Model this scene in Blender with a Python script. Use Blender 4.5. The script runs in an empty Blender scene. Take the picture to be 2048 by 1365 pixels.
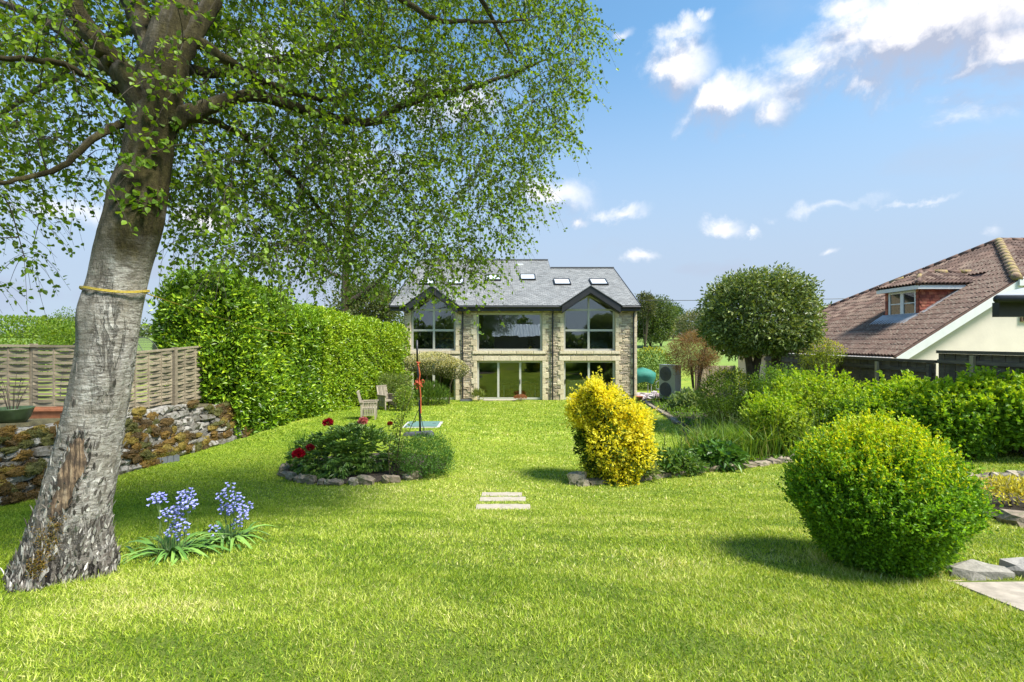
import bpy, math, random
import numpy as np
from mathutils import Vector, Matrix

random.seed(7)
rng = np.random.default_rng(7)
sc = bpy.context.scene
COL = sc.collection
rad = math.radians

# ------------------------------------------------------------------ camera
F = 967.0            # focal length in pixels of the 2048 px wide photograph
CAMZ = 3.3           # the house stands at z = 0, the garden rises towards the camera
cam_d = bpy.data.cameras.new('camera')
cam_d.sensor_width = 36.0
cam_d.lens = 36.0 * F / 2048.0
cam_d.clip_start = 0.05
cam_d.clip_end = 6000
cam = bpy.data.objects.new('camera', cam_d)
COL.objects.link(cam)
cam.location = (0, 0, CAMZ)
cam.rotation_euler = (rad(90), 0, 0)
sc.camera = cam

# ------------------------------------------------------------------ light
SUN_AZ, SUN_EL = 120.0, 55.0      # azimuth from +Y towards +X
world = bpy.data.worlds.new('World')
sc.world = world
world.use_nodes = True
WN = world.node_tree
WN.nodes.clear()


def wnode(t, **kw):
    n = WN.nodes.new(t)
    for k, v in kw.items():
        setattr(n, k, v)
    return n


def wl(a, b):
    WN.links.new(a, b)


def wmath(op, a, b=None, c=None, clamp=False):
    n = wnode('ShaderNodeMath', operation=op, use_clamp=clamp)
    for i, s in enumerate((a, b, c)):
        if s is None:
            continue
        if isinstance(s, (int, float)):
            n.inputs[i].default_value = s
        else:
            wl(s, n.inputs[i])
    return n.outputs[0]


def wvec(op, a, b=None):
    n = wnode('ShaderNodeVectorMath', operation=op)
    for i, s in enumerate((a, b)):
        if s is None:
            continue
        if isinstance(s, (tuple, list)):
            n.inputs[i].default_value = s
        else:
            wl(s, n.inputs[i])
    return n


def build_world():
    sky = wnode('ShaderNodeTexSky', sky_type='NISHITA')
    sky.sun_disc = False
    sky.sun_elevation = rad(SUN_EL)
    sky.sun_rotation = rad(SUN_AZ)
    sky.altitude = 100
    sky.air_density = 1.0
    sky.dust_density = 0.6
    sky.ozone_density = 1.0
    tc = wnode('ShaderNodeTexCoord')
    sep = wnode('ShaderNodeSeparateXYZ')
    wl(tc.outputs['Generated'], sep.inputs[0])
    az = wmath('ARCTAN2', sep.outputs[0], sep.outputs[1])
    el = wmath('ARCSINE', sep.outputs[2])
    comb = wnode('ShaderNodeCombineXYZ')
    wl(az, comb.inputs[0]); wl(el, comb.inputs[1])
    base = comb.outputs[0]
    # clouds: (px, py, rx, ry, strength)
    clouds = [(1870, 55, 270, 85, 1.5), (2030, 100, 160, 75, 1.4), (1700, 20, 100, 36, .9), (1625, 135, 120, 42, .85),
              (1715, 168, 120, 40, 1.0), (1930, 150, 150, 40, 1.0), (1640, 405, 170, 22, .45), (1850, 395, 140, 16, .4), (1455, 205, 125, 52, 1.05), (1535, 220, 60, 50, 1.0), (1360, 140, 66, 60, 1.0),
              (1370, 62, 62, 30, .7), (1410, 35, 24, 20, .65),
              (1105, 385, 80, 40, .95), (1245, 423, 62, 20, .8), (1160, 440, 34, 16, .55), (1450, 462, 50, 22, .75),
              (1508, 460, 26, 12, .6), (1290, 516, 50, 16, .55), (1965, 462, 52, 34, .55), (1245, 58, 40, 22, .5),
              (1910, 195, 50, 26, .5), (1660, 505, 40, 14, .45), (1080, 545, 60, 20, .5), (420, 430, 90, 40, .8),
              (150, 440, 120, 36, .7), (700, 330, 160, 80, .8), (560, 120, 180, 70, .8), (900, 200, 160, 70, .8),
              (2400, 250, 200, 80, .9), (-350, 260, 260, 80, .8), (1300, -300, 300, 90, .8), (500, -350, 300, 100, .8)]

    def density(vec):
        nz = wnode('ShaderNodeTexNoise')
        nz.inputs['Scale'].default_value = 9.0
        nz.inputs['Detail'].default_value = 9.0
        nz.inputs['Roughness'].default_value = 0.62
        nz.inputs['Distortion'].default_value = 0.25
        wl(vec, nz.inputs['Vector'])
        wob = wvec('SUBTRACT', nz.outputs['Color'], (.5, .5, .5))
        wsc = wnode('ShaderNodeVectorMath', operation='SCALE')
        wl(wob.outputs[0], wsc.inputs[0]); wsc.inputs['Scale'].default_value = 0.10
        v2 = wvec('ADD', vec, wsc.outputs[0]).outputs[0]
        v2 = wvec('MULTIPLY', v2, (1, 1, 0)).outputs[0]
        cur = None
        for (x, y, rx, ry, s) in clouds:
            dx = (x - 1024) / F
            a = math.atan(dx)
            e = math.atan((682.5 - y) / F * math.cos(a))
            ca = math.cos(a)
            rx, ry = rx * 1.12, ry * 1.12
            ra = rx / F * ca * ca
            re = ry / F * ca * math.cos(e) ** 2
            d = wvec('SUBTRACT', v2, (a, e, 0)).outputs[0]
            d = wvec('MULTIPLY', d, (1 / ra, 1 / re, 0)).outputs[0]
            ln = wnode('ShaderNodeVectorMath', operation='LENGTH'); wl(d, ln.inputs[0])
            m = wmath('MULTIPLY_ADD', ln.outputs['Value'], -1.0, s)
            cur = m if cur is None else wmath('MAXIMUM', cur, m)
        k = wmath('MULTIPLY_ADD', nz.outputs['Fac'], 2.4, -1.08)
        out = wmath('ADD', cur, k)
        # the same kind of broken cloud all round, outside the view too
        big = wnode('ShaderNodeTexNoise')
        big.inputs['Scale'].default_value = 2.6
        big.inputs['Detail'].default_value = 6.0
        wl(wvec('MULTIPLY', vec, (1, 2.2, 0)).outputs[0], big.inputs['Vector'])
        wisp = wmath('MULTIPLY_ADD', big.outputs['Fac'], 1.6, -1.05)
        return out, wisp, nz.outputs['Fac']

    d0, wisp, nf = density(base)
    d1, _, _ = density(wvec('ADD', base, (.012, .035, 0)).outputs[0])
    al = wnode('ShaderNodeMapRange', interpolation_type='SMOOTHSTEP')
    al.inputs['From Min'].default_value = -0.1
    al.inputs['From Max'].default_value = 1.2
    wl(d0, al.inputs['Value'])
    shade = wmath('MULTIPLY_ADD', wmath('SUBTRACT', d0, d1), 1.4, .42, clamp=True)
    cr = wnode('ShaderNodeMixRGB')
    wl(shade, cr.inputs['Fac'])
    cr.inputs['Color1'].default_value = (1.75, 1.95, 2.5, 1)
    cr.inputs['Color2'].default_value = (4.3, 4.2, 4.25, 1)
    wa = wnode('ShaderNodeMapRange')
    wa.inputs['From Min'].default_value = -0.15
    wa.inputs['From Max'].default_value = 0.35
    wa.inputs['To Min'].default_value = 0.0
    wa.inputs['To Max'].default_value = 0.55
    wl(wisp, wa.inputs['Value'])
    m1 = wnode('ShaderNodeMixRGB')
    hz_ = wnode('ShaderNodeMapRange', interpolation_type='SMOOTHSTEP')      # hazy air thickens towards the horizon all round
    hz_.inputs['From Min'].default_value = rad(34); hz_.inputs['From Max'].default_value = rad(5)
    hz_.inputs['To Min'].default_value = 0.05; hz_.inputs['To Max'].default_value = 0.95
    wl(el, hz_.inputs['Value'])
    wl(wmath('MAXIMUM', wmath('ADD', hz_.outputs[0], wmath('MULTIPLY', wa.outputs[0], .7), clamp=True), 0.0), m1.inputs['Fac'])
    gain = wnode('ShaderNodeMixRGB', blend_type='MULTIPLY')
    gain.inputs['Fac'].default_value = 1.0
    wl(sky.outputs[0], gain.inputs['Color1'])
    gain.inputs['Color2'].default_value = (.58, .86, .9, 1)
    wl(gain.outputs[0], m1.inputs['Color1'])
    m1.inputs['Color2'].default_value = (1.85, 2.2, 2.8, 1)
    m2 = wnode('ShaderNodeMixRGB')
    wl(al.outputs[0], m2.inputs['Fac'])
    wl(m1.outputs[0], m2.inputs['Color1'])
    wl(cr.outputs[0], m2.inputs['Color2'])
    bg = wnode('ShaderNodeBackground')
    wl(m2.outputs[0], bg.inputs['Color'])
    bg.inputs['Strength'].default_value = 0.109
    out = wnode('ShaderNodeOutputWorld')
    wl(bg.outputs[0], out.inputs['Surface'])


build_world()
sun_d = bpy.data.lights.new('sun', 'SUN')
sun_d.energy = 3.5
sun_d.angle = rad(14)
sun_d.color = (1.0, .95, .86)
sun = bpy.data.objects.new('sun', sun_d)
COL.objects.link(sun)
_to = Vector((math.cos(rad(SUN_EL)) * math.sin(rad(SUN_AZ)), math.cos(rad(SUN_EL)) * math.cos(rad(SUN_AZ)), math.sin(rad(SUN_EL))))
sun.rotation_euler = _to.to_track_quat('Z', 'Y').to_euler()
sun.location = (20, 0, 30)
sc.view_settings.view_transform = 'Standard'
sc.view_settings.look = 'None'
sc.view_settings.exposure = 1.42
sc.view_settings.gamma = 1.0
sc.view_settings.use_curve_mapping = False
sc.cycles.max_bounces = 6
sc.cycles.transparent_max_bounces = 12
sc.cycles.use_denoising = True
sc.render.engine = 'CYCLES'

# ------------------------------------------------------------------ terrain
_GY = [-400, -60, 2.0, 3.0, 4.0, 5.5, 7.7, 8.8, 12, 20, 27, 42, 60, 100, 150, 300, 1500, 4000]
_GZ = [9, 1.6, 1.47, 1.43, 1.3, 1.05, .65, .52, .42, .23, 0, 0, .5, 2.2, 4.2, 7.0, 14, 16]


def smooth(a, b, x):
    t = np.clip((x - a) / (b - a), 0, 1)
    return t * t * (3 - 2 * t)


def G(x, y):
    x = np.asarray(x, float); y = np.asarray(y, float)
    z = np.interp(y, _GY, _GZ)
    z = z + .05 * np.clip(x - 2.5, 0, 8) * smooth(5, 8, y) * (1 - smooth(17, 25, y))
    t = np.interp(y, [0, 7, 14.5, 20], [2.05, 1.9, 1.42, .9])
    k = smooth(-8.5, -8.85, x) * (1 - smooth(15.0, 15.6, y)) * smooth(-4, 0, y)
    z = z + (np.maximum(t, z) - z) * k
    return z + np.where((y < 27) & (y > 0), .010 * np.sin(x * 2.1 + y) * np.sin(y * 1.7), 0)


def g(x, y):
    return float(G(x, y))


def PX(x, y, d):
    """photo pixel at a chosen distance -> point"""
    return Vector(((x - 1024) / F * d, d, CAMZ - (y - 682.5) / F * d))


def DG(x, y):
    """photo pixel on the ground -> point"""
    u = (x - 1024) / F; v = (y - 682.5) / F
    lo = 1.5
    while lo < 60:
        if CAMZ - v * lo < g(u * lo, lo):
            break
        lo += .02
    return Vector((u * lo, lo, g(u * lo, lo)))


# ------------------------------------------------------------------ mesh helpers
def raw_mesh(name, verts, faces, k=None, tint=None, smooth_=False):
    """verts (n,3); faces: (m,k) array or list of lists"""
    me = bpy.data.meshes.new(name)
    verts = np.asarray(verts, np.float32).reshape(-1, 3)
    if isinstance(faces, np.ndarray):
        m, kk = faces.shape
        flat = faces.ravel().astype(np.int32)
        starts = np.arange(0, m * kk, kk, dtype=np.int32)
    else:
        m = len(faces)
        ln = np.array([len(f) for f in faces], np.int32)
        flat = np.array([i for f in faces for i in f], np.int32)
        starts = np.concatenate(([0], np.cumsum(ln)[:-1])).astype(np.int32) if m else np.zeros(0, np.int32)
    me.vertices.add(len(verts))
    me.vertices.foreach_set('co', verts.ravel())
    me.loops.add(len(flat))
    me.polygons.add(m)
    me.polygons.foreach_set('loop_start', starts)
    me.polygons.foreach_set('vertices', flat)
    me.polygons.foreach_set('use_smooth', np.full(m, bool(smooth_)))
    if tint is not None:
        a = me.attributes.new('tint', 'FLOAT_COLOR', 'POINT')
        t = np.ones((len(verts), 4), np.float32)
        t[:, :3] = tint
        a.data.foreach_set('color', t.ravel())
    me.update(calc_edges=True)
    me.validate(clean_customdata=False)
    return me


def link(name, me, mat=None, parent=None, loc=None):
    o = bpy.data.objects.new(name, me)
    if me is not None and mat is not None and not me.materials:
        me.materials.append(mat)
    COL.objects.link(o)
    if loc is not None:
        o.location = loc
    if parent is not None:
        o.parent = parent
    return o


def obj(name, verts, faces, mat, parent=None, tint=None, smooth_=False):
    """verts in world space; under a parent they are moved to its frame (unrotated roots only)"""
    v = np.asarray(verts, float).reshape(-1, 3)
    if parent is not None:
        v = v - np.array(root_loc(parent))
    return link(name, raw_mesh(name, v, faces, tint=tint, smooth_=smooth_), mat, parent)


def root_loc(o):
    l = Vector((0, 0, 0))
    while o is not None:
        if not o.get('_local'):
            l = l + Vector(o.location)
        o = o.parent
    return l


def tag(o, label, cat, group=None):
    o['label'] = label; o['category'] = cat
    if group:
        o['group'] = group
    return o


def thing(name, label, cat, loc=(0, 0, 0), rz=0, group=None):
    o = bpy.data.objects.new(name, None)
    o.empty_display_size = .1
    COL.objects.link(o)
    o.location = loc; o.rotation_euler = (0, 0, rz)
    return tag(o, label, cat, group)


def kind(o, k):
    o['kind'] = k
    return o


class MB:
    """collects simple solids into one mesh"""
    def __init__(self):
        self.v = []; self.f = []

    def add(self, vs, fs):
        b = len(self.v)
        self.v += [tuple(p) for p in vs]
        self.f += [tuple(i + b for i in q) for q in fs]
        return self

    def box(self, x0, x1, y0, y1, z0, z1):
        return self.add([(x0, y0, z0), (x1, y0, z0), (x1, y1, z0), (x0, y1, z0), (x0, y0, z1), (x1, y0, z1), (x1, y1, z1), (x0, y1, z1)],
                        [(0, 3, 2, 1), (4, 5, 6, 7), (0, 1, 5, 4), (1, 2, 6, 5), (2, 3, 7, 6), (3, 0, 4, 7)])

    def bar(self, p, q, w, t, up=(0, 0, 1)):
        p = Vector(p); q = Vector(q); a = (q - p).normalized()
        s = a.cross(Vector(up))
        if s.length < 1e-4:
            s = a.cross(Vector((1, 0, 0)))
        s.normalize(); n = s.cross(a)
        s = s * w / 2; n = n * t / 2
        vs = [p - s - n, p + s - n, p + s + n, p - s + n, q - s - n, q + s - n, q + s + n, q - s + n]
        return self.add(vs, [(0, 1, 2, 3), (4, 7, 6, 5), (0, 4, 5, 1), (1, 5, 6, 2), (2, 6, 7, 3), (3, 7, 4, 0)])

    def prism(self, poly, thick):
        """planar polygon (3-D points) extruded by the vector thick"""
        n = len(poly); t = Vector(thick)
        vs = [Vector(p) for p in poly] + [Vector(p) + t for p in poly]
        fs = [tuple(range(n)), tuple(range(2 * n - 1, n - 1, -1))]
        fs += [(i, i + n, (i + 1) % n + n, (i + 1) % n) for i in range(n)]
        return self.add(vs, fs)

    def tube(self, pts, radii, n=8):
        v, f = tube_arrays(pts, radii, n)
        return self.add(v.tolist(), f)

    def lathe(self, prof, n=20, c=(0, 0, 0)):
        vs = []; fs = []
        for (r, z) in prof:
            for i in range(n):
                a = 2 * math.pi * i / n
                vs.append((c[0] + r * math.cos(a), c[1] + r * math.sin(a), c[2] + z))
        for j in range(len(prof) - 1):
            for i in range(n):
                k = (i + 1) % n
                fs.append((j * n + i, j * n + k, (j + 1) * n + k, (j + 1) * n + i))
        return self.add(vs, fs)

    def build(self, name, mat, parent=None, smooth_=False, local=False):
        if local or parent is None:
            me = raw_mesh(name, np.array(self.v), self.f, smooth_=smooth_)
            return link(name, me, mat, parent)
        return obj(name, self.v, self.f, mat, parent, smooth_=smooth_)


def tube_arrays(pts, radii, n=8, cap=True, wob=None):
    pts = [Vector(p) for p in pts]
    m = len(pts)
    if not hasattr(radii, '__len__'):
        radii = [radii] * m
    vs = []; u = None
    for i in range(m):
        t = (pts[min(i + 1, m - 1)] - pts[max(i - 1, 0)])
        t = t.normalized() if t.length > 1e-9 else Vector((0, 0, 1))
        if u is None:
            u = t.orthogonal().normalized()
        u = (u - t * u.dot(t))
        u = u.normalized() if u.length > 1e-6 else t.orthogonal().normalized()
        w = t.cross(u)
        for j in range(n):
            a = 2 * math.pi * j / n
            r = radii[i] * (1 if wob is None else wob(i, a, pts[i]))
            vs.append(pts[i] + u * (r * math.cos(a)) + w * (r * math.sin(a)))
    fs = []
    for i in range(m - 1):
        for j in range(n):
            k = (j + 1) % n
            fs.append((i * n + j, i * n + k, (i + 1) * n + k, (i + 1) * n + j))
    if cap:
        fs.append(tuple(range(n - 1, -1, -1)))
        fs.append(tuple((m - 1) * n + j for j in range(n)))
    return np.array([tuple(v) for v in vs]), fs


def spline(pts, k=6):
    """Catmull-Rom through points (any dimension)"""
    p = np.array(pts, float)
    p = np.vstack([2 * p[0] - p[1], p, 2 * p[-1] - p[-2]])
    out = []
    for i in range(1, len(p) - 2):
        for t in np.linspace(0, 1, k, endpoint=False):
            a, b, c, d = p[i - 1], p[i], p[i + 1], p[i + 2]
            out.append(.5 * (2 * b + (c - a) * t + (2 * a - 5 * b + 4 * c - d) * t ** 2 + (3 * b - a - 3 * c + d) * t ** 3))
    out.append(p[-2])
    return np.array(out)


def sines(seed, n=10, f0=1.0, f1=4.0):
    r = np.random.default_rng(seed)
    d = r.normal(size=(n, 3)); d /= np.linalg.norm(d, axis=1)[:, None]
    fr = r.uniform(f0, f1, n); ph = r.uniform(0, 6.28, n)
    w = 1 / np.sqrt(fr); w /= w.sum() * .5

    def fn(P):
        P = np.atleast_2d(P)
        return (np.sin(P @ (d * fr[:, None]).T + ph) * w).sum(1)
    return fn


def unit(a):
    return a / np.maximum(np.linalg.norm(a, axis=1), 1e-9)[:, None]


def leaf_arrays(P, A, N, L, W, shape='rhomb', fold=.18, droop=0.0):
    n = len(P)
    A = unit(A); S = unit(np.cross(A, N)); N = np.cross(S, A)
    L = np.broadcast_to(L, (n,))[:, None]; W = np.broadcast_to(W, (n,))[:, None]
    up = N * (W * fold)
    dr = np.zeros((n, 3)); dr[:, 2] = -droop; dr = dr * L
    if shape == 'rhomb':
        V = np.stack([P, P + A * L * .45 + S * W * .5 + up, P + A * L + dr, P + A * L * .45 - S * W * .5 + up], 1)
        Fq = np.array([[0, 1, 2], [0, 2, 3]]); k = 4
    elif shape == 'blade':
        V = np.stack([P - S * W * .5, P + S * W * .5, P + A * L + dr], 1)
        Fq = np.array([[0, 1, 2]]); k = 3
    else:
        r1, r2 = (.5, .40) if shape == 'ovate' else (.42, .5)
        V = np.stack([P, P + A * L * .28 + S * W * r1 + up, P + A * L * .64 + S * W * r2 + up + dr * .4, P + A * L + dr,
                      P + A * L * .64 - S * W * r2 + up + dr * .4, P + A * L * .28 - S * W * r1 + up], 1)
        Fq = np.array([[0, 1, 2, 3], [0, 3, 4, 5]]); k = 6
    fc = (Fq[None] + (np.arange(n) * k)[:, None, None]).reshape(-1, Fq.shape[1])
    return V.reshape(-1, 3), fc, k


def clump_shell(n, c, r, lump=.12, K=80, rad_=.2, seed=1, freq=(2, 7), low=-1.0, r_=None, sq=1.0, depth=.06):
    """leaves gathered in sprays: K clumps spread over a lumpy ellipsoid, each a small ball of leaves"""
    r_ = r_ or rng
    i = np.arange(K * 2); z = 1 - 2 * (i + .5) / (K * 2); ph = i * 2.399963 + r_.uniform(0, 6)
    D = np.stack([np.sqrt(1 - z * z) * np.cos(ph), np.sqrt(1 - z * z) * np.sin(ph), z], 1)
    D = unit(D + r_.normal(0, .5 / math.sqrt(K), D.shape))
    D = D[D[:, 2] > low]
    R = np.array(r); mr = float(np.mean(R))
    k = 1 + lump * sines(seed, 12, *freq)(D) - np.abs(r_.normal(0, depth, len(D))) - rad_ * .6
    C = np.array(c) + np.sign(D) * np.abs(D) ** sq * R * k[:, None]
    size = r_.uniform(.65, 1.35, len(C))
    # inner leaves close the gaps between the sprays
    a = r_.integers(len(C), size=n)
    off = unit(r_.normal(size=(n, 3))) * (r_.uniform(0, 1, n) ** .5)[:, None]
    P = C[a] + off * (mr * rad_ * size[a])[:, None]
    ins = r_.uniform(size=n) < .16
    P[ins] = np.array(c) + (P[ins] - np.array(c)) * r_.uniform(.55, .9, int(ins.sum()))[:, None]
    out = unit(off * .9 + D[a] * .8)
    return P, out, D[a][:, 2] * .8 + off[:, 2] * .35


def palette(n, cols, probs=None, jit=.18, r=None):
    r = r or rng
    c = np.array(cols, float)
    i = r.choice(len(c), n, p=probs)
    j = r.choice(len(c), n, p=probs)
    t = r.uniform(0, .6, n)[:, None]
    out = c[i] * (1 - t) + c[j] * t
    out = out * np.where(out[:, 1:2] > out[:, 0:1], [[1.22, 1.0, .9]], 1.0)      # spring greens lean to yellow
    return np.clip(out * (1 + r.normal(0, jit, n))[:, None], .002, .95)


def leaf_obj(name, P, A, N, L, W, tint, mat, parent=None, shape='rhomb', fold=.18, droop=0.0):
    V, fc, k = leaf_arrays(P, A, N, L, W, shape, fold, droop)
    return obj(name, V, fc, mat, parent, tint=np.repeat(tint, k, 0))


def ell_shell(n, c, r, lump=.12, thick=.18, seed=1, freq=(2, 7), low=-1.0, high=1.0, r_=None, sq=1.0):
    """points near the surface of a lumpy ellipsoid; returns points, outward directions, height fraction"""
    r_ = r_ or rng
    D = unit(r_.normal(size=(int(n * 2.2) + 50, 3)))
    D = D[(D[:, 2] > low) & (D[:, 2] < high)][:n]
    fn = sines(seed, 12, *freq)
    k = 1 + lump * fn(D) - np.abs(r_.exponential(thick, len(D)))
    k = np.clip(k, .12, 2)
    R = np.array(r)
    B = np.sign(D) * np.abs(D) ** sq
    return np.array(c) + B * R * k[:, None], unit(D / R), D[:, 2]

# ------------------------------------------------------------------ materials
class NT:
    def __init__(self, name):
        self.m = bpy.data.materials.new(name)
        self.m.use_nodes = True
        self.t = self.m.node_tree
        self.t.nodes.clear()
        self.out = self.n('ShaderNodeOutputMaterial')

    def n(self, t, **kw):
        nd = self.t.nodes.new(t)
        for k, v in kw.items():
            setattr(nd, k, v)
        return nd

    def l(self, a, b):
        self.t.links.new(a, b)

    def set(self, sock, v):
        if hasattr(v, 'is_linked') or hasattr(v, 'links'):
            self.l(v, sock)
        elif isinstance(v, tuple) and len(v) == 3 and sock.type == 'RGBA':
            sock.default_value = (*v, 1)
        else:
            sock.default_value = v

    def coord(self, which='Object'):
        return self.n('ShaderNodeTexCoord').outputs[which]

    def pos(self):
        return self.n('ShaderNodeNewGeometry').outputs['Position']

    def mapping(self, vec, scale=(1, 1, 1), rot=(0, 0, 0)):
        m = self.n('ShaderNodeMapping')
        self.l(vec, m.inputs['Vector'])
        m.inputs['Scale'].default_value = scale
        m.inputs['Rotation'].default_value = rot
        return m.outputs[0]

    def noise(self, vec, scale, detail=4, rough=.55, dist=0):
        nd = self.n('ShaderNodeTexNoise')
        self.l(vec, nd.inputs['Vector'])
        nd.inputs['Scale'].default_value = scale
        nd.inputs['Detail'].default_value = detail
        nd.inputs['Roughness'].default_value = rough
        nd.inputs['Distortion'].default_value = dist
        return nd.outputs['Fac']

    def ramp(self, fac, stops, interp='LINEAR'):
        r = self.n('ShaderNodeValToRGB')
        r.color_ramp.interpolation = interp
        e = r.color_ramp.elements
        while len(e) < len(stops):
            e.new(.5)
        for el, (p, c) in zip(e, stops):
            el.position = p
            el.color = (*c, 1) if isinstance(c, tuple) else (c, c, c, 1)
        self.l(fac, r.inputs['Fac'])
        return r.outputs['Color']

    def mix(self, fac, a, b, mode='MIX'):
        m = self.n('ShaderNodeMixRGB', blend_type=mode)
        self.set(m.inputs['Fac'], fac); self.set(m.inputs['Color1'], a); self.set(m.inputs['Color2'], b)
        return m.outputs[0]

    def math(self, op, a, b=0.0, clamp=False):
        m = self.n('ShaderNodeMath', operation=op, use_clamp=clamp)
        self.set(m.inputs[0], a); self.set(m.inputs[1], b)
        return m.outputs[0]

    def sep(self, v):
        s = self.n('ShaderNodeSeparateXYZ'); self.l(v, s.inputs[0])
        return s.outputs

    def bump(self, h, strength=.5, dist=.02):
        b = self.n('ShaderNodeBump')
        b.inputs['Strength'].default_value = strength
        b.inputs['Distance'].default_value = dist
        self.l(h, b.inputs['Height'])
        return b.outputs[0]

    def rand(self):
        return self.n('ShaderNodeObjectInfo').outputs['Random']

    def tint(self):
        a = self.n('ShaderNodeAttribute'); a.attribute_name = 'tint'
        return a.outputs['Color']

    def bsdf(self, color, rough=.6, normal=None, metal=0.0, spec=.5):
        b = self.n('ShaderNodeBsdfPrincipled')
        self.set(b.inputs['Base Color'], color)
        self.set(b.inputs['Roughness'], rough)
        b.inputs['Metallic'].default_value = metal
        b.inputs['Specular IOR Level'].default_value = spec
        if normal is not None:
            self.l(normal, b.inputs['Normal'])
        return b.outputs[0]

    def done(self, sh):
        self.l(sh, self.out.inputs['Surface'])
        return self.m


def m_plain(name, col, rough=.6, var=.12, scale=6, bump=.15, metal=0.0, spec=.5, dist=.01):
    t = NT(name)
    c = t.coord()
    nz = t.noise(c, scale, 6, .6)
    colr = t.ramp(nz, [(.3, tuple(x * (1 - var) for x in col)), (.7, tuple(min(1, x * (1 + var)) for x in col))])
    fine = t.noise(c, scale * 9, 4, .6)
    return t.done(t.bsdf(colr, rough, t.bump(fine, bump, dist) if bump else None, metal, spec))


def m_leaf(name, rough=.45, trans=.35, spec=.4, tcol=(1.25, 1.15, .5)):
    t = NT(name)
    c = t.tint()
    p = t.bsdf(c, rough, spec=spec)
    tr = t.n('ShaderNodeBsdfTranslucent')
    t.l(t.mix(1.0, c, tcol, 'MULTIPLY'), tr.inputs['Color'])
    mx = t.n('ShaderNodeMixShader')
    mx.inputs[0].default_value = trans
    t.l(p, mx.inputs[1]); t.l(tr.outputs[0], mx.inputs[2])
    return t.done(mx.outputs[0])


def m_tint(name, rough=.7, scale=20, bump=.3, var=.25, dist=.01):
    """colour from the mesh's own per-piece tint, grain from noise"""
    t = NT(name)
    c = t.pos()
    nz = t.noise(c, scale, 6, .65)
    col = t.mix(1.0, t.tint(), t.ramp(nz, [(.25, 1 - var), (.75, 1 + var)]), 'MULTIPLY')
    return t.done(t.bsdf(col, rough, t.bump(nz, bump, dist)))


def m_stone(name, a, b, c_, rough=.85, scale=3, bump=.6, lichen=None, dist=.02):
    """per-object random tone between three colours plus grain and optional lichen"""
    t = NT(name)
    r = t.rand()
    base = t.ramp(r, [(0, a), (.5, b), (1, c_)])
    co = t.coord()
    nz = t.noise(t.pos(), scale * 4, 7, .65)
    col = t.mix(1.0, base, t.ramp(nz, [(.2, .55), (.8, 1.35)]), 'MULTIPLY')
    if lichen:
        ln = t.noise(t.pos(), scale * 2.3, 5, .7)
        col = t.mix(t.ramp(ln, [(.5, 0.0), (.62, 1.0)]), col, lichen)
    return t.done(t.bsdf(col, rough, t.bump(nz, bump, dist)))


def m_wood(name, a, b, rough=.8, axis='Z', scale=8, bump=.4):
    t = NT(name)
    s = {'X': (.12, 1, 1), 'Y': (1, .12, 1), 'Z': (1, 1, .12)}[axis]
    v = t.mapping(t.coord(), s)
    nz = t.noise(v, scale * 3, 6, .65, .4)
    col = t.ramp(nz, [(.25, a), (.75, b)])
    col = t.mix(1.0, col, t.ramp(t.rand(), [(0, .75), (1, 1.2)]), 'MULTIPLY')
    return t.done(t.bsdf(col, rough, t.bump(nz, bump, .004)))


def m_ground():
    t = NT('lawn_soil_grass')
    p = t.pos()
    n1 = t.noise(p, .7, 4, .6)
    n2 = t.noise(p, 14, 6, .7)
    n3 = t.noise(p, 90, 3, .6)
    col = t.ramp(n1, [(.32, (.11, .19, .014)), (.5, (.19, .27, .02)), (.68, (.29, .33, .04))])
    col = t.mix(t.ramp(n2, [(.35, 0.0), (.75, .6)]), col, (.26, .30, .055))
    col = t.mix(1.0, col, t.ramp(n3, [(.25, .6), (.75, 1.3)]), 'MULTIPLY')
    near = t.math('MULTIPLY', t.math('SUBTRACT', 13.0, t.sep(p)[1]), .14, clamp=True)      # thatch and soil between the blades where single blades are built
    col = t.mix(t.math('MULTIPLY', near, .8), col, t.ramp(n2, [(.3, (.05, .07, .014)), (.7, (.11, .14, .026))]))
    far = t.math('MULTIPLY', t.math('SUBTRACT', t.sep(p)[1], 45.0), .05, clamp=True)
    col = t.mix(far, col, (.16, .24, .05))
    return t.done(t.bsdf(col, .9, t.bump(n2, .5, .03), spec=.2))


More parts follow.
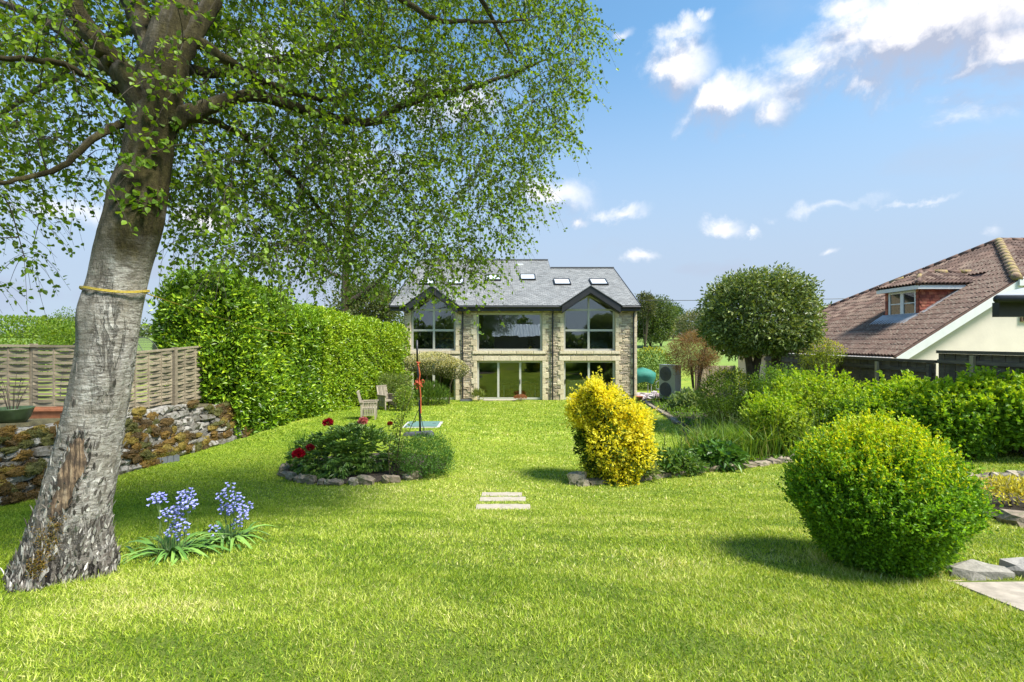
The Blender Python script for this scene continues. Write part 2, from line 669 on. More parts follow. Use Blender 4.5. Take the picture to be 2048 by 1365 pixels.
def m_birch():
    t = NT('birch_bark')
    p = t.pos()
    z = t.sep(p)[2]
    h = t.math('SUBTRACT', z, 1.25)
    # pale papery bark crossed by fine horizontal lenticels
    lent = t.noise(t.mapping(p, (2.6, 2.6, 13)), 2.6, 8, .78, 1.2)
    pale = t.ramp(lent, [(.36, (.06, .05, .04)), (.46, (.24, .22, .19)), (.56, (.47, .445, .40)), (.70, (.78, .76, .71))])
    patch = t.noise(t.mapping(p, (2.2, 2.2, 1.3)), 2.2, 6, .65)
    pale = t.mix(t.ramp(patch, [(.46, 0.0), (.64, .7)]), pale, t.ramp(t.noise(p, 22, 7, .7), [(.35, (.10, .085, .065)), (.65, (.33, .29, .23))]))
    # deep dark fissures
    fr = t.noise(t.mapping(p, (1, 1, .22)), 13, 7, .62, .5)
    ridge = t.math('ABSOLUTE', t.math('SUBTRACT', fr, .5))
    fis = t.ramp(ridge, [(.012, 1.0), (.05, 0.0)])
    lowm = t.ramp(t.math('ADD', h, t.math('MULTIPLY', t.noise(p, 4, 4), .8)), [(.5, 1.0), (1.75, 0.0)])
    midm = t.math('MULTIPLY', t.ramp(t.noise(t.mapping(p, (4, 4, .9)), 1.2, 5), [(.56, 0.0), (.66, .8)]), .5)
    fm = t.math('MULTIPLY', fis, t.math('MAXIMUM', lowm, midm))
    crust = t.noise(t.mapping(p, (1, 1, .5)), 16, 7, .7)
    dark = t.ramp(crust, [(.3, (.03, .025, .022)), (.52, (.12, .10, .085)), (.72, (.42, .39, .35))])
    col = t.mix(t.math('MULTIPLY', lowm, .85), pale, dark)
    col = t.mix(fm, col, (.018, .015, .013))
    # green-brown algae and moss on the upper stem and limbs
    up = t.ramp(t.math('ADD', t.math('MULTIPLY', h, .25), t.math('MULTIPLY', t.noise(p, 1.6, 5), .45)), [(.86, 0.0), (1.12, 1.0)])
    alg = t.ramp(t.noise(t.mapping(p, (1, 1, .4)), 13, 7, .7), [(.3, (.018, .014, .008)), (.55, (.058, .048, .017)), (.75, (.125, .108, .045))])
    col = t.mix(up, col, alg)
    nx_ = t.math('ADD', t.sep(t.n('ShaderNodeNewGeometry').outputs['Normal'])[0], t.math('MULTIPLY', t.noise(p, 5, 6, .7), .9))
    side = t.ramp(nx_, [(.30, .55), (.85, 0.0)])      # shade of the flank turned from the sun, with algae, painted into bark colour
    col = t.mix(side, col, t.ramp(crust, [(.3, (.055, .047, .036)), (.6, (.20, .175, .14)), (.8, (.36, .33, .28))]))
    hgt = t.math('ADD', t.math('MULTIPLY', fm, -1.4), t.math('ADD', t.math('MULTIPLY', lent, .35), t.math('MULTIPLY', crust, .9)))
    return t.done(t.bsdf(col, .85, t.bump(hgt, 1.0, .04), spec=.2))


def m_glass():
    t = NT('window_glass')
    fr = t.n('ShaderNodeFresnel'); fr.inputs['IOR'].default_value = 1.5
    fac = t.math('ADD', t.math('MULTIPLY', fr.outputs[0], 2.0), .09, clamp=True)
    tr = t.n('ShaderNodeBsdfTransparent'); tr.inputs['Color'].default_value = (.72, .78, .74, 1)
    gl = t.n('ShaderNodeBsdfGlossy'); gl.inputs['Roughness'].default_value = .012
    nz = t.noise(t.pos(), .9, 2)
    t.l(t.bump(nz, .04, .05), gl.inputs['Normal'])
    mx = t.n('ShaderNodeMixShader')
    t.l(fac, mx.inputs[0]); t.l(tr.outputs[0], mx.inputs[1]); t.l(gl.outputs[0], mx.inputs[2])
    return t.done(mx.outputs[0])


M = {}
M['ground'] = m_ground()
M['grass'] = m_leaf('grass_blades', .55, .35, .3)
M['leaf'] = m_leaf('soft_leaves', .5, .48)
M['gloss'] = m_leaf('glossy_leaves', .38, .3, .45)
M['petal'] = m_leaf('petals', .6, .35, .2, (1.1, 1.0, 1.0))
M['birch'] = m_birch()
M['bark'] = m_plain('dark_bark', (.075, .055, .035), .9, .4, 9, .6)
M['twig'] = m_plain('twig_bark', (.05, .038, .026), .9, .3, 9, .3)
t = NT('torn_heartwood')
_v = t.mapping(t.coord(), (1, 1, .10), (0, .22, 0))
_n = t.noise(_v, 42, 7, .7, .3); _b = t.noise(t.coord(), 9, 4, .6)
_c = t.ramp(_n, [(.34, (.022, .014, .009)), (.46, (.15, .095, .055)), (.56, (.34, .235, .14)), (.70, (.52, .40, .27))])
_c = t.mix(t.ramp(_b, [(.42, .85), (.6, 0.0)]), _c, (.045, .03, .02))
M['plates'] = m_tint('bark_plate', .9, 60, .6, .35, .006)
M['palewood'] = t.done(t.bsdf(_c, .85, t.bump(_n, 1.0, .02)))
M['dry'] = m_stone('dry_stone', (.13, .12, .10), (.23, .215, .19), (.37, .35, .31), .9, 4, .9, (.055, .045, .02))
M['edge'] = m_stone('edging_stone', (.19, .15, .11), (.27, .21, .15), (.34, .29, .22), .9, 4, .7, (.12, .12, .055))
M['moss'] = m_tint('moss', .95, 45, .9, .6, .03)
M['earth'] = m_plain('dark_soil', (.05, .036, .024), .95, .4, 10, .8, dist=.03)
M['terrace'] = m_plain('terrace_soil', (.085, .075, .035), .95, .5, 5, .8, dist=.03)
M['weave'] = m_wood('woven_fence_wood', (.15, .12, .08), (.36, .30, .205), .85, 'X', 5, .4)
M['fencewood'] = m_wood('weathered_rail', (.07, .055, .04), (.20, .165, .12), .85, 'Y', 5, .5)
M['postwood'] = m_wood('new_post', (.32, .25, .14), (.5, .40, .25), .8, 'Z', 5, .4)
M['chair'] = m_wood('silvered_teak', (.20, .17, .125), (.42, .36, .27), .8, 'Z', 9, .4)
M['rubble'] = m_tint('rubble_stone', .85, 26, .5, .35)
M['mortar'] = m_plain('mortar', (.34, .28, .20), .9, .2, 20, .4)
M['ashlar'] = m_stone('sandstone_block', (.56, .46, .30), (.64, .535, .36), (.70, .60, .43), .85, 3, .3)
M['slate'] = m_tint('slate', .55, 18, .35, .3, .004)
M['slatedark'] = m_plain('slate_underlay', (.10, .105, .11), .8, .2, 6, .2)
M['black'] = m_plain('black_trim', (.022, .022, .024), .45, .2, 5, .05)
M['frame'] = m_plain('stone_grey_frame', (.50, .49, .42), .4, .05, 4, .02)
M['white'] = m_plain('white_paint', (.74, .74, .72), .5, .05, 5, .05)
M['glass'] = m_glass()
M['plaster'] = m_plain('interior_plaster', (.56, .54, .48), .85, .06, 3, .05)
M['intfloor'] = m_wood('interior_floor', (.12, .09, .06), (.2, .15, .10), .5, 'X', 3, .1)
M['pine'] = m_wood('pine', (.42, .27, .12), (.56, .38, .19), .6, 'Z', 5, .2)
M['linen'] = m_plain('linen', (.62, .66, .63), .9, .06, 6, .2)
M['tile'] = m_stone('clay_roof_tile', (.095, .05, .034), (.135, .075, .052), (.18, .11, .08), .8, 5, .5, (.21, .165, .12))
M['tilet'] = m_tint('clay_roof_tile_far', .8, 20, .4, .3)
M['hung'] = m_tint('hung_tile', .75, 20, .3, .25)
M['render'] = m_plain('cream_render', (.74, .65, .55), .9, .05, 2.0, .25)
M['lead'] = m_plain('lead', (.30, .31, .33), .55, .15, 6, .1)
M['terracotta'] = m_plain('terracotta', (.42, .16, .075), .8, .2, 8, .2)
M['potgreen'] = m_plain('glazed_green', (.05, .08, .03), .35, .3, 8, .1)
M['potblue'] = m_plain('pale_blue_glaze', (.30, .42, .46), .35, .1, 8, .05)
M['slateblock'] = m_plain('grey_planter', (.12, .13, .14), .7, .2, 10, .2)
M['step'] = m_plain('pale_step_stone', (.35, .305, .245), .9, .14, 14, .5)
M['paving'] = m_stone('paving', (.27, .23, .18), (.34, .29, .235), (.39, .34, .28), .85, 2.2, .3)
M['pump'] = m_plain('pump_casing', (.30, .33, .335), .4, .05, 3, .02, .3)
M['pumpdark'] = m_plain('pump_grille', (.085, .09, .095), .5, .1, 30, .2)
M['canvas'] = m_plain('green_canvas', (.02, .17, .13), .75, .15, 10, .3)
M['cover'] = m_plain('drain_cover_green', (.11, .20, .175), .6, .1, 12, .2)
M['concrete'] = m_plain('concrete', (.42, .42, .39), .9, .1, 12, .3)
M['red'] = m_plain('red_strap', (.48, .085, .03), .6, .2, 20, .2)
M['pole'] = m_plain('black_pole', (.02, .02, .022), .45, .1, 8, .05)
M['basegrey'] = m_plain('grey_plastic_base', (.075, .077, .085), .5, .15, 10, .1)
M['rope'] = m_plain('yellow_rope', (.50, .37, .045), .8, .2, 60, .4)
M['mesh'] = m_plain('dark_net', (.07, .08, .07), .8, .2, 60, .5)
M['tin'] = m_plain('corrugated_tin', (.52, .58, .66), .45, .08, 2, .05)
M['purple'] = m_stone('pale_rockery', (.40, .36, .36), (.52, .48, .48), (.33, .24, .27), .85, 4, .5)

# ------------------------------------------------------------------ rock pieces shared by walls and edgings
def rock_mesh(name, seed, box=.55, amp=.13):
    r = np.random.default_rng(seed)
    n = 3
    vs = {}; V = []; Fc = []

    def vid(p):
        k = tuple(p)
        if k not in vs:
            q = np.array(p, float) / (n - 1) * 2 - 1
            s = q / np.linalg.norm(q)
            c = q * box + s * (1 - box)
            vs[k] = len(V); V.append((c + r.normal(0, amp, 3)) * .5)
        return vs[k]
    for ax in range(3):
        for side in (0, n - 1):
            for i in range(n - 1):
                for j in range(n - 1):
                    q = []
                    for (a, b) in ((i, j), (i + 1, j), (i + 1, j + 1), (i, j + 1)):
                        p = [0, 0, 0]; p[ax] = side; p[(ax + 1) % 3] = a; p[(ax + 2) % 3] = b
                        q.append(vid(p))
                    Fc.append(q if side else q[::-1])
    return raw_mesh(name, np.array(V), Fc)


ROCKS = [rock_mesh('rock', 100 + i) for i in range(9)]
ROCKD = {}


def rock(name, loc, size, mat, parent=None, rot=None, i=None):
    i = random.randrange(len(ROCKS)) if i is None else i
    key = (i, mat)
    if key not in ROCKD:
        me = ROCKS[i].copy(); me.materials.clear(); me.materials.append(M[mat]); ROCKD[key] = me
    o = bpy.data.objects.new(name, ROCKD[key])
    COL.objects.link(o)
    l = Vector(loc)
    if parent is not None:
        l = l - root_loc(parent)
        o.parent = parent
    o.location = l
    o.scale = size
    o.rotation_euler = rot if rot else (random.uniform(-.12, .12), random.uniform(-.12, .12), random.uniform(-.3, .3))
    return o


# ------------------------------------------------------------------ ground sheet
def grid_lines(parts):
    out = []
    for (a, b, s) in parts:
        out += list(np.arange(a, b, s))
    return np.array(out + [parts[-1][1]])


gx = np.unique(np.concatenate([grid_lines([(-3000, -200, 400), (-200, -30, 20), (-30, -10, 1.5), (-10, 12, .25), (12, 30, 2), (30, 200, 20), (200, 3000, 400)]),
                               [-8.5, -8.6, -8.75, -8.85]]))
gy = np.unique(grid_lines([(-400, -20, 20), (-20, 0, 2), (0, 16, .25), (16, 30, .5), (30, 100, 5), (100, 400, 25), (400, 4000, 400)]))
XX, YY = np.meshgrid(gx, gy)
ZZ = G(XX, YY)
nx, ny = len(gx), len(gy)
idx = np.arange(nx * ny).reshape(ny, nx)
fc = np.stack([idx[:-1, :-1], idx[:-1, 1:], idx[1:, 1:], idx[1:, :-1]], -1).reshape(-1, 4)
kind(obj('ground', np.stack([XX, YY, ZZ], -1).reshape(-1, 3), fc, M['ground'], smooth_=True), 'structure')

V_ = []; n_ = 24
for y_ in np.linspace(5.0, 15.0, 24):
    for x_ in (-8.78, -8.86, -9.6, -12, -15.5):
        V_.append((x_, y_, g(x_, y_) + .035))
kind(obj('terrace', V_, np.array([[j * 5 + i, (j + 1) * 5 + i, (j + 1) * 5 + i + 1, j * 5 + i + 1] for j in range(n_ - 1) for i in range(4)])[:, ::-1], M['terrace'], smooth_=True), 'structure')

# beds and paths in plan
BED1 = (-3.25, 10.95, 1.75, 1.5)


def bed_left(y):
    """left limit of the long bed on the right side of the lawn"""
    return np.interp(y, [9.2, 9.4, 10.2, 11, 13, 16, 21, 25.4, 26.8], [99, 1.35, 2.0, 3.0, 4.7, 5.6, 6.3, 7.1, 7.3])


def bed_front(x):
    return np.interp(x, [1.2, 2.4, 3.9, 6.4, 9, 12], [9.35, 9.75, 10.15, 10.75, 10.6, 10.5])


def in_bed2(x, y):
    return (y > bed_front(x)) & (x > bed_left(y)) & (x > 1.2)


def in_lawn(x, y):
    ok = (x > np.where(y < 14.4, -8.22, -8.05)) & (y < 26.85) & (x < 12)
    ok &= ~((((x - BED1[0]) / BED1[2]) ** 2 + ((y - BED1[1]) / BED1[3]) ** 2) < .93)
    ok &= ~in_bed2(x, y)
    ok &= ~((y < 4.06) & (x > np.interp(y, [1.9, 2.6, 3.3, 4.05], [3.43, 3.48, 3.58, 3.62])) & (x < 6.15))
    ok &= ~((x > 6.25) & (y > 6.0) & (y < 7.75) & (x < 9.5))
    ok &= ~((((x + 3.85) / .36) ** 2 + ((y - 4.2) / .32) ** 2) < 1)
    for (x0, x1, yy, dp) in STEPS:
        ok &= ~((x > x0 + .03) & (x < x1 - .03) & (y > yy + .012) & (y < yy + dp - .035))
    ok &= ~((np.abs(x + 3.2) < .66) & (np.abs(y - 17.2) < .62))
    ok &= ~((x < -5.0) & (y > 23.6) & (x < -2.6))
    return ok


STEPS = []
for (xa, xb, yp, dp) in ((951, 1061, 1020, .23), (959, 1052, 1004, .22), (963, 1044, 993, .20)):
    a = DG(xa, yp); b = DG(xb, yp)
    STEPS.append((a.x, b.x, a.y, dp))

# ------------------------------------------------------------------ grass blades (stuff)
def grass():
    Ps = []; Ws = []; Hs = []
    for (y0, y1, dens, w, h) in ((2.2, 4.4, 11500, .0058, .044), (4.4, 8.2, 5000, .0088, .046), (8.2, 14, 1600, .016, .05), (14, 26.9, 520, .030, .06)):
        xm = 1.13 * y1 + 1.5
        n = int(dens * 2 * xm * (y1 - y0))
        x = rng.uniform(-xm, xm, n); y = rng.uniform(y0, y1, n)
        ok = (np.abs(x) < 1.13 * y + 1.4) & in_lawn(x, y)
        x, y = x[ok], y[ok]
        Ps.append(np.stack([x, y, G(x, y) - .004], 1))
        Ws.append(np.full(len(x), w)); Hs.append(np.full(len(x), h))
    P = np.concatenate(Ps); W = np.concatenate(Ws); H = np.concatenate(Hs)
    n = len(P)
    W = W * rng.uniform(.6, 1.5, n)
    clump = sines(5, 14, 1.5, 9)(P)
    fine = sines(6, 14, 8, 40)(P)
    H = H * rng.uniform(.45, 1.25, n) * (1 + .3 * fine)
    A = np.stack([rng.normal(0, .55, n) + .25 * sines(8, 8, 2, 6)(P), rng.normal(0, .6, n), rng.uniform(.25, 1.1, n)], 1)
    N = rng.normal(size=(n, 3))
    cols = np.array([(.095, .185, .012), (.225, .34, .018), (.39, .49, .04), (.57, .61, .15), (.72, .66, .32)])
    t = np.clip(.44 + .16 * clump + .17 * sines(9, 16, .5, 1.6)(P) + .20 * fine + rng.normal(0, .25, n), 0, .98) * 4
    shade_side = smooth(-2.0, -6.5, P[:, 0])      # birch crown's shadow towards the wall, painted into the blades as darker green
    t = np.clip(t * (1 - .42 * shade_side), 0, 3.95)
    dry = np.exp(-(((P[:, 0] + 2.6) / 1.3) ** 2 + ((P[:, 1] - 3.55) / .35) ** 2)) + np.exp(-(((P[:, 0] - 1.3) / .5) ** 2 + ((P[:, 1] - 4.4) / .25) ** 2)) \
        + np.exp(-(((P[:, 0] - 2.65) / .35) ** 2 + ((P[:, 1] - 4.75) / .3) ** 2))
    dry = dry + .9 * np.exp(-((np.hypot(P[:, 0] - 3.36, P[:, 1] - 4.45) - .45) / .16) ** 2) + .5 * np.exp(-(((P[:, 0] + 3.2) / .5) ** 2 + ((P[:, 1] - 4.0) / .3) ** 2))
    t = np.clip(t + dry * rng.uniform(0, 2.0, n), 0, 3.95)
    i = t.astype(int); f = (t - i)[:, None]
    c = cols[i] * (1 - f) + cols[np.minimum(i + 1, 4)] * f
    c = c * (1 + rng.normal(0, .15, n))[:, None]
    rim = np.exp(-((np.sqrt(((P[:, 0] + 3.85) / .36) ** 2 + ((P[:, 1] - 4.2) / .32) ** 2) - 1.12) / .22) ** 2) + np.exp(-((np.hypot(P[:, 0] - 3.38, P[:, 1] - 4.5) - .42) / .2) ** 2)
    H = H * (1 + .9 * np.clip(rim, 0, 1) * rng.uniform(0, 1.4, n))      # unmown tufts round the trunk and under the ball shrub
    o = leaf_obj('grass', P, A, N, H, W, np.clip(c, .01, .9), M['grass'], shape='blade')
    kind(o, 'stuff')
    tag(o, 'short mown lawn grass with pale dry patches', 'grass')


grass()

# ------------------------------------------------------------------ steps in the bank
for i, (x0, x1, y, dp) in enumerate(STEPS):
    z = g((x0 + x1) / 2, y) + .004
    mb = MB()
    n = 9; top = []; bot = []
    xs = np.linspace(x0, x1, n)
    fr = [(x, y + rng.normal(0, .008), z + rng.normal(0, .003)) for x in xs]
    bk = [(x, y + dp + rng.normal(0, .008), z + .004) for x in xs]
    for k in range(n - 1):
        mb.add([fr[k], fr[k + 1], bk[k + 1], bk[k], (fr[k][0], fr[k][1], z - .12), (fr[k + 1][0], fr[k + 1][1], z - .12)],
               [(0, 1, 2, 3), (4, 5, 1, 0)])
    mb.box(x0, x1, y + .01, y + dp - .01, z - .2, z - .012)
    tag(mb.build('step_stone', M['step']), ['nearest and widest pale stone step set in the lawn', 'middle pale stone step set in the lawn bank',
        'farthest and narrowest pale stone step half hidden by turf'][i], 'step', 'stone steps in the lawn')

# ------------------------------------------------------------------ house
FY = 27.0
SCL = F / FY


def hx(p):
    return (p - 1024) / SCL


def hz(p):
    return CAMZ - (p - 682.5) / SCL


def house():
    root = thing('stone_house', 'two storey stone house with slate roof and two glazed gables', 'house', (0, FY, 0))
    WL, WR = hx(808), hx(1273)
    ZT = 5.12
    # openings: x0, x1, z0, z1
    up = [(hx(822), hx(911), hz(702), ZT), (hx(953.5), hx(1084.5), hz(702), hz(626)), (hx(1127.5), hx(1230.5), hz(702), ZT)]
    dn = [(hx(822), hx(911), -.02, hz(722)), (hx(954), hx(1084.5), -.02, hz(722)), (hx(1127.5), hx(1230.5), -.02, hz(722))]
    ops = up + dn
    xs = sorted({WL, WR, *[o[0] for o in ops], *[o[1] for o in ops]})
    zs = sorted({-.3, ZT, *[o[2] for o in ops], *[o[3] for o in ops]})
    mb = MB()
    for i in range(len(xs) - 1):
        for j in range(len(zs) - 1):
            cx, cz = (xs[i] + xs[i + 1]) / 2, (zs[j] + zs[j + 1]) / 2
            if any(o[0] < cx < o[1] and o[2] < cz < o[3] for o in ops):
                continue
            mb.box(xs[i], xs[i + 1], FY, FY + .36, zs[j], zs[j + 1])
    wall = mb.build('front_wall', M['mortar'], root)
    # side and rear walls
    e0, tanr = 26.55, .44
    ze = 5.24

    def zr(y):
        return ze + tanr * (y - e0)
    YRr, YRl = 33.6, 35.6
    XS = 2.52
    mb = MB()
    for x, yr in ((WL, YRl), (WR - .3, YRr)):
        zt = zr(yr) - .15
        poly = [(x, FY + .36, -.3), (x, 2 * yr - FY, -.3), (x, 2 * yr - FY, 4.9), (x, yr, zt), (x, FY + .36, zr(FY + .36) - .15)]
        mb.prism(poly, (.3, 0, 0))
    mb.box(WL + .3, XS, 2 * YRl - FY - .3, 2 * YRl - FY, -.3, 4.9)
    mb.box(XS + .01, WR - .3, 2 * YRr - FY - .3, 2 * YRr - FY, -.3, 4.9)
    mb.build('side_wall', M['mortar'], root)
    # rubble: small stones, too small to pick apart, laid in courses
    V = []; Fq = []; T = []
    z = 0.0
    stone_cols = np.array([(.40, .325, .225), (.48, .39, .265), (.56, .46, .315), (.44, .375, .285), (.33, .265, .19), (.60, .51, .36)])
    while z < ZT - .03:
        h = rng.uniform(.055, .11)
        h = min(h, ZT - z)
        x = WL + rng.uniform(0, .1)
        while x < WR - .05:
            w = rng.uniform(.12, .42)
            x1 = min(x + w, WR)
            cz = z + h / 2
            for o in ops:
                if o[2] - .02 < cz < o[3] + .02:
                    if x < o[0] < x1:
                        x1 = o[0]
            inside = any(o[0] - .001 <= x < o[1] - .001 and o[2] - .02 < cz < o[3] + .02 for o in ops)
            if inside:
                x = [o[1] for o in ops if o[0] - .001 <= x < o[1] - .001 and o[2] - .02 < cz < o[3] + .02][0] + .001
                continue
            if x1 - x > .04:
                p = rng.uniform(.006, .034); gp = .006
                b = len(V)
                j = lambda s=.007: rng.normal(0, s)
                x0_, x1_ = x + gp, x1 - gp
                z0_, z1_ = z + gp, z + h - gp
                for (xx, zz) in ((x0_, z0_), (x1_, z0_), (x1_, z1_), (x0_, z1_)):
                    V.append((xx, FY + .005, zz))
                c = .012
                for (xx, zz) in ((x0_ + c, z0_ + c), (x1_ - c, z0_ + c), (x1_ - c, z1_ - c), (x0_ + c, z1_ - c)):
                    V.append((xx + j(), FY - p + j(.004), zz + j(.005)))
                Fq += [(b + 4, b + 5, b + 6, b + 7), (b, b + 1, b + 5, b + 4), (b + 1, b + 2, b + 6, b + 5), (b + 2, b + 3, b + 7, b + 6), (b + 3, b, b + 4, b + 7)]
                cc = stone_cols[rng.integers(6)] * rng.uniform(.75, 1.25)
                T += [cc] * 8
            x = x1
        z += h
    kind(obj('rubble_stone', V, np.array(Fq), M['rubble'], wall, tint=np.array(T)), 'stuff')
    # dressed blocks round openings and at the corner
    cub = MB(); c = .04
    cub.v = []
    bmv = [(-.5, .5, -.5), (.5, .5, -.5), (.5, .5, .5), (-.5, .5, .5)]
    inn = [(-.5, -.38, -.5), (.5, -.38, -.5), (.5, -.38, .5), (-.5, -.38, .5)]
    frt = [(-.46, -.5, -.46), (.46, -.5, -.46), (.46, -.5, .46), (-.46, -.5, .46)]
    cub.add(bmv + inn + frt, [(8, 9, 10, 11), (4, 5, 9, 8), (5, 6, 10, 9), (6, 7, 11, 10), (7, 4, 8, 11), (0, 1, 5, 4), (1, 2, 6, 5), (2, 3, 7, 6), (3, 0, 4, 7)])
    qm = raw_mesh('quoin', np.array(cub.v), cub.f); qm.materials.append(M['ashlar'])

    def block(x0, x1, z0, z1, proud=.045):
        o = bpy.data.objects.new('quoin', qm); COL.objects.link(o); o.parent = wall
        o.location = Vector(((x0 + x1) / 2, FY + .04 - proud / 2, (z0 + z1) / 2)) - Vector((0, FY, 0))
        o.scale = (x1 - x0 - .008, .08 + proud, z1 - z0 - .008)
    for o in ops:
        z = max(o[2], 0); k = 0
        ztop = o[3] if o[3] < ZT - .01 else ZT - .02
        while z < ztop - .06:
            h = min(rng.uniform(.24, .34), ztop - z)
            for sd in (0, 1):
                w = (.20, .34)[(k + sd) % 2] * rng.uniform(.9, 1.1)
                if sd == 0:
                    block(o[0] - w, o[0], z, z + h)
                else:
                    block(o[1], o[1] + w, z, z + h)
            z += h; k += 1
    for o in dn:        # lintel course
        x = o[0] - .28
        while x < o[1] + .27:
            w = min(rng.uniform(.6, .95), o[1] + .28 - x)
            block(x, x + w, o[3], o[3] + .26, .05); x += w
    for o in up:        # sill course
        x = o[0] - .25
        while x < o[1] + .24:
            w = min(rng.uniform(.6, 1.0), o[1] + .25 - x)
            block(x, x + w, o[2] - .17, o[2], .075); x += w
    z = 0; k = 0
    while z < ZT - .08:
        h = min(.29, ZT - z)
        block(WR - (.2, .32)[k % 2], WR + .02, z, z + h, .05); z += h; k += 1

    # windows: frame with panes
    def frame(name, o, vm, hm, yo=.14, t=.105, tri=None, vm_only=None):
        x0, x1, z0, z1 = o
        mb = MB(); y0, y1 = FY + yo, FY + yo + .09
        mb.box(x0, x0 + t, y0, y1, z0, z1); mb.box(x1 - t, x1, y0, y1, z0, z1)
        mb.box(x0 + t, x1 - t, y0, y1, z0, z0 + t); mb.box(x0 + t, x1 - t, y0, y1, z1 - t, z1)
        cols = [x0 + t] + [v for m_ in vm for v in (m_ - t * .55, m_ + t * .55)] + [x1 - t]
        rows = [z0 + t] + [v for m_ in hm for v in (m_ - t * .55, m_ + t * .55)] + [z1 - t]
        for m_ in vm:
            mb.box(m_ - t * .55, m_ + t * .55, y0 - .004, y1, z0 + t, z1 - t)
        for m_ in hm:
            for i in range(0, len(cols), 2):
                mb.box(cols[i], cols[i + 1], y0, y1, m_ - t * .55, m_ + t * .55)
        fr = mb.build(name, M['frame'], root)
        for i in range(0, len(cols), 2):
            for j in range(0, len(rows), 2):
                MB().box(cols[i], cols[i + 1], y0 + .04, y0 + .052, rows[j], rows[j + 1]).build('pane', M['glass'], fr)
        # dark seal line round the frame
        return fr
    wf = {}
    for i, (pk, cxp, xl, xr) in ((0, ((867, 594), 867, 815, 917)), (2, ((1178, 592), 1178, 1122, 1237))):
        o = up[i]
        ztr = hz(620)
        cx = hx(cxp)
        fr = frame('window', (o[0], o[1], o[2], ztr + .05), [cx], [hz(661)])
        # triangular light above the transom
        t = .075; y0, y1 = FY + .14, FY + .23
        apex = (cx, hz(pk[1])); L = (o[0] + .06, ztr + .12); R = (o[1] - .06, ztr + .12)
        mb = MB()
        mb.bar((L[0], (y0 + y1) / 2, L[1]), (apex[0], (y0 + y1) / 2, apex[1]), .09, .08, up=(0, 1, 0))
        mb.bar((R[0], (y0 + y1) / 2, R[1]), (apex[0], (y0 + y1) / 2, apex[1]), .088, .08, up=(0, 1, 0))
        mb.box(cx - .045, cx + .045, y0 - .003, y1 - .003, ztr + .05, apex[1])
        mb.build('gable_frame', M['frame'], fr)
        for sgn, e in ((-1, L), (1, R)):
            mb = MB()
            mb.prism([(e[0], y0 + .04, ztr + .055), (cx + sgn * .045, y0 + .04, ztr + .055), (cx + sgn * .045, y0 + .04, apex[1]), (e[0], y0 + .04, e[1])], (0, .012, 0))
            mb.build('pane', M['glass'], fr)
        # bargeboards and small gable roof over the glazing
        zp = hz(575); zl = hz(613)
        for sgn, xe in ((-1, hx(xl)), (1, hx(xr))):
            mb = MB()
            th = .36
            p = [(xe, 26.42, zl - .02), (cx, 26.42, zp), (cx, 26.42, zp - th), (xe, 26.42, zl - .02 - th)]
            if sgn > 0:
                p = p[::-1]
            mb.prism(p, (0, .05, 0))
            # soffit
            p = [(xe, 26.47, zl - .06 - th), (cx, 26.47, zp - th - .04), (cx, FY + .12, zp - th - .04), (xe, FY + .12, zl - .06 - th)]
            mb.prism(p, (0, 0, .03))
            # infill board between soffit and glazing
            p = [(xe, FY + .15, zl - .05 - th), (xe, FY + .15, zl - .1), (cx, FY + .15, zp - .1), (cx, FY + .15, zp - th - .02)]
            mb.prism(p, (0, .04, 0))
            mb.build('bargeboard', M['black'], root)
            mb = MB()
            yb = e0 + (zp + .05 - ze) / tanr
            tri_ = [(cx, 26.38, zp + .05), (cx, yb + .15, zp + .05), (xe + sgn * .12, 26.6, zl + .0), (xe + sgn * .12, 26.38, zl - .01)]
            mb.prism(tri_ if sgn < 0 else tri_[::-1], (0, 0, -.04))
            mb.build('gable_roof', M['slatedark'], root)
        wf[i] = (cx, hx(xl), hx(xr), zp, zl)
    frame('window', up[1], [], [])
    d1 = frame('sliding_door', (dn[1][0], dn[1][1], .02, dn[1][3]), [hx(996.5), hx(1040.5)], [])
    MB().box(hx(1039.5), hx(1041.0), FY + .09, FY + .13, .9, 1.15).build('handle', M['black'], d1)
    d2 = frame('sliding_door', (dn[2][0], dn[2][1], .02, dn[2][3]), [hx(1178.5)], [])
    MB().box(hx(1130), hx(1131.2), FY + .09, FY + .13, .9, 1.15).build('handle', M['black'], d2)
    frame('sliding_door', (dn[0][0], dn[0][1], .02, dn[0][3]), [hx(866.5)], [])

    # main roof
    XL, XR = hx(780) * 26.55 / 27, hx(1281) * 26.55 / 27

    def under_gable(x, y):
        zz = zr(y)
        for cx, xl, xr, zp, zl in wf.values():
            if xl - .05 < x < xr + .05:
                t = abs(x - cx) / (abs(xl - cx) if x < cx else abs(xr - cx))
                if zz < zp + (zl - zp) * t - .02:
                    return True
        return False
    deck = MB()
    ca = math.cos(math.atan(tanr)); sa = math.sin(math.atan(tanr))
    V = []; Fq = []; T = []
    ex = .20; sw = .27
    row = 0; s = 0.0
    scols = np.array([(.19, .19, .185), (.235, .235, .228), (.29, .288, .28), (.215, .22, .215), (.145, .145, .142)])
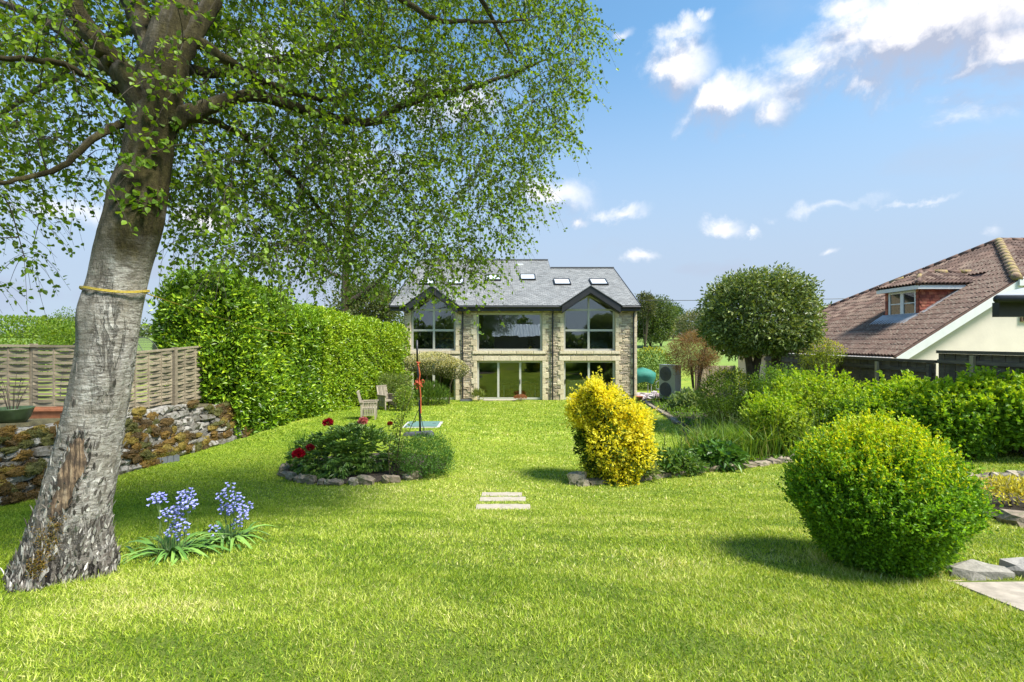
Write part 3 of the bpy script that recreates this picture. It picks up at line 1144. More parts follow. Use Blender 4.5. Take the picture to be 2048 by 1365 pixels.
    while True:
        y = e0 + s * ca
        if y > YRl:
            break
        xr = XR if y < YRr else XS + .12
        x = XL - (row % 2) * sw / 2
        while x < xr:
            x0 = max(x, XL) + .009; x1 = min(x + sw, xr) - .009
            if x1 - x0 > .02 and not under_gable((x0 + x1) / 2, y + .08):
                b = len(V)
                y1 = y + (ex + .07) * ca
                t = rng.uniform(.016, .026); k = rng.normal(0, .004)
                z0 = zr(y) + t + .02; z1 = zr(y) + .02 + (ex + .07) * sa - .004
                V += [(x0, y + k, z0), (x1, y + k + rng.normal(0, .003), z0 + rng.normal(0, .003)), (x1, y1, z1), (x0, y1, z1), (x0, y + k, z0 - t - .004), (x1, y + k, z0 - t - .004)]
                Fq += [(b, b + 1, b + 2, b + 3), (b + 4, b + 5, b + 1, b)]
                T += [scols[rng.integers(5)] * .5 + scols[1] * .5 * rng.uniform(.85, 1.15)] * 6
                yb0, yb1 = y, y + ex * ca
                deck.add([(x, yb0, zr(yb0)), (min(x + sw, xr), yb0, zr(yb0)), (min(x + sw, xr), yb1, zr(yb1)), (x, yb1, zr(yb1))], [(0, 1, 2, 3)])
            x += sw
        s += ex; row += 1
    roof = deck.build('roof', M['slatedark'], root)
    kind(obj('roof_slate', V, np.array(Fq), M['slate'], roof, tint=np.array(T)), 'stuff')
    mb = MB()      # rear slopes, ridges, verge
    for x0, x1, yr in ((XL, XS + .1, YRl), (XS + .11, XR, YRr)):
        zt = zr(yr) + .02
        mb.prism([(x0, yr, zt), (x1, yr, zt), (x1, 2 * yr - e0, ze), (x0, 2 * yr - e0, ze)], (0, 0, -.06))
    mb.prism([(XS + .1, YRr - .05, zr(YRr)), (XS + .1, YRl, zr(YRl)), (XS + .1, YRl + 2, zr(YRr))], (.05, 0, 0))
    mb.build('rear_roof', M['slatedark'], roof)
    mb = MB()
    for x0, x1, yr in ((XL, XS + .14, YRl), (XS + .15, XR + .02, YRr)):
        n = int((x1 - x0) / .45)
        for i in range(n):
            a = x0 + (x1 - x0) * i / n; b_ = x0 + (x1 - x0) * (i + 1) / n - .012
            mb.bar((a, yr, zr(yr) + .06), (b_, yr, zr(yr) + .06), .26, .06)
    mb.build('ridge', M['slatedark'], roof)
    mb = MB()
    for xx in (XL - .03, XR + .0):
        yr = YRl if xx < 0 else YRr
        mb.bar((xx, e0 - .02, zr(e0) - .06), (xx, yr, zr(yr) - .06), .05, .2)
    mb.build('verge', M['black'], roof)
    # rooflights
    for (px, py, wpx) in ((987, 558, 27), (1055.5, 557, 27), (1124, 566.5, 29), (1197, 566.5, 30), (856, 566, 27), (912, 566, 27)):
        u = (px - 1024) / F; v = (682.5 - py) / F
        d = (ze - tanr * e0 - CAMZ) / (v - tanr)
        X, Y, Z = u * d, d, CAMZ + v * d
        w = wpx / F * d / 2; L = .52
        ay = Vector((0, ca, sa)); nn = Vector((0, -sa, ca)); ax = Vector((1, 0, 0)); c0 = Vector((X, Y, Z)) + nn * .05
        mb = MB()

        def q(a, b_, lift):
            return c0 + ax * a + ay * b_ + nn * lift
        for (a0, a1, b0, b1) in ((-w - .06, -w, -L, L), (w, w + .06, -L, L), (-w - .06, w + .06, -L - .07, -L), (-w - .06, w + .06, L, L + .06)):
            mb.prism([q(a0, b0, -.04), q(a1, b0, -.04), q(a1, b1, -.04), q(a0, b1, -.04)], nn * .13)
        sk = mb.build('rooflight', M['black'], roof)
        mb = MB(); mb.prism([q(-w, -L, .045), q(w, -L, .045), q(w, L, .045), q(-w, L, .045)], nn * .012)
        mb.build('rooflight_pane', M['skyglass'], sk)
    u, v = (1041 - 1024) / F, (682.5 - 531) / F
    d = (ze - tanr * e0 - CAMZ) / (v - tanr)
    MB().box(u * d - .2, u * d + .2, d - .1, d + .12, CAMZ + v * d - .02, CAMZ + v * d + .1).build('roof_vent', M['white'], roof)
    # gutters, fascia, downpipes
    segs = [(XL, wf[0][1] - .0), (wf[0][2] + .0, wf[2][1] - .0), (wf[2][2] + .0, XR)]
    for a, b_ in segs:
        mb = MB()
        mb.box(a, b_, 26.60, 26.64, ze - .28, ze - .03)
        mb.box(a, b_, 26.641, FY - .05, ze - .28, ze - .25)
        mb.tube([(a, 26.53, ze - .07), (b_, 26.53, ze - .07)], .065, 8)
        mb.build('gutter', M['black'], root)
    for px in (925.7, 1105, 1266.5):
        x = hx(px)
        mb = MB()
        mb.tube([(x, 26.55, ze - .08), (x, 26.6, ze - .2), (x, FY - .1, ze - .42), (x, FY - .1, .02)], .042, 8)
        for z in (1.2, 2.6, 4.0):
            mb.box(x - .06, x + .06, FY - .1, FY - .02, z, z + .05)
        mb.build('downpipe', M['black'], root)
    # rooms
    mb = MB()
    mb.box(WL + .3, WR - .32, FY + .37, FY + 6.0, -.25, -.02)
    mb.build('ground_floor', M['intfloor'], root)
    mb = MB()
    mb.box(WL + .3, WR - .32, FY + .37, FY + 6.0, 2.26, 2.5)
    mb.build('upper_floor', M['intfloor'], root)
    mb = MB()
    mb.box(WL + .31, WR - .33, FY + 5.6, FY + 5.8, -.02, 2.26)
    mb.box(WL + .31, WR - .33, FY + 4.6, FY + 4.8, 2.5, 6.3)
    for x in (hx(932), hx(1106)):
        mb.box(x - .06, x + .06, FY + .37, FY + 5.6, -.02, 2.26)
        mb.box(x - .06, x + .06, FY + .37, FY + 4.6, 2.5, 5.1)
    mb.build('partition', M['plaster'], root)
    return root


t = NT('bright_rooflight_glass')       # rooflight: opaque pale blue-grey pane with a glossy surface
M['skyglass'] = t.done(t.bsdf((.62, .66, .70), .08, spec=.9))
house()


def furniture():
    # dining table and two chairs behind the sliding doors
    t = thing('dining_table', 'pale wooden dining table seen through the middle sliding doors', 'table', (hx(1040), FY + 2.0, 0))
    mb = MB(); mb.box(-1.0, 1.0, -.42, .42, .71, .75); mb.build('table_top', M['pine'], t, local=True)
    for sx in (-.93, .93):
        for sy in (-.36, .36):
            MB().box(sx - .035, sx + .035, sy - .035, sy + .035, 0, .71).build('leg', M['white'], t, local=True)
    for i, (dx, lab) in enumerate(((-.35, 'pine spindle chair at the dining table behind the middle pane'), (.38, 'pine spindle chair at the dining table behind the end pane'))):
        c = thing('dining_chair', lab, 'chair', (hx(1040) + dx, FY + 1.45, 0), 0, 'dining chairs indoors')
        MB().box(-.22, .22, -.2, .22, .43, .47).build('seat', M['pine'], c, local=True)
        for sx in (-.19, .19):
            MB().box(sx - .02, sx + .02, .16, .2, 0, .43).build('leg', M['pine'], c, local=True)
            MB().box(sx - .02, sx + .02, -.2, -.16, 0, .94).build('leg', M['pine'], c, local=True)
        mb = MB(); mb.box(-.21, .21, -.205, -.155, .86, .96)
        for k in range(5):
            mb.box(-.13 + k * .065 - .01, -.13 + k * .065 + .01, -.19, -.17, .47, .86)
        mb.build('backrest', M['pine'], c, local=True)
    for (px, lab) in ((888, 'pale bed behind the upper window of the hedge side gable'), (1205, 'white bed behind the upper window of the gable nearest the heat pump')):
        b = thing('bed', lab, 'bed', (hx(px), FY + 2.2, 2.5), 0, 'beds indoors')
        mb = MB(); mb.box(-.7, .7, -1, 1, .12, .34); mb.build('bed_base', M['pine'], b, local=True)
        V = []; n = 14
        for j in range(n):
            for i in range(n):
                a, c = i / (n - 1) * 2 - 1, j / (n - 1) * 2 - 1
                e = min(1, (1 - abs(a) ** 6) * 1.2) * min(1, (1 - abs(c) ** 6) * 1.2)
                V.append((a * .76, c * 1.02, .30 + e * (.42 + .06 * math.sin(a * 7 + c * 5) + .16 * (c > .5))))
        Fq = np.array([[j * n + i, j * n + i + 1, (j + 1) * n + i + 1, (j + 1) * n + i] for j in range(n - 1) for i in range(n - 1)])
        link('duvet', raw_mesh('duvet', np.array(V), Fq, smooth_=True), M['linen'], b)
    c = thing('cabinet', 'white cabinet with one open niche behind the yellow shrub side door', 'cabinet', (hx(1157), FY + .9, 0))
    mb = MB()
    mb.box(-.55, -.06, -.2, .2, 0, 1.05); mb.box(.22, .55, -.2, .2, 0, 1.05); mb.box(-.06, .22, -.2, .2, 0, .08); mb.box(-.06, .22, -.2, .2, .98, 1.05); mb.box(-.06, .22, .1, .2, .08, .98)
    mb.build('carcass', M['white'], c, local=True)
    for kx in (-.12, .28):
        MB().box(kx - .01, kx + .01, -.225, -.2, .5, .62).build('handle', M['black'], c, local=True)
    v = thing('lime_vase', 'small lime green vase on the sill of the wide upper window', 'vase', (hx(990), FY + .75, 2.5))
    MB().lathe([(.0, 0), (.1, 0), (.16, .12), (.15, .26), (.07, .36), (.08, .4), (.0, .39)], 16).build('vase_body', m_plain('lime_glaze', (.45, .52, .03), .3, .1, 5, 0), v, True, local=True)
    MB().lathe([(.07, .36), (.075, .42), (.06, .42)], 16).build('vase_rim', M['white'], v, local=True)
    v = thing('basket_planter', 'tan basket with a leafy houseplant in the wide upper window', 'houseplant', (hx(1063), FY + .8, 2.5))
    MB().lathe([(0, 0), (.2, 0), (.24, .2), (.22, .26), (.0, .24)], 16).build('basket', M['pine'], v, True, local=True)
    n = 160
    P = rng.normal(0, .08, (n, 3)); P[:, 2] = rng.uniform(.3, .9, n)
    A = np.stack([rng.normal(0, 1, n), rng.normal(0, 1, n), rng.uniform(-.2, 1, n)], 1)
    P += np.array(v.location)
    leaf_obj('foliage', P, A, rng.normal(size=(n, 3)), .16, .07, palette(n, [(.05, .13, .03), (.10, .2, .05)]), M['gloss'], v, 'ovate')
    p = thing('pendant_lamp', 'pale dome pendant lamp hanging behind the middle sliding doors', 'lamp', (hx(987), FY + 1.4, 0))
    MB().lathe([(.02, 1.95), (.06, 1.93), (.2, 1.76), (.19, 1.75), (.05, 1.9)], 18).build('lamp_shade', M['white'], p, True, local=True)
    MB().tube([(0, 0, 1.94), (0, 0, 2.26)], .008, 6).build('cord', M['black'], p, local=True)


furniture()

# ------------------------------------------------------------------ dry stone retaining wall
def stone_wall():
    root = thing('dry_stone_wall', 'low mossy limestone retaining wall below the woven fence', 'wall', (-8.4, 10.5, .5))
    y0, y1 = 6.2, 15.1

    def top(y):
        return float(np.interp(y, [6, 7, 14.5, 15.2], [1.98, 1.93, 1.46, 1.42]))
    ys = np.arange(y0, y1 + .01, .45)
    mb = MB()
    for a, b in zip(ys[:-1], ys[1:]):
        za, zb = g(-8, a) - .2, g(-8, b) - .2
        mb.add([(-8.36, a, za), (-8.36, b, zb), (-8.62, b, top(b) - .07), (-8.62, a, top(a) - .07), (-8.98, a, top(a) - .07), (-8.98, b, top(b) - .07)],
               [(0, 3, 2, 1), (3, 4, 5, 2)])
    mb.build('earth_core', M['earth'], root)
    spots = []
    z = 0.0
    course = 0
    while z < 1.5:
        h = random.uniform(.13, .21)
        y = y0 + random.uniform(0, .2)
        while y < y1:
            w = random.choice((.2, .26, .32, .42, .5)) * random.uniform(.85, 1.15)
            yc = y + w / 2
            gz = g(-8, yc); H = top(yc) - gz
            if z + h * .6 < H:
                fr = (z + h / 2) / H
                x = -8.26 - .30 * fr
                hh = h * random.uniform(.85, 1.2)
                loc = Vector((x - .09 + random.uniform(-.03, .035), yc, gz + z + h / 2))
                rock('stone', loc, (.36, w * 1.1, hh * 1.12), 'dry', root, (random.uniform(-.10, .10), random.uniform(-.1, .1), random.uniform(-.1, .1)))
                spots.append((loc, w, hh))
            y += w
        z += h; course += 1
    # moss cushions
    V = []; T = []; Fq = []
    LP = []; LA = []; LT = []
    nfn = sines(31, 10, 1.2, 4)
    count = 0
    for (loc, w, hh) in spots:
        m = nfn(np.array([[loc.x * 2, loc.y, loc.z * 1.7]]))[0]
        H = (loc.z - g(-8, loc.y)) / (top(loc.y) - g(-8, loc.y))
        if m + (H - .5) * .8 + (.45 if 10.8 < loc.y < 14.3 else .1) < .0:
            continue
        for k in range(2):
            c = np.array([loc.x + .16 + random.uniform(-.02, .03), loc.y + random.uniform(-.5, .5) * w, loc.z + random.uniform(-.3, .6) * hh])
            r = np.array([.055, random.uniform(.10, .22), random.uniform(.05, .11)])
            nu, nv = 9, 6
            b = len(V)
            col = np.array([(.10, .06, .015), (.16, .095, .018), (.085, .085, .02), (.19, .14, .025), (.07, .045, .015)][random.randrange(5)])
            for a in range(nv):
                for q in range(nu):
                    th = math.pi * (a + .2) / (nv - .6); ph = 2 * math.pi * q / nu
                    d = np.array([math.sin(th) * math.cos(ph), math.sin(th) * math.sin(ph), math.cos(th)])
                    p = c + d * r * (1 + rng.normal(0, .22))
                    V.append(p); T.append(col * rng.uniform(.7, 1.3))
            for a in range(nv - 1):
                for q in range(nu):
                    q2 = (q + 1) % nu
                    Fq.append((b + a * nu + q, b + (a + 1) * nu + q, b + (a + 1) * nu + q2, b + a * nu + q2))
            n = 240
            D = unit(rng.normal(size=(n, 3)))
            LP.append(c + D * r * .95); LA.append(D + rng.normal(0, .4, (n, 3)) + np.array([0, 0, .3]))
            LT.append(np.clip(col[None] * rng.uniform(.8, 2.1, n)[:, None], 0, 1))
    o = obj('moss', V, np.array(Fq), M['moss'], root, tint=np.array(T), smooth_=False); kind(o, 'stuff')
    P = np.concatenate(LP); A = np.concatenate(LA); n = len(P)
    o = leaf_obj('moss_fronds', P, A, rng.normal(size=(n, 3)), rng.uniform(.02, .045, n), .012, np.concatenate(LT), M['leaf'], root, 'rhomb')
    kind(o, 'stuff')


stone_wall()

# ------------------------------------------------------------------ woven fence on the wall
def woven_fence():
    root = thing('woven_fence', 'weathered woven slat fence standing on the stone wall terrace', 'fence', (-10, 11.5, 1.7))
    pts = [(-14.6, 10.5, 3.24), (-12.75, 10.75, 3.23), (-10.92, 10.98, 3.21), (-9.12, 11.25, 3.18), (-9.08, 12.95, 3.10), (-9.1, 14.35, 3.17)]
    tw = .012
    for k in range(len(pts) - 1):
        a = Vector(pts[k][:2]); b = Vector(pts[k + 1][:2])
        L = (b - a).length; u = (b - a) / L; n = Vector((u.y, -u.x))
        zt0 = pts[k][2]; zt1 = pts[k + 1][2]
        zb = max(g(a.x, a.y), g(b.x, b.y)) + .02
        nb = 3 if L > 1.6 else 2
        if k == 3:
            zt0 = 3.02
        ns = int((min(zt0, zt1) - .06 - zb) / .079)
        for i in range(ns + 1):
            V = []; Fq = []
            m = 6 * (nb + 1)
            sgn = 1 if i % 2 else -1
            f = (i + .5) / (ns + 1)
            h = .068 * random.uniform(.88, 1.08)
            sag = random.uniform(-.006, .006)
            for j in range(m + 1):
                t = j / m
                off = sgn * .02 * math.sin(math.pi * t * (nb + 1))
                off = off + random.uniform(-.002, .002)
                z = zb + (zt0 + (zt1 - zt0) * t - .05 - zb) * f + sag * math.sin(t * 6)
                for (dz, dn) in ((-h / 2, -tw / 2), (-h / 2, tw / 2), (h / 2, tw / 2), (h / 2, -tw / 2)):
                    p = a + u * (L * (.02 + .96 * t)) + n * (off + dn)
                    V.append((p.x, p.y, z + dz))
            for j in range(m):
                for q in range(4):
                    q2 = (q + 1) % 4
                    Fq.append((j * 4 + q, j * 4 + q2, j * 4 + 4 + q2, j * 4 + 4 + q))
            obj('slat', V, Fq, M['weave'], root)
        for i in range(1, nb + 1):
            t = i / (nb + 1)
            p = a + u * L * t
            MB().box(p.x - .018, p.x + .018, p.y - .012, p.y + .012, zb - .02, zt0 + (zt1 - zt0) * t - .03).build('batten', M['weave'], root)
        MB().bar((a.x, a.y, zt0 - .02), (b.x, b.y, zt1 - .02), .07, .05).build('top_rail', M['weave'], root)
        pz = g(b.x, b.y)
        tall = .22 if k == 4 else .03
        MB().box(b.x - .05, b.x + .05, b.y - .05 + .06, b.y + .05 + .06, pz - .2, zt1 + tall).build('post', M['fencewood' if k == 4 else 'weave'], root)


woven_fence()


def terrace_items():
    p = PX(25, 850, 8.75); z = g(p.x, p.y)
    t = thing('green_pot', 'dark green glazed bowl pot at the photo edge on the wall terrace', 'pot', (p.x, p.y, z + .0))
    MB().lathe([(0, .02), (.17, .02), (.24, .12), (.285, .27), (.30, .30), (.27, .30), (.24, .25), (0, .22)], 24).build('pot_body', M['potgreen'], t, True, local=True)
    mb = MB()
    for k in range(9):
        a = k * .7; l = random.uniform(.35, .75)
        mb.tube([(.05 * math.cos(a), .05 * math.sin(a), .22), (.12 * math.cos(a), .12 * math.sin(a), .22 + l * .6), (.2 * math.cos(a), .2 * math.sin(a), .22 + l)], [.006, .005, .003], 5)
    mb.build('stem', M['twig'], t, local=True)
    p = PX(97, 830, 9.7); z = g(p.x, p.y)
    t = thing('terracotta_trough', 'rectangular terracotta trough planter behind the birch trunk', 'planter', (p.x, p.y, z), .06)
    mb = MB(); w, d, h = .40, .15, .22
    lo = [(-w + .05, -d + .03, 0), (w - .05, -d + .03, 0), (w - .05, d - .03, 0), (-w + .05, d - .03, 0)]
    hi = [(-w, -d, h), (w, -d, h), (w, d, h), (-w, d, h)]
    mb.add(lo + hi, [(0, 3, 2, 1), (0, 1, 5, 4), (1, 2, 6, 5), (2, 3, 7, 6), (3, 0, 4, 7)])
    mb.build('trough_body', M['terracotta'], t, local=True)
    mb = MB(); mb.box(-w - .02, w + .02, -d - .02, -d + .02, h - .03, h + .015); mb.box(-w - .02, w + .02, d - .02, d + .02, h - .03, h + .015)
    mb.box(-w - .02, -w + .02, -d + .02, d - .02, h - .03, h + .015); mb.box(w - .02, w + .02, -d + .02, d - .02, h - .03, h + .015)
    mb.build('trough_rim', M['terracotta'], t, local=True)
    MB().box(-w + .02, w - .02, -d + .02, d - .02, h - .06, h - .02).build('soil', M['earth'], t, local=True)
    p = PX(316, 822, 11.3); z = g(p.x, p.y)
    t = thing('grey_planter', 'long grey slatted planter tray on the mossy wall top', 'planter', (p.x + .05, p.y, z), .9)
    for k in range(6):
        MB().box(-.36 + k * .12, -.36 + k * .12 + .112, -.12, -.10, 0, .15).build('slat', M['slateblock'], t, local=True)
    MB().box(-.36, .36, -.098, .12, 0, .13).build('tray', M['slateblock'], t, local=True)
    n = 500
    P = np.stack([rng.uniform(-.33, .33, n), rng.uniform(-.08, .1, n), rng.uniform(.13, .2, n)], 1)
    V, fcs, k = leaf_arrays(P, rng.normal(size=(n, 3)) + [0, 0, .8], rng.normal(size=(n, 3)), .05, .02)
    link('foliage', raw_mesh('foliage', V, fcs, tint=np.repeat(palette(n, [(.12, .16, .02), (.2, .2, .03)]), k, 0)), M['leaf'], t)
    p = PX(372, 808, 12.9); z = g(p.x, p.y)
    t = thing('dark_block', 'dark grey block on the wall terrace under the pale blue pot', 'block', (p.x, p.y, z), .5)
    MB().box(-.24, .24, -.12, .12, 0, .18).build('block_body', M['slateblock'], t, local=True)
    MB().box(-.22, .22, -.10, .10, .18, .2).build('block_cap', M['slateblock'], t, local=True)
    t = thing('blue_pot', 'pale blue glazed pot with a dry plant on a dark block', 'pot', (p.x, p.y, z + .2))
    MB().lathe([(0, 0), (.12, 0), (.165, .10), (.17, .13), (.15, .13), (.13, .1), (0, .09)], 20).build('pot_body', M['potblue'], t, True, local=True)
    n = 60
    P = rng.normal(0, .05, (n, 3)) * [1, 1, 0] + [0, 0, .1]
    V, fcs, k = leaf_arrays(P, np.stack([rng.normal(0, .35, n), rng.normal(0, .35, n), np.ones(n)], 1), rng.normal(size=(n, 3)), rng.uniform(.2, .45, n), .012, 'blade')
    link('stem', raw_mesh('stem', V, fcs, tint=np.repeat(palette(n, [(.2, .2, .06), (.3, .24, .1)]), k, 0)), M['leaf'], t)
    # heather-like scruffy plant against the fence
    p = PX(330, 800, 11.9); z = g(p.x, p.y)
    t = thing('scruffy_shrub', 'brown and green twiggy shrub against the receding woven fence', 'shrub', (p.x, p.y, z))
    n = 1500
    P, D, hgt = ell_shell(n, (p.x, p.y, z + .35), (.35, .6, .5), .2, .3, 71)
    A = D + rng.normal(0, .4, (len(P), 3)) + [0, 0, .6]
    leaf_obj('foliage', P, A, rng.normal(size=(len(P), 3)), .09, .012, palette(len(P), [(.10, .08, .03), (.14, .15, .03), (.20, .14, .07)]), M['leaf'], t)
    mb = MB()
    for k in range(14):
        a = random.uniform(0, 6.28); mb.tube([(p.x, p.y, z), (p.x + .15 * math.cos(a), p.y + .25 * math.sin(a), z + .4), (p.x + .28 * math.cos(a), p.y + .5 * math.sin(a), z + .75)], [.01, .007, .003], 5)
    mb.build('stem', M['twig'], t)
    # netted cage behind the fence
    t = thing('net_cage', 'low arched cage of dark wire netting behind the woven fence', 'cage', (-9.9, 13.2, 1.6))
    for k, yy in enumerate((12.2, 12.8, 13.4, 14.0)):
        pts = [(-10.7 + .7 * math.cos(a) + .0, yy, 1.9 + 1.52 * math.sin(a)) for a in np.linspace(math.pi, 0, 13)]
        MB().tube(pts, .012, 6).build('hoop', M['mesh'], t)
    mb = MB()
    for a in np.linspace(.15, math.pi - .15, 34):
        mb.bar((-10.7 + .705 * math.cos(a), 12.2, 1.9 + 1.525 * math.sin(a)), (-10.7 + .705 * math.cos(a), 14.0, 1.9 + 1.525 * math.sin(a)), .006, .006)
    for yy in np.arange(12.2, 14.0, .05):
        pts = [(-10.7 + .7 * math.cos(a), yy, 1.9 + 1.52 * math.sin(a)) for a in np.linspace(math.pi - .15, .15, 10)]
        for i in range(9):
            mb.bar(pts[i], pts[i + 1], .006, .006)
    mb.build('netting', M['mesh'], t)


terrace_items()

# ------------------------------------------------------------------ the big birch
def birch():
    R = np.random.default_rng(21)
    path = [(130, 1150, 4.18, 112), (136, 1118, 4.18, 98), (143, 1060, 4.18, 84), (154, 1000, 4.18, 76), (180, 880, 4.2, 68), (207, 740, 4.22, 63), (225, 620, 4.25, 62),
            (245, 520, 4.28, 62), (268, 440, 4.3, 62), (289, 350, 4.34, 55), (300, 280, 4.36, 53), (312, 215, 4.38, 54), (325, 150, 4.4, 54),
            (340, 80, 4.44, 48), (356, 0, 4.5, 44), (368, -120, 4.6, 38), (375, -300, 4.7, 34), (380, -560, 4.8, 22), (400, -800, 4.8, 8)]
    base = PX(130, 1150, 4.18)
    root = thing('birch_tree', 'big old silver birch leaning over the lawn with torn bark near its foot', 'tree', (base.x, base.y, base.z))
    sp = spline(path, 6)
    pts = [PX(a[0], a[1], a[2]) for a in sp]; rr = [a[3] / F * a[2] * .77 for a in sp]
    fn = sines(40, 10, 3, 9); fn2 = sines(41, 12, 12, 30)
    scar_c = PX(165, 970, 4.18); 

    def wob(i, a, p):
        q = np.array([[math.cos(a) * .5 + p.x * .2, math.sin(a) * .5 + p.y * .2, p.z * .45]])
        h = p.z - base.z
        fl = max(0, 1 - h / .45)
        k = 1 + .05 * fn(q * 2)[0] + .02 * fn2(q * 2.5)[0] + fl * (.16 * math.sin(3 * a + .7) + .10 * math.sin(5 * a + 2))
        # swollen knots
        for (kh, ka, s) in ((2.25, 3.9, .14), (2.9, 4.4, .12), (3.3, 2.6, .10)):
            k += s * math.exp(-((h - kh) / .22) ** 2) * max(0, math.cos(a - ka)) ** 2
        return k
    sp2 = spline(path, 20)
    pt2 = [PX(a[0], a[1], a[2]) for a in sp2]; r2 = np.array([a[3] / F * a[2] * .75 for a in sp2])
    SD = 96
    v, f = tube_arrays(pt2, r2, SD, True)
    ctr = np.repeat(np.array([tuple(q) for q in pt2]), SD, 0); rad_ = v - ctr
    dirn = unit(rad_); hh = ctr[:, 2] - base.z
    an = np.arctan2(dirn[:, 1], dirn[:, 0])
    flare = np.clip(1 - hh / .5, 0, 1)
    q = dirn * 1.0; q = np.stack([dirn[:, 0], dirn[:, 1], hh * .55], 1)
    big = .045 * fn(q) + .02 * fn2(q * .6)
    for (kh, ka, s_, w_) in ((2.25, -2.0, .16, .2), (2.95, -1.2, .14, .2), (3.35, -2.6, .12, .18), (1.75, -.6, .07, .25)):
        big += s_ * np.exp(-((hh - kh) / w_) ** 2) * np.maximum(0, np.cos(an - ka)) ** 2
    big += flare ** 1.5 * (.14 * np.sin(3 * an + .7) + .09 * np.sin(5 * an + 2) + .05 * np.sin(9 * an))
    fine = np.zeros(len(v))
    for o_, (fr_, am_) in enumerate(((9, 1.0), (17, .6), (33, .35))):
        nq = np.stack([dirn[:, 0] * fr_ * .8, dirn[:, 1] * fr_ * .8, hh * fr_ * .55], 1)
        fine += am_ * (.5 - np.abs(sines(600 + o_, 14, .6, 1.8)(nq)))
    amp = .046 * np.clip(1.3 - hh / 1.1, .3, 1) + .004
    v = ctr + rad_ * (1 + big)[:, None] + dirn * (fine * amp * .5)[:, None]
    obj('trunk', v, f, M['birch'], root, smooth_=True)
    # torn bark: a ragged wood scar on the side of the foot, proud of the trunk surface
    edge = [(148, 880), (163, 872), (172, 888), (176, 915), (168, 945), (150, 985), (137, 1015), (118, 1040), (100, 1044), (97, 1020), (108, 980), (122, 930), (136, 892)]
    tp = np.array([(p.x, p.y, p.z) for p in pts]); tr = np.array(rr)

    from mathutils.bvhtree import BVHTree
    bvh = BVHTree.FromPolygons([tuple(q_) for q_ in v], [tuple(q_) for q_ in f])
    eye = Vector((0, 0, CAMZ))

    def on_trunk(px, py, lift):
        dr_ = (PX(px, py, 4.0) - eye).normalized()
        hit, nr, ix, ds = bvh.ray_cast(eye, dr_)
        if hit is None:
            return PX(px, py, 4.15)
        if nr.dot(dr_) > 0:
            nr = -nr
        return hit + nr * lift
    cols, rows = 15, 36
    V = []
    ys = np.linspace(872, 1044, rows)
    strand = np.convolve(R.uniform(-.008, .012, cols + 2), [.25, .5, .25], 'valid')
    ed = np.array(edge, float)
    for j, y in enumerate(ys):
        xs = []
        for i in range(len(ed)):
            a, b = ed[i], ed[(i + 1) % len(ed)]
            if (a[1] - y) * (b[1] - y) <= 0 and a[1] != b[1]:
                xs.append(a[0] + (b[0] - a[0]) * (y - a[1]) / (b[1] - a[1]))
        x0, x1 = min(xs) - 3 * math.sin(j * .5), max(xs) + 5 * math.sin(j * .45 + 2)
        for i in range(cols):
            t = i / (cols - 1)
            lift = .007 + .5 * strand[i]
            if i in (0, cols - 1) or j in (0, rows - 1):
                lift = -.012
            V.append(on_trunk(x0 + (x1 - x0) * t, y, lift))
    Fq = [(j * cols + i, j * cols + i + 1, (j + 1) * cols + i + 1, (j + 1) * cols + i) for j in range(rows - 1) for i in range(cols - 1)]
    obj('bark_scar', V, Fq, M['palewood'], root, smooth_=True)
    # raised bark plates on the lower stem and a torn lip round the wound
    cand = np.where((hh > .02) & (hh < 1.9) & (R.uniform(size=len(v)) < np.clip(.26 - hh * .13, .02, 1)))[0]
    n_ = len(cand)
    up_ = np.array(pts[20] - pts[6]); up_ /= np.linalg.norm(up_)
    bt = palette(n_, [(.05, .042, .034), (.14, .12, .10), (.34, .315, .275), (.56, .53, .48)], [.3, .3, .25, .15], .2, R)
    kind(leaf_obj('bark_plates', v[cand] + dirn[cand] * .003, np.tile(up_, (n_, 1)) + R.normal(0, .18, (n_, 3)), dirn[cand] + R.normal(0, .15, (n_, 3)), R.uniform(.03, .10, n_), R.uniform(.012, .034, n_), bt, M['plates'], root, 'ovate', -.25), 'stuff')
    EP = []; EN = []
    for k_ in range(len(edge)):
        a_, b_ = np.array(edge[k_], float), np.array(edge[(k_ + 1) % len(edge)], float)
        for t_ in np.linspace(0, 1, 9):
            q_ = a_ + (b_ - a_) * t_ + R.normal(0, 2.2, 2)
            EP.append(tuple(on_trunk(q_[0], q_[1], .008)))
    EP = np.array(EP); n_ = len(EP)
    bt = palette(n_, [(.03, .025, .02), (.10, .085, .07), (.30, .28, .25)], [.5, .3, .2], .2, R)
    kind(leaf_obj('torn_lip', EP, np.tile(up_, (n_, 1)) + R.normal(0, .3, (n_, 3)), np.tile([.1, -1., .1], (n_, 1)) + R.normal(0, .3, (n_, 3)), R.uniform(.03, .085, n_), R.uniform(.012, .028, n_), bt, M['plates'], root, 'ovate', -.3), 'stuff')
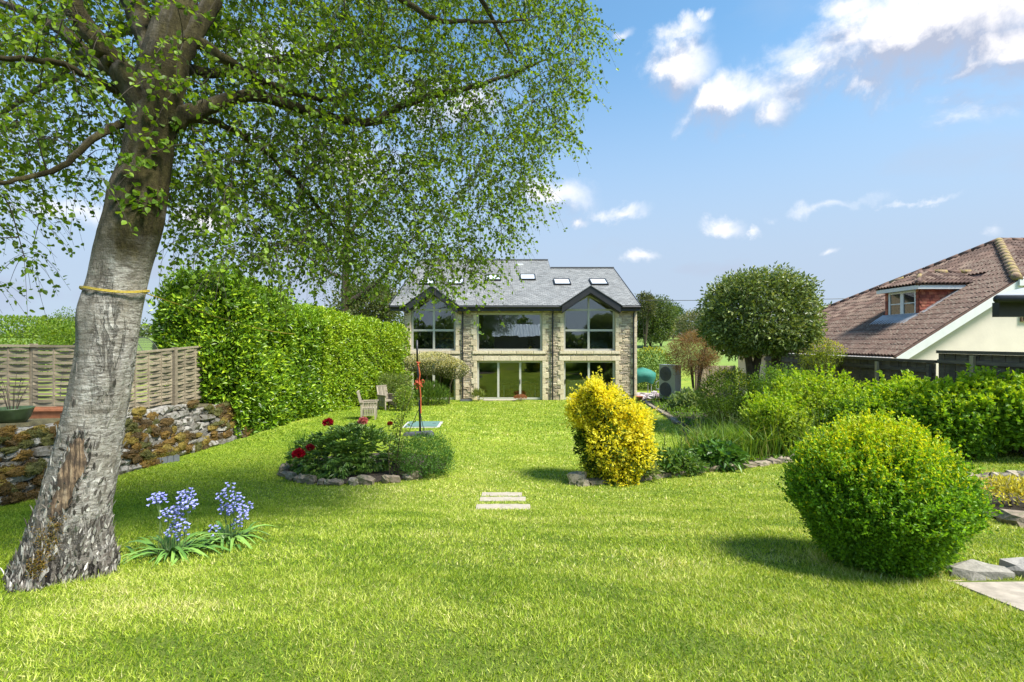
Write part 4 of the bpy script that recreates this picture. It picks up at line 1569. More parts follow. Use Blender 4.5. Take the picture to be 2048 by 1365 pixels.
    # limbs
    limbs = {
        'L1': [(300, 235, 4.34, 38), (268, 180, 4.25, 31), (235, 130, 4.2, 27), (195, 85, 4.1, 25), (150, 20, 4.0, 23), (110, -60, 3.9, 20), (60, -220, 3.8, 14), (10, -420, 3.8, 6)],
        'L2': [(318, 140, 4.4, 34), (290, 60, 4.45, 28), (262, 0, 4.5, 25), (240, -90, 4.6, 20), (215, -260, 4.8, 12), (200, -420, 4.9, 5)],
        'L3': [(335, 245, 4.38, 30), (385, 226, 4.5, 21), (440, 204, 4.65, 17), (505, 191, 4.9, 14), (590, 212, 5.3, 12), (680, 240, 5.7, 10), (752, 243, 6.0, 10), (785, 222, 6.1, 9), (848, 196, 6.3, 8), (925, 180, 6.6, 6), (1015, 150, 7.0, 4), (1095, 118, 7.3, 2)],
        'L4': [(352, 60, 4.46, 24), (400, 90, 4.5, 15), (450, 120, 4.6, 12), (520, 160, 4.9, 10), (590, 186, 5.3, 8), (670, 200, 5.8, 6), (740, 170, 6.2, 4)],
        'L5': [(340, 150, 4.4, 28), (375, 85, 4.45, 24), (410, 30, 4.6, 21), (450, -50, 4.8, 17), (510, -170, 5.1, 12), (600, -320, 5.4, 6)],
        'L6': [(262, 245, 4.34, 16), (235, 255, 4.25, 9), (185, 282, 4.1, 8), (120, 335, 3.9, 7), (60, 355, 3.75, 6), (0, 366, 3.6, 5), (-120, 372, 3.5, 3)],
        'L7': [(262, 195, 4.34, 18), (215, 172, 4.2, 10), (160, 145, 4.05, 8), (100, 124, 3.9, 7), (0, 116, 3.7, 6), (-120, 100, 3.5, 3)],
        'L8': [(240, 150, 4.3, 16), (175, 110, 4.5, 17), (120, 60, 4.7, 15), (60, 30, 4.9, 11), (-40, -10, 5.2, 6)],
        'LA': [(358, -60, 4.55, 26), (450, -100, 4.8, 15), (600, -80, 5.2, 11), (720, -40, 5.5, 9), (806, 0, 5.7, 7), (868, 38, 5.9, 6), (950, 46, 6.2, 4), (1060, 40, 6.6, 2)],
        'LB': [(368, -160, 4.6, 24), (520, -230, 5.0, 14), (720, -170, 5.6, 10), (900, -70, 6.2, 7), (962, 0, 6.4, 6), (1000, 70, 6.6, 4), (1035, 125, 6.7, 2)],
        'LC': [(340, 230, 4.42, 20), (400, 240, 4.6, 9), (470, 262, 4.9, 7), (560, 330, 5.4, 6), (625, 400, 5.8, 5), (685, 480, 6.1, 3)],
        'LD': [(372, -300, 4.7, 20), (300, -450, 4.4, 12), (150, -560, 4.0, 7), (0, -640, 3.8, 3)],
        'LE': [(372, -330, 4.7, 20), (560, -470, 5.6, 12), (780, -480, 6.4, 7), (980, -420, 7.2, 3)],
        'LF': [(345, 120, 4.45, 20), (420, 150, 5.2, 11), (560, 120, 6.2, 9), (720, 90, 7.2, 6), (900, 110, 8.0, 3)],
        'LG': [(330, 100, 4.5, 20), (250, 60, 5.4, 11), (120, 150, 6.3, 8), (0, 230, 6.8, 5), (-120, 300, 7.0, 3)],
    }
    nodes = []
    for nm, L in limbs.items():
        s = spline(L, 5)
        p = [PX(a[0], a[1], a[2]) for a in s]
        p = [q + Vector(R.normal(0, .008, 3)) for q in p]
        r = [max(.004, a[3] / F * a[2] * .8) for a in s]
        v, f = tube_arrays(p, r, 14 if L[0][3] > 18 else 9, True, lambda i, a, q: 1 + .07 * math.sin(3 * a + q.z * 9) + .05 * math.sin(q.x * 30 + a))
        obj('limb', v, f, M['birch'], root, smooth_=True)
        nodes += [tuple(q) for q in p[4:]]
    nodes = np.array(nodes)
    # crown outline in the picture, filled at the depth of the limbs
    poly = np.array([(-260, -120), (1150, -120), (1165, 0), (1192, 95), (1150, 205), (1118, 300), (1062, 372), (1030, 440), (985, 500), (958, 545), (905, 560), (865, 580), (790, 560), (720, 550),
                     (640, 540), (560, 530), (480, 535), (400, 535), (330, 530), (250, 470), (130, 540), (60, 575), (-20, 560), (-260, 520)], float)

    def inside(x, y):
        c = np.zeros(len(x), bool)
        j = len(poly) - 1
        for i in range(len(poly)):
            xi, yi = poly[i]; xj, yj = poly[j]
            cond = ((yi > y) != (yj > y)) & (x < (xj - xi) * (y - yi) / (yj - yi + 1e-9) + xi)
            c ^= cond; j = i
        return c
    x = R.uniform(-260, 1200, 9000); y = R.uniform(-120, 600, 9000)
    k = inside(x, y); x, y = x[k], y[k]
    dm = np.where(x > 350, 4.5 + (x - 350) / 800 * 2.5, 4.3 - (350 - x) / 500 * .5)
    d = dm + R.uniform(-.55, 1.9, len(x)) * np.where(x > 350, 1, .9)
    d = np.maximum(d, 3.5)
    # keep the trunk front clear, thin out the left and the lower fringe
    tx = np.interp(y, [-120, 0, 180, 330, 560], [365, 352, 320, 298, 245])
    front = (np.abs(x - tx) < 120) & (d < 4.75)
    keep = R.uniform(size=len(x)) < np.where(x < 300, .42, 1.0) * np.where((y > 400) & (x < 620), .6, 1.0) * np.where((y > 330) & (x < 250), .55, 1.0)
    hollow = (x > 100) & (x < 330) & (y > 380)
    ok = (~front | (R.uniform(size=len(x)) < .10)) & keep & ~hollow
    x, y, d = x[ok][:1650], y[ok][:1650], d[ok][:1650]
    T = np.array([tuple(PX(a, b, c)) for a, b, c in zip(x, y, d)])
    # crown above the picture
    m = 260
    th = R.uniform(0, 6.28, m); rr_ = np.sqrt(R.uniform(0, 1, m)) * 3.6
    up = np.stack([-2.0 + rr_ * np.cos(th) * 1.0, 5.4 + rr_ * np.sin(th) * .8, R.uniform(7.6, 11.5, m)], 1)
    up = up[(up[:, 1] > 3.4)]
    T = np.vstack([T, up])
    d0 = np.array([np.min(np.sum((nodes - t_) ** 2, 1)) for t_ in T])
    T = T[np.argsort(d0)]
    tw = MB()
    TV = []; TF = []
    base_i = 0
    ends = []
    for t_ in T:
        dd = np.sum((nodes - t_) ** 2 * np.array([1, 1, .7]), 1) + np.where(nodes[:, 2] < t_[2] - .4, .5, 0)
        i = int(np.argmin(dd)); a = nodes[i]
        L = np.linalg.norm(t_ - a)
        if L < .06:
            ends.append((t_, R.normal(size=3))); continue
        mid = (a + t_) / 2 + np.array([0, 0, .16 * L]) + R.normal(0, .06 * L, 3)
        s = spline([a, a * .6 + mid * .4 + R.normal(0, .03 * L, 3), mid, t_], 3)
        r0 = .004 + .006 * min(L, 1.5)
        v, f = tube_arrays(s, np.linspace(r0, .0028, len(s)), 4, False)
        TV.append(v); TF += [tuple(q + base_i for q in ff) for ff in f]; base_i += len(v)
        nodes = np.vstack([nodes, s[2::2]])
        ends.append((t_, t_ - s[-3]))
    # drooping twigs with leaves
    LP = []; LA = []; LN = []; LL = []
    for (e, dr) in ends:
        dr = np.array(dr); dr = dr / (np.linalg.norm(dr) + 1e-9)
        for q in range(R.integers(4, 7)):
            v0 = dr * .6 + R.normal(0, .7, 3); v0[2] = v0[2] * .5
            v0 /= np.linalg.norm(v0)
            L = R.uniform(.18, .6)
            n = 6
            tt = np.linspace(0, 1, n)
            s = e + v0 * (L * tt)[:, None] + np.outer(tt ** 2, [0, 0, -.75 * L])
            v, f = tube_arrays(s, np.linspace(.0024, .0012, n), 3, False)
            TV.append(v); TF += [tuple(z + base_i for z in ff) for ff in f]; base_i += len(v)
            nl = max(4, int(L / .036))
            u = R.uniform(.1, 1.02, nl)
            P = e + v0 * (L * u)[:, None] + np.outer(u ** 2, [0, 0, -.75 * L]) + R.normal(0, .012, (nl, 3))
            A = v0 * .5 + R.normal(0, .7, (nl, 3)) + np.array([0, 0, -.55])
            LP.append(P); LA.append(A); LN.append(R.normal(0, .6, (nl, 3)) + np.array([0, 0, .6])); LL.append(R.uniform(.027, .060, nl))
    tv = np.concatenate(TV)
    kind(obj('twigs', tv, TF, M['twig'], root), 'stuff')
    P = np.concatenate(LP); n = len(P); L = np.concatenate(LL)
    tint = palette(n, [(.09, .19, .016), (.14, .29, .018), (.20, .37, .022), (.06, .14, .014)], [.25, .35, .25, .15], .18, R)
    leaf_obj('crown', P, np.concatenate(LA), np.concatenate(LN), L, L * .78, tint, M['leaf'], root, 'ovate', .12)
    # few leafy shoots sprouting from the stem
    for (px, py) in ((285, 240), (300, 330), (330, 300), (285, 400), (320, 395), (255, 405), (350, 250), (300, 420), (270, 330)):
        c = np.array(on_trunk(px, py, .02)); n = 16
        LP = c + R.normal(0, .045, (n, 3)) + [0, -.05, 0]; LA = R.normal(0, .7, (n, 3)) + [0, -.5, -.1]
        leaf_obj('shoot_foliage', np.array(LP), np.array(LA), R.normal(size=(n, 3)) + [0, 0, 1], R.uniform(.045, .075, n), R.uniform(.035, .055, n), palette(n, [(.10, .24, .02), (.16, .32, .03)], None, .15, R), M['leaf'], root, 'ovate')
    # moss running up from the foot
    LP = []; LA = []
    for q in range(2600):
        t_ = R.uniform(0, 1) ** 1.3
        px = 72 + t_ * 45 + R.normal(0, 11); py = 1150 - t_ * 110 + R.normal(0, 6)
        if R.uniform() < .5 and len(LP) > 40:
            b = LP[R.integers(len(LP))]; LP.append(b + R.normal(0, .012, 3)); LA.append(R.normal(0, 1, 3) + [-.3, -1, .4]); continue
        if len(LP) < 500:
            LP.append(np.array(on_trunk(px, py, .004))); LA.append(R.normal(0, .7, 3) + [-.3, -1, .4])
    n = len(LP)
    o = leaf_obj('moss', np.array(LP), np.array(LA), R.normal(size=(n, 3)), .013, .009, palette(n, [(.20, .13, .02), (.28, .16, .02), (.14, .14, .03)], None, .2, R), M['leaf'], root)
    kind(o, 'stuff')
    # washing line tied round the stem
    t2 = thing('washing_line', 'thin yellow rope tied round the birch trunk and running to the hedge', 'rope', tuple(PX(235, 575, 4.25)))
    c = None
    ring = []
    i = int(np.argmin(np.abs(tp[:, 2] - PX(235, 576, 4.25).z)))
    for a in np.linspace(0, 2 * math.pi, 41):
        ring.append(tp[i] + np.array([math.cos(a) * tr[i] * 1.13, math.sin(a) * tr[i] * 1.13, .02 * math.sin(a * 2)]))
    MB().tube(ring, .006, 6).build('loop', M['rope'], t2, True)
    MB().tube([r_ + np.array([0, 0, .011]) for r_ in ring], .0045, 6).build('second_loop', M['rope'], t2, True)
    a = np.array(tp[i] + [tr[i] * 1.1, 0, 0]); b = np.array(PX(590, 668, 14.6))
    ln = [a + (b - a) * s + np.array([0, 0, -.35 * 4 * s * (1 - s) * .25]) for s in np.linspace(0, 1, 24)]
    MB().tube(ln, .0055, 6).build('line', M['rope'], t2, True)


birch()

# ------------------------------------------------------------------ hedges
def hedge_leaves(n, xf, xb, y0, y1, ztop, seed, thick=.16, lump=.22, ends=(True, False), faces=(.62, .23, .15)):
    """leaf positions on the front (+X), top and near end of a hedge running along Y"""
    R = np.random.default_rng(seed)
    fn = sines(seed, 14, .7, 3.6); fn2 = sines(seed + 1, 14, 4, 10)
    out = []
    for face, share in zip(('front', 'top', 'end'), faces):
        m = int(n * share)
        y = R.uniform(y0, y1, m)
        if face == 'front':
            z = R.uniform(0, 1, m); xx = xf(y)
            gz = G(xx, y); P = np.stack([xx, y, gz + z * (ztop(y) - gz)], 1); D = np.tile([1.0, -.1, .12], (m, 1))
            rd = smooth(.82, 1.0, z); P[:, 0] -= rd * .35; D[:, 2] += rd
        elif face == 'top':
            t = R.uniform(0, 1, m); P = np.stack([xb(y) + (xf(y) - xb(y)) * t, y, ztop(y) - .5 * (2 * t - 1) ** 4], 1); D = np.tile([.1, -.1, 1.0], (m, 1))
        else:
            t = R.uniform(0, 1, m); z = R.uniform(0, 1, m); yy = np.full(m, y0)
            gz = G(xb(yy) + (xf(yy) - xb(yy)) * t, yy)
            P = np.stack([xb(yy) + (xf(yy) - xb(yy)) * t, yy + .5 * (2 * t - 1) ** 4 + .5 * smooth(.75, 1, z), gz + z * (ztop(yy) - gz)], 1); D = np.tile([.1, -1.0, .15], (m, 1))
        off = lump * fn(P) + .12 * fn2(P) - R.exponential(thick, m)
        P = P + unit(D) * off[:, None]
        out.append((P, unit(D)))
    return np.concatenate([o[0] for o in out]), np.concatenate([o[1] for o in out]), R


def hedge_core(name, root, xf, xb, y0, y1, ztop, inset=.55):  # solid dark body added behind the leaves, stands in for the hedge's inner shade
    ys = np.linspace(y0 + inset, y1, 16)
    V = []; Fq = []
    for y in ys:
        a, b, zt = xb(y) + .2, xf(y) - inset, ztop(y) - inset
        gz = g(b, y) - .1
        V += [(b, y, gz), (b, y, zt * .9), (b - .3, y, zt), (a, y, zt), (a, y, gz)]
    for i in range(len(ys) - 1):
        for j in range(4):
            Fq.append((i * 5 + j, i * 5 + j + 1, i * 5 + 6 + j, i * 5 + 5 + j))
    Fq.append((0, 4, 3, 2, 1))
    obj(name, V, Fq, M['twig'], root)


def stems(root, xs, n, r, h, spread=.5, mat='bark', R=random):
    for (x, y) in xs:
        z = g(x, y)
        mb = MB()
        for k in range(n):
            a = R.uniform(0, 6.28); s = R.uniform(.3, 1) * spread
            mb.tube([(x, y, z - .05), (x + .3 * s * math.cos(a), y + .3 * s * math.sin(a), z + h * .45), (x + s * math.cos(a), y + s * math.sin(a), z + h)], [r, r * .7, r * .3], 6)
        mb.build('stem', M[mat], root)


def hedges():
    xf = lambda y: np.interp(y, [14, 15, 18, 21, 24, 26.5], [-8.35, -8.15, -8.0, -7.75, -6.7, -5.35])
    xb = lambda y: xf(y) - 2.6
    zt = lambda y: np.interp(y, [14, 15, 17, 19, 20.6], [5.0, 5.2, 5.05, 4.75, 4.6])
    r = thing('laurel_hedge', 'tall glossy dark green laurel hedge beyond the woven fence', 'hedge', (-9, 17, .3))
    n = 42000
    P, D, R = hedge_leaves(n, xf, xb, 14.35, 20.4, zt, 51, .21, .40, faces=(.60, .18, .22))
    m = len(P)
    A = D * .55 + R.normal(0, .6, (m, 3)) + [0, 0, .4]
    N = R.normal(0, .45, (m, 3)) + D * .8 + [0, 0, .35]
    L = R.uniform(.12, .21, m)
    new = R.uniform(size=m) < .30 + .25 * sines(53, 10, .8, 3)(P)
    tint = palette(m, [(.05, .13, .012), (.085, .21, .014), (.13, .29, .016)], None, .2, R)
    tint[new] = palette(int(new.sum()), [(.19, .40, .02), (.27, .50, .024), (.35, .55, .03)], None, .15, R)
    leaf_obj('foliage', P, A, N, L, L * .36, tint, M['gloss'], r, 'ovate', .2, .06)
    hedge_core('shade_core', r, xf, xb, 14.35, 20.4, zt)
    # upright shoots breaking the outline
    ns, kk = 420, 13
    sy = R.uniform(14.4, 20.4, ns); st = R.uniform(0, 1, ns) ** .5
    S0 = np.stack([xb(sy) + (xf(sy) - xb(sy)) * st, sy, zt(sy) - .5 * (2 * st - 1) ** 4 - .15 + .4 * sines(51, 14, .7, 3.6)(np.stack([xf(sy), sy, zt(sy)], 1))], 1)
    sd = unit(np.stack([R.normal(.15, .3, ns), R.normal(-.1, .3, ns), np.ones(ns)], 1)); sl = R.uniform(.2, .6, ns)
    tt = R.uniform(0, 1, (ns, kk))
    SP = (S0[:, None] + sd[:, None] * (tt * sl[:, None])[..., None]).reshape(-1, 3)
    n2 = len(SP)
    leaf_obj('shoot_foliage', SP, np.repeat(sd, kk, 0) * .6 + R.normal(0, .6, (n2, 3)), R.normal(size=(n2, 3)) + [0, 0, .4], R.uniform(.1, .17, n2), .055, palette(n2, [(.17, .36, .02), (.24, .46, .024), (.10, .24, .016)], None, .15, R), M['gloss'], r, 'ovate')
    stems(r, [(-8.8, 15.2), (-8.7, 16.6), (-8.6, 18), (-8.6, 19.3)], 4, .05, 3.0, .7)
    # higher shrubby top leaning over the fence
    zt2 = lambda y: np.interp(y, [20, 21, 24, 26.4], [4.75, 4.7, 4.45, 4.2])
    r = thing('golden_hedge', 'tall yellow green clipped hedge reaching the corner of the stone house', 'hedge', (-8.5, 23, .1))
    P, D, R = hedge_leaves(30000, xf, xb, 20.3, 26.3, zt2, 55, .15, .16, faces=(.68, .22, .10))
    m = len(P)
    A = D * .55 + R.normal(0, .6, (m, 3)) + [0, 0, .4]
    L = R.uniform(.10, .16, m)
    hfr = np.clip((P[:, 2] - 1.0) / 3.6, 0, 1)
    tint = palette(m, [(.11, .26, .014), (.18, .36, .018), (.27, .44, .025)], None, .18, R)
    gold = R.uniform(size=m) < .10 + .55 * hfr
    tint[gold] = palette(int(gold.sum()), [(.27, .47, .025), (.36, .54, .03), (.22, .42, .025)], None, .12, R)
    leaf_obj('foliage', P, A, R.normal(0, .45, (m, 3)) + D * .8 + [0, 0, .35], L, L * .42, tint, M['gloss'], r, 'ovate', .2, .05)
    hedge_core('shade_core', r, xf, xb, 20.3, 26.3, zt2)
    stems(r, [(-8.4, 21), (-8.3, 22.5), (-8.2, 24), (-8.0, 25.5)], 4, .05, 2.6, .6)


hedges()


# ------------------------------------------------------------------ generic plants
def bush(name, label, cat, c, r, n, L, cols, seed, group=None, mat='leaf', shape='rhomb', lump=.13, thick=.16, up=.35, rnd=.6, aspect=.5, probs=None, top=None, topn=.5, low=-1.0,
         stem=None, droop=0.0, freq=(2, 7), taper=0.0, spikes=0, spikel=.12, sq=1.0, clump=None):
    """c = centre, r = radii; leaves in a lumpy shell; top = colours of fresh growth towards the light side of the plant"""
    R = np.random.default_rng(seed)
    gz = g(c[0], c[1])
    root = thing(name, label, cat, (c[0], c[1], gz), 0, group)
    if clump:
        P, D, h = clump_shell(n, c, r, lump, clump[0], clump[1], seed, freq, low, R, sq)
    else:
        P, D, h = ell_shell(n, c, r, lump, thick, seed, freq, low, 1.0, R, sq)
    if taper:
        fz = np.clip((np.array(c)[2] - P[:, 2]) / r[2], 0, 1)[:, None] * taper
        P[:, :2] = np.array(c)[:2] + (P[:, :2] - np.array(c)[:2]) * (1 - fz)
    k = P[:, 2] > gz - .02
    P, D, h = P[k], D[k], h[k]
    m = len(P)
    A = D * .65 + R.normal(0, rnd, (m, 3)) + [0, 0, up]
    N = R.normal(0, .5, (m, 3)) + D * .7 + [0, 0, .45]
    LL = R.uniform(.65, 1.25, m) * L
    tint = palette(m, cols, probs, .18, R)
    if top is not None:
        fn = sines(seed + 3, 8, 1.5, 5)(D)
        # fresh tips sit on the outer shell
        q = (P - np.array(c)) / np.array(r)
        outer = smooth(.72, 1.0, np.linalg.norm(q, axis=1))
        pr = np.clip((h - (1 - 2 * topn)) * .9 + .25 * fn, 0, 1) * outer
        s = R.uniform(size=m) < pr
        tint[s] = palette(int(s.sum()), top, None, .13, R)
    if spikes:
        # upright leafy shoots breaking the outline
        D2 = unit(R.normal(size=(spikes * 4, 3))); D2 = D2[D2[:, 2] > -.1][:spikes]
        S = np.array(c) + np.sign(D2) * np.abs(D2) ** sq * np.array(r) * (1 + lump * sines(seed, 12, *freq)(D2))[:, None] * .97
        k2 = 14
        t = R.uniform(0, 1, (len(S), k2))
        ax = unit(D2 * .6 + [0, 0, .7] + R.normal(0, .2, (len(S), 3)))
        ln = R.uniform(.5, 1.3, len(S)) * spikel
        SP = (S[:, None] + ax[:, None] * (t * ln[:, None])[..., None]).reshape(-1, 3)
        SA = np.repeat(ax, k2, 0) * .7 + R.normal(0, .6, (len(SP), 3))
        P = np.vstack([P, SP]); A = np.vstack([A, SA]); N = np.vstack([N, R.normal(size=(len(SP), 3)) + [0, 0, .5]])
        LL = np.concatenate([LL, R.uniform(.7, 1.2, len(SP)) * L])
        sc_ = palette(len(SP), cols, probs, .18, R)
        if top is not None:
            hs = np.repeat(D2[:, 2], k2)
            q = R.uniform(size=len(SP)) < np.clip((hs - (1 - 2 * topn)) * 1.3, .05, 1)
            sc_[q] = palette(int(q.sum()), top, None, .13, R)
        tint = np.vstack([tint, sc_])
    leaf_obj('foliage', P, A, N, LL, LL * aspect, tint, M[mat], root, shape, .18, droop)
    st = stem or (5, .018, .6)
    mb = MB()
    zc = c[2] - gz
    for i in range(st[0]):
        a = R.uniform(0, 6.28); s = R.uniform(.3, .8)
        e = (c[0] + r[0] * s * math.cos(a), c[1] + r[1] * s * math.sin(a), gz + zc * (.9 + .5 * R.uniform()))
        mb.tube([(c[0] + .06 * math.cos(a), c[1] + .06 * math.sin(a), gz - .05), ((c[0] * .5 + e[0] * .5), (c[1] * .5 + e[1] * .5), gz + (e[2] - gz) * .55), e], [st[1], st[1] * .7, st[1] * .3], 6)
    mb.build('stem', M['bark'], root)
    return root


def second_birch():
    R = np.random.default_rng(61)
    x0 = PX(690, 640, 28.5)
    root = thing('slender_birch', 'slender birch with pale stem rising behind the hedge', 'tree', (x0.x, x0.y, 0))
    D = 28.5
    path = spline([(690, 800, 8), (690, 640, 8), (691, 560, 7), (693, 480, 6), (700, 400, 5), (705, 300, 3), (710, 220, 1.2)], 5)
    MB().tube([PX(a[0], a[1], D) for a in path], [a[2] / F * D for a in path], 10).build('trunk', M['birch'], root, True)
    br = [[(692, 610, 7), (735, 580, 4.5), (775, 545, 4), (800, 505, 3), (835, 470, 2), (880, 440, 1)], [(693, 520, 5), (660, 470, 3), (620, 430, 2), (580, 400, 1)],
          [(695, 470, 5), (740, 420, 3), (790, 370, 1.5)], [(697, 430, 4), (670, 370, 2), (650, 310, 1)], [(691, 560, 4), (650, 540, 3), (600, 500, 1.5)]]
    nodes = []
    for b in br:
        s = spline(b, 5)
        dd = R.uniform(-1.2, 1.2)
        p = [PX(a[0], a[1], D + dd * i / len(s)) for i, a in enumerate(s)]
        MB().tube(p, [a[2] / F * D for a in s], 7).build('limb', M['bark'], root, True)
        nodes += [np.array(q) for q in p[2:]]
    nodes += [np.array(PX(a[0], a[1], D)) for a in path[10:]]
    C = []
    for q in range(130):
        b = nodes[R.integers(len(nodes))]
        C.append(b + R.normal(0, .65, 3))
    P = np.concatenate([c + R.normal(0, .28, (60, 3)) * [1, 1, 1.1] + [0, 0, -.25] for c in C])
    n = len(P)
    leaf_obj('crown', P, R.normal(0, .7, (n, 3)) + [0, 0, -.6], R.normal(size=(n, 3)), R.uniform(.07, .11, n), .075, palette(n, [(.05, .11, .015), (.08, .16, .02), (.11, .21, .02)], None, .18, R), M['leaf'], root, 'rhomb')
    mb = MB()
    for c in C:
        b = min(nodes, key=lambda q: np.sum((q - c) ** 2))
        mb.tube([b, (b + c) / 2 + [0, 0, .1], c], [.015, .01, .005], 4)
    kind(mb.build('twigs', M['twig'], root), 'stuff')


second_birch()

# ------------------------------------------------------------------ bungalow beyond the fence
def bungalow():
    AX, AY, ZA = 12.94, 16.0, 2.97
    TN = .63; CA = math.cos(math.atan(TN)); SA = math.sin(math.atan(TN))
    q0 = -.28
    Rq, Rs = 7.01, 3.81
    Hq, Hs = 3.73, -.06

    def W(q, s, lift=0.0):
        return Vector((AX + q - SA * lift, AY + s, ZA + TN * q + CA * lift))
    root = thing('bungalow', 'cream rendered bungalow with brown tiled roof and a small dormer', 'house', (AX + 5, AY + 5, .4))
    far = lambda q: Rs + (Rq - q) * 1.249
    near = lambda q: 0.0 if q < Hq else (q - Hq) * (Rs - Hs) / (Rq - Hq) + Hs
    # deck
    mb = MB()
    poly = [W(q0, -.06), W(Hq, Hs), W(Rq, Rs), W(q0, far(q0))]
    mb.prism([p for p in poly], Vector((SA, 0, -CA)) * .05)
    roof = mb.build('roof', M['tilet_deck'], root)
    zE = ZA + TN * Hq; zR = ZA + TN * Rq
    mb = MB()
    # front half-hip slope, rear slope, ridge to the side
    XR_ = AX + 16
    mb.prism([(AX + Hq, AY + Hs, zE), (XR_, AY + Hs, zE), (XR_, AY + Rs, zR), (AX + Rq, AY + Rs, zR)], (0, .03, -.05))
    mb.prism([(AX + Rq, AY + Rs, zR), (XR_, AY + Rs, zR), (XR_, AY + far(q0), ZA + TN * q0), (AX + q0, AY + far(q0), ZA + TN * q0)], (0, -.03, -.05))
    mb.build('front_slope', M['tilet_deck'], roof)
    # one clay tile: two rolls and a lip; local x along the course, y up the slope, z out
    tw, tl = .30, .40
    prof = [(-.15, .0), (-.11, .045), (-.07, .056), (-.035, .032), (.0, .002), (.04, .045), (.08, .056), (.115, .032), (.15, .002)]
    TVv = [(x, 0, z + .02) for x, z in prof] + [(x, tl, z) for x, z in prof] + [(x, 0, z - .012) for x, z in prof]
    k = len(prof)
    TFf = [(i, i + 1, k + i + 1, k + i) for i in range(k - 1)] + [(2 * k + i, 2 * k + i + 1, i + 1, i) for i in range(k - 1)]
    tm = raw_mesh('roof_tile', np.array(TVv), TFf, smooth_=False); tm.materials.append(M['tile'])
    base = np.array(TVv)
    ex = .33
    tiles = []
    row = 0; u = 0.0
    Dq0, Dq1, Ds0, Ds1 = 1.75, 4.75, 1.75, 3.45      # dormer footprint
    while True:
        q = q0 + u * CA
        if q > Rq - .15:
            break
        s0 = near(q) ; s1 = far(q)
        s = s0 + tw / 2
        while s < min(s1, 13.5):
            inside = Dq0 < q + .15 < Dq1 - .2 and Ds0 < s < Ds1
            if not inside:
                tiles.append((q, s))
            s += tw
        u += ex; row += 1
    tiles.sort(key=lambda t_: (W(*t_) - Vector((0, 0, CAMZ))).length)
    rl = root_loc(roof)
    BV = []; BF = []; BT = []
    cols = np.array([(.095, .05, .034), (.135, .075, .052), (.18, .11, .08), (.21, .14, .10)])
    bas = np.array([[0, 1, 0], [CA, 0, SA], [-SA, 0, CA]]).T      # columns: course direction, up slope, outward
    bas[:, 0] = -bas[:, 0]
    for i, (q, s) in enumerate(tiles):
        p = W(q, s, .012) + Vector((0, random.uniform(-.006, .006), random.uniform(-.004, .006)))
        if i < 300:
            o = bpy.data.objects.new('roof_tile', tm); COL.objects.link(o); o.parent = roof
            mt = Matrix([list(r_) for r_ in bas]).to_4x4() @ Matrix.Rotation(random.uniform(-.02, .02), 4, 'Z')
            o.matrix_local = Matrix.Translation(p - rl) @ mt
        else:
            b = len(BV) * len(base)
            BV.append(base @ bas.T + np.array(p)); BF.append(np.array(TFf) + (len(BV) - 1) * len(base))
            c = cols[rng.integers(4)] * rng.uniform(.8, 1.2)
            BT.append(np.tile(c, (len(base), 1)))
    # tiles of the front slope
    ta = (zR - zE) / (Rs - Hs); cb, sb = math.cos(math.atan(ta)), math.sin(math.atan(ta))
    bas2 = np.array([[1, 0, 0], [0, cb, sb], [0, -sb, cb]]).T
    u = 0.0
    while u * cb < Rs - Hs - .1:
        yy = Hs + u * cb
        x = AX + Hq + (u * cb) * (Rq - Hq) / (Rs - Hs) + .2
        while x < AX + 9:
            p = np.array([x, AY + yy, zE + u * sb + .015])
            BV.append(base @ bas2.T + p); BF.append(np.array(TFf) + (len(BV) - 1) * len(base)); BT.append(np.tile(cols[rng.integers(4)] * rng.uniform(.8, 1.2), (len(base), 1)))
            x += tw
        u += ex
    kind(obj('roof_tiles_far', np.concatenate(BV), np.concatenate(BF), M['tilet'], roof, tint=np.concatenate(BT)), 'stuff')

    def ridge_run(a, b, mat, r=.13):
        a, b = Vector(a), Vector(b); L = (b - a).length; n = max(1, int(L / .42)); d = (b - a) / L
        for i in range(n):
            p = a + d * (L * i / n); q = a + d * (L * (i + 1) / n - .015)
            MB().tube([p, q], [r * 1.05, r * .97], 9).build('ridge_tile', M[mat], roof, True)
    ridge_run(W(Hq, Hs, .03), W(Rq, Rs, .03), 'mossridge', .14)
    ridge_run(W(Rq, Rs, .03), W(q0 + .3, far(q0 + .3), .03), 'tilet_deck', .12)
    ridge_run((AX + Rq, AY + Rs, zR + .03), (AX + Rq + 5, AY + Rs, zR + .03), 'tilet_deck', .12)
    # bargeboard, fascia, gutter
    a, b = W(q0 + .05, -.05, -.16), W(Hq + .05, -.05, -.16)
    MB().bar(a, b, .045, .27, up=(0, 1, 0)).build('bargeboard', M['white'], root) if False else None
    mb = MB()
    for (sft, th, hh) in ((-.07, .04, .27),):
        p = [W(q0, sft, -.035), W(Hq + .3, sft, -.035), W(Hq + .3, sft, -.035) + Vector((0, 0, -.3)), W(q0, sft, -.035) + Vector((0, 0, -.3))]
        mb.prism(p, (0, .04, 0))
    mb.build('bargeboard', M['white'], root)
    mb = MB(); mb.box(AX + q0 - .02, AX + q0 + .02, AY - .03, AY + 13, ZA + TN * q0 - .2, ZA + TN * q0 - .06)
    mb.build('fascia', M['white'], root)
    mb = MB(); mb.tube([(AX + q0 - .08, AY - .03, ZA + TN * q0 - .09), (AX + q0 - .08, AY + 13, ZA + TN * q0 - .09)], .055, 8); mb.build('gutter', M['render'], root)
    mb = MB(); mb.bar((AX + Hq, AY + Hs - .05, zE - .1), (XR_, AY + Hs - .05, zE - .1), .05, .2); mb.build('fascia', M['white'], root)
    # walls
    mb = MB()
    y = AY + .18
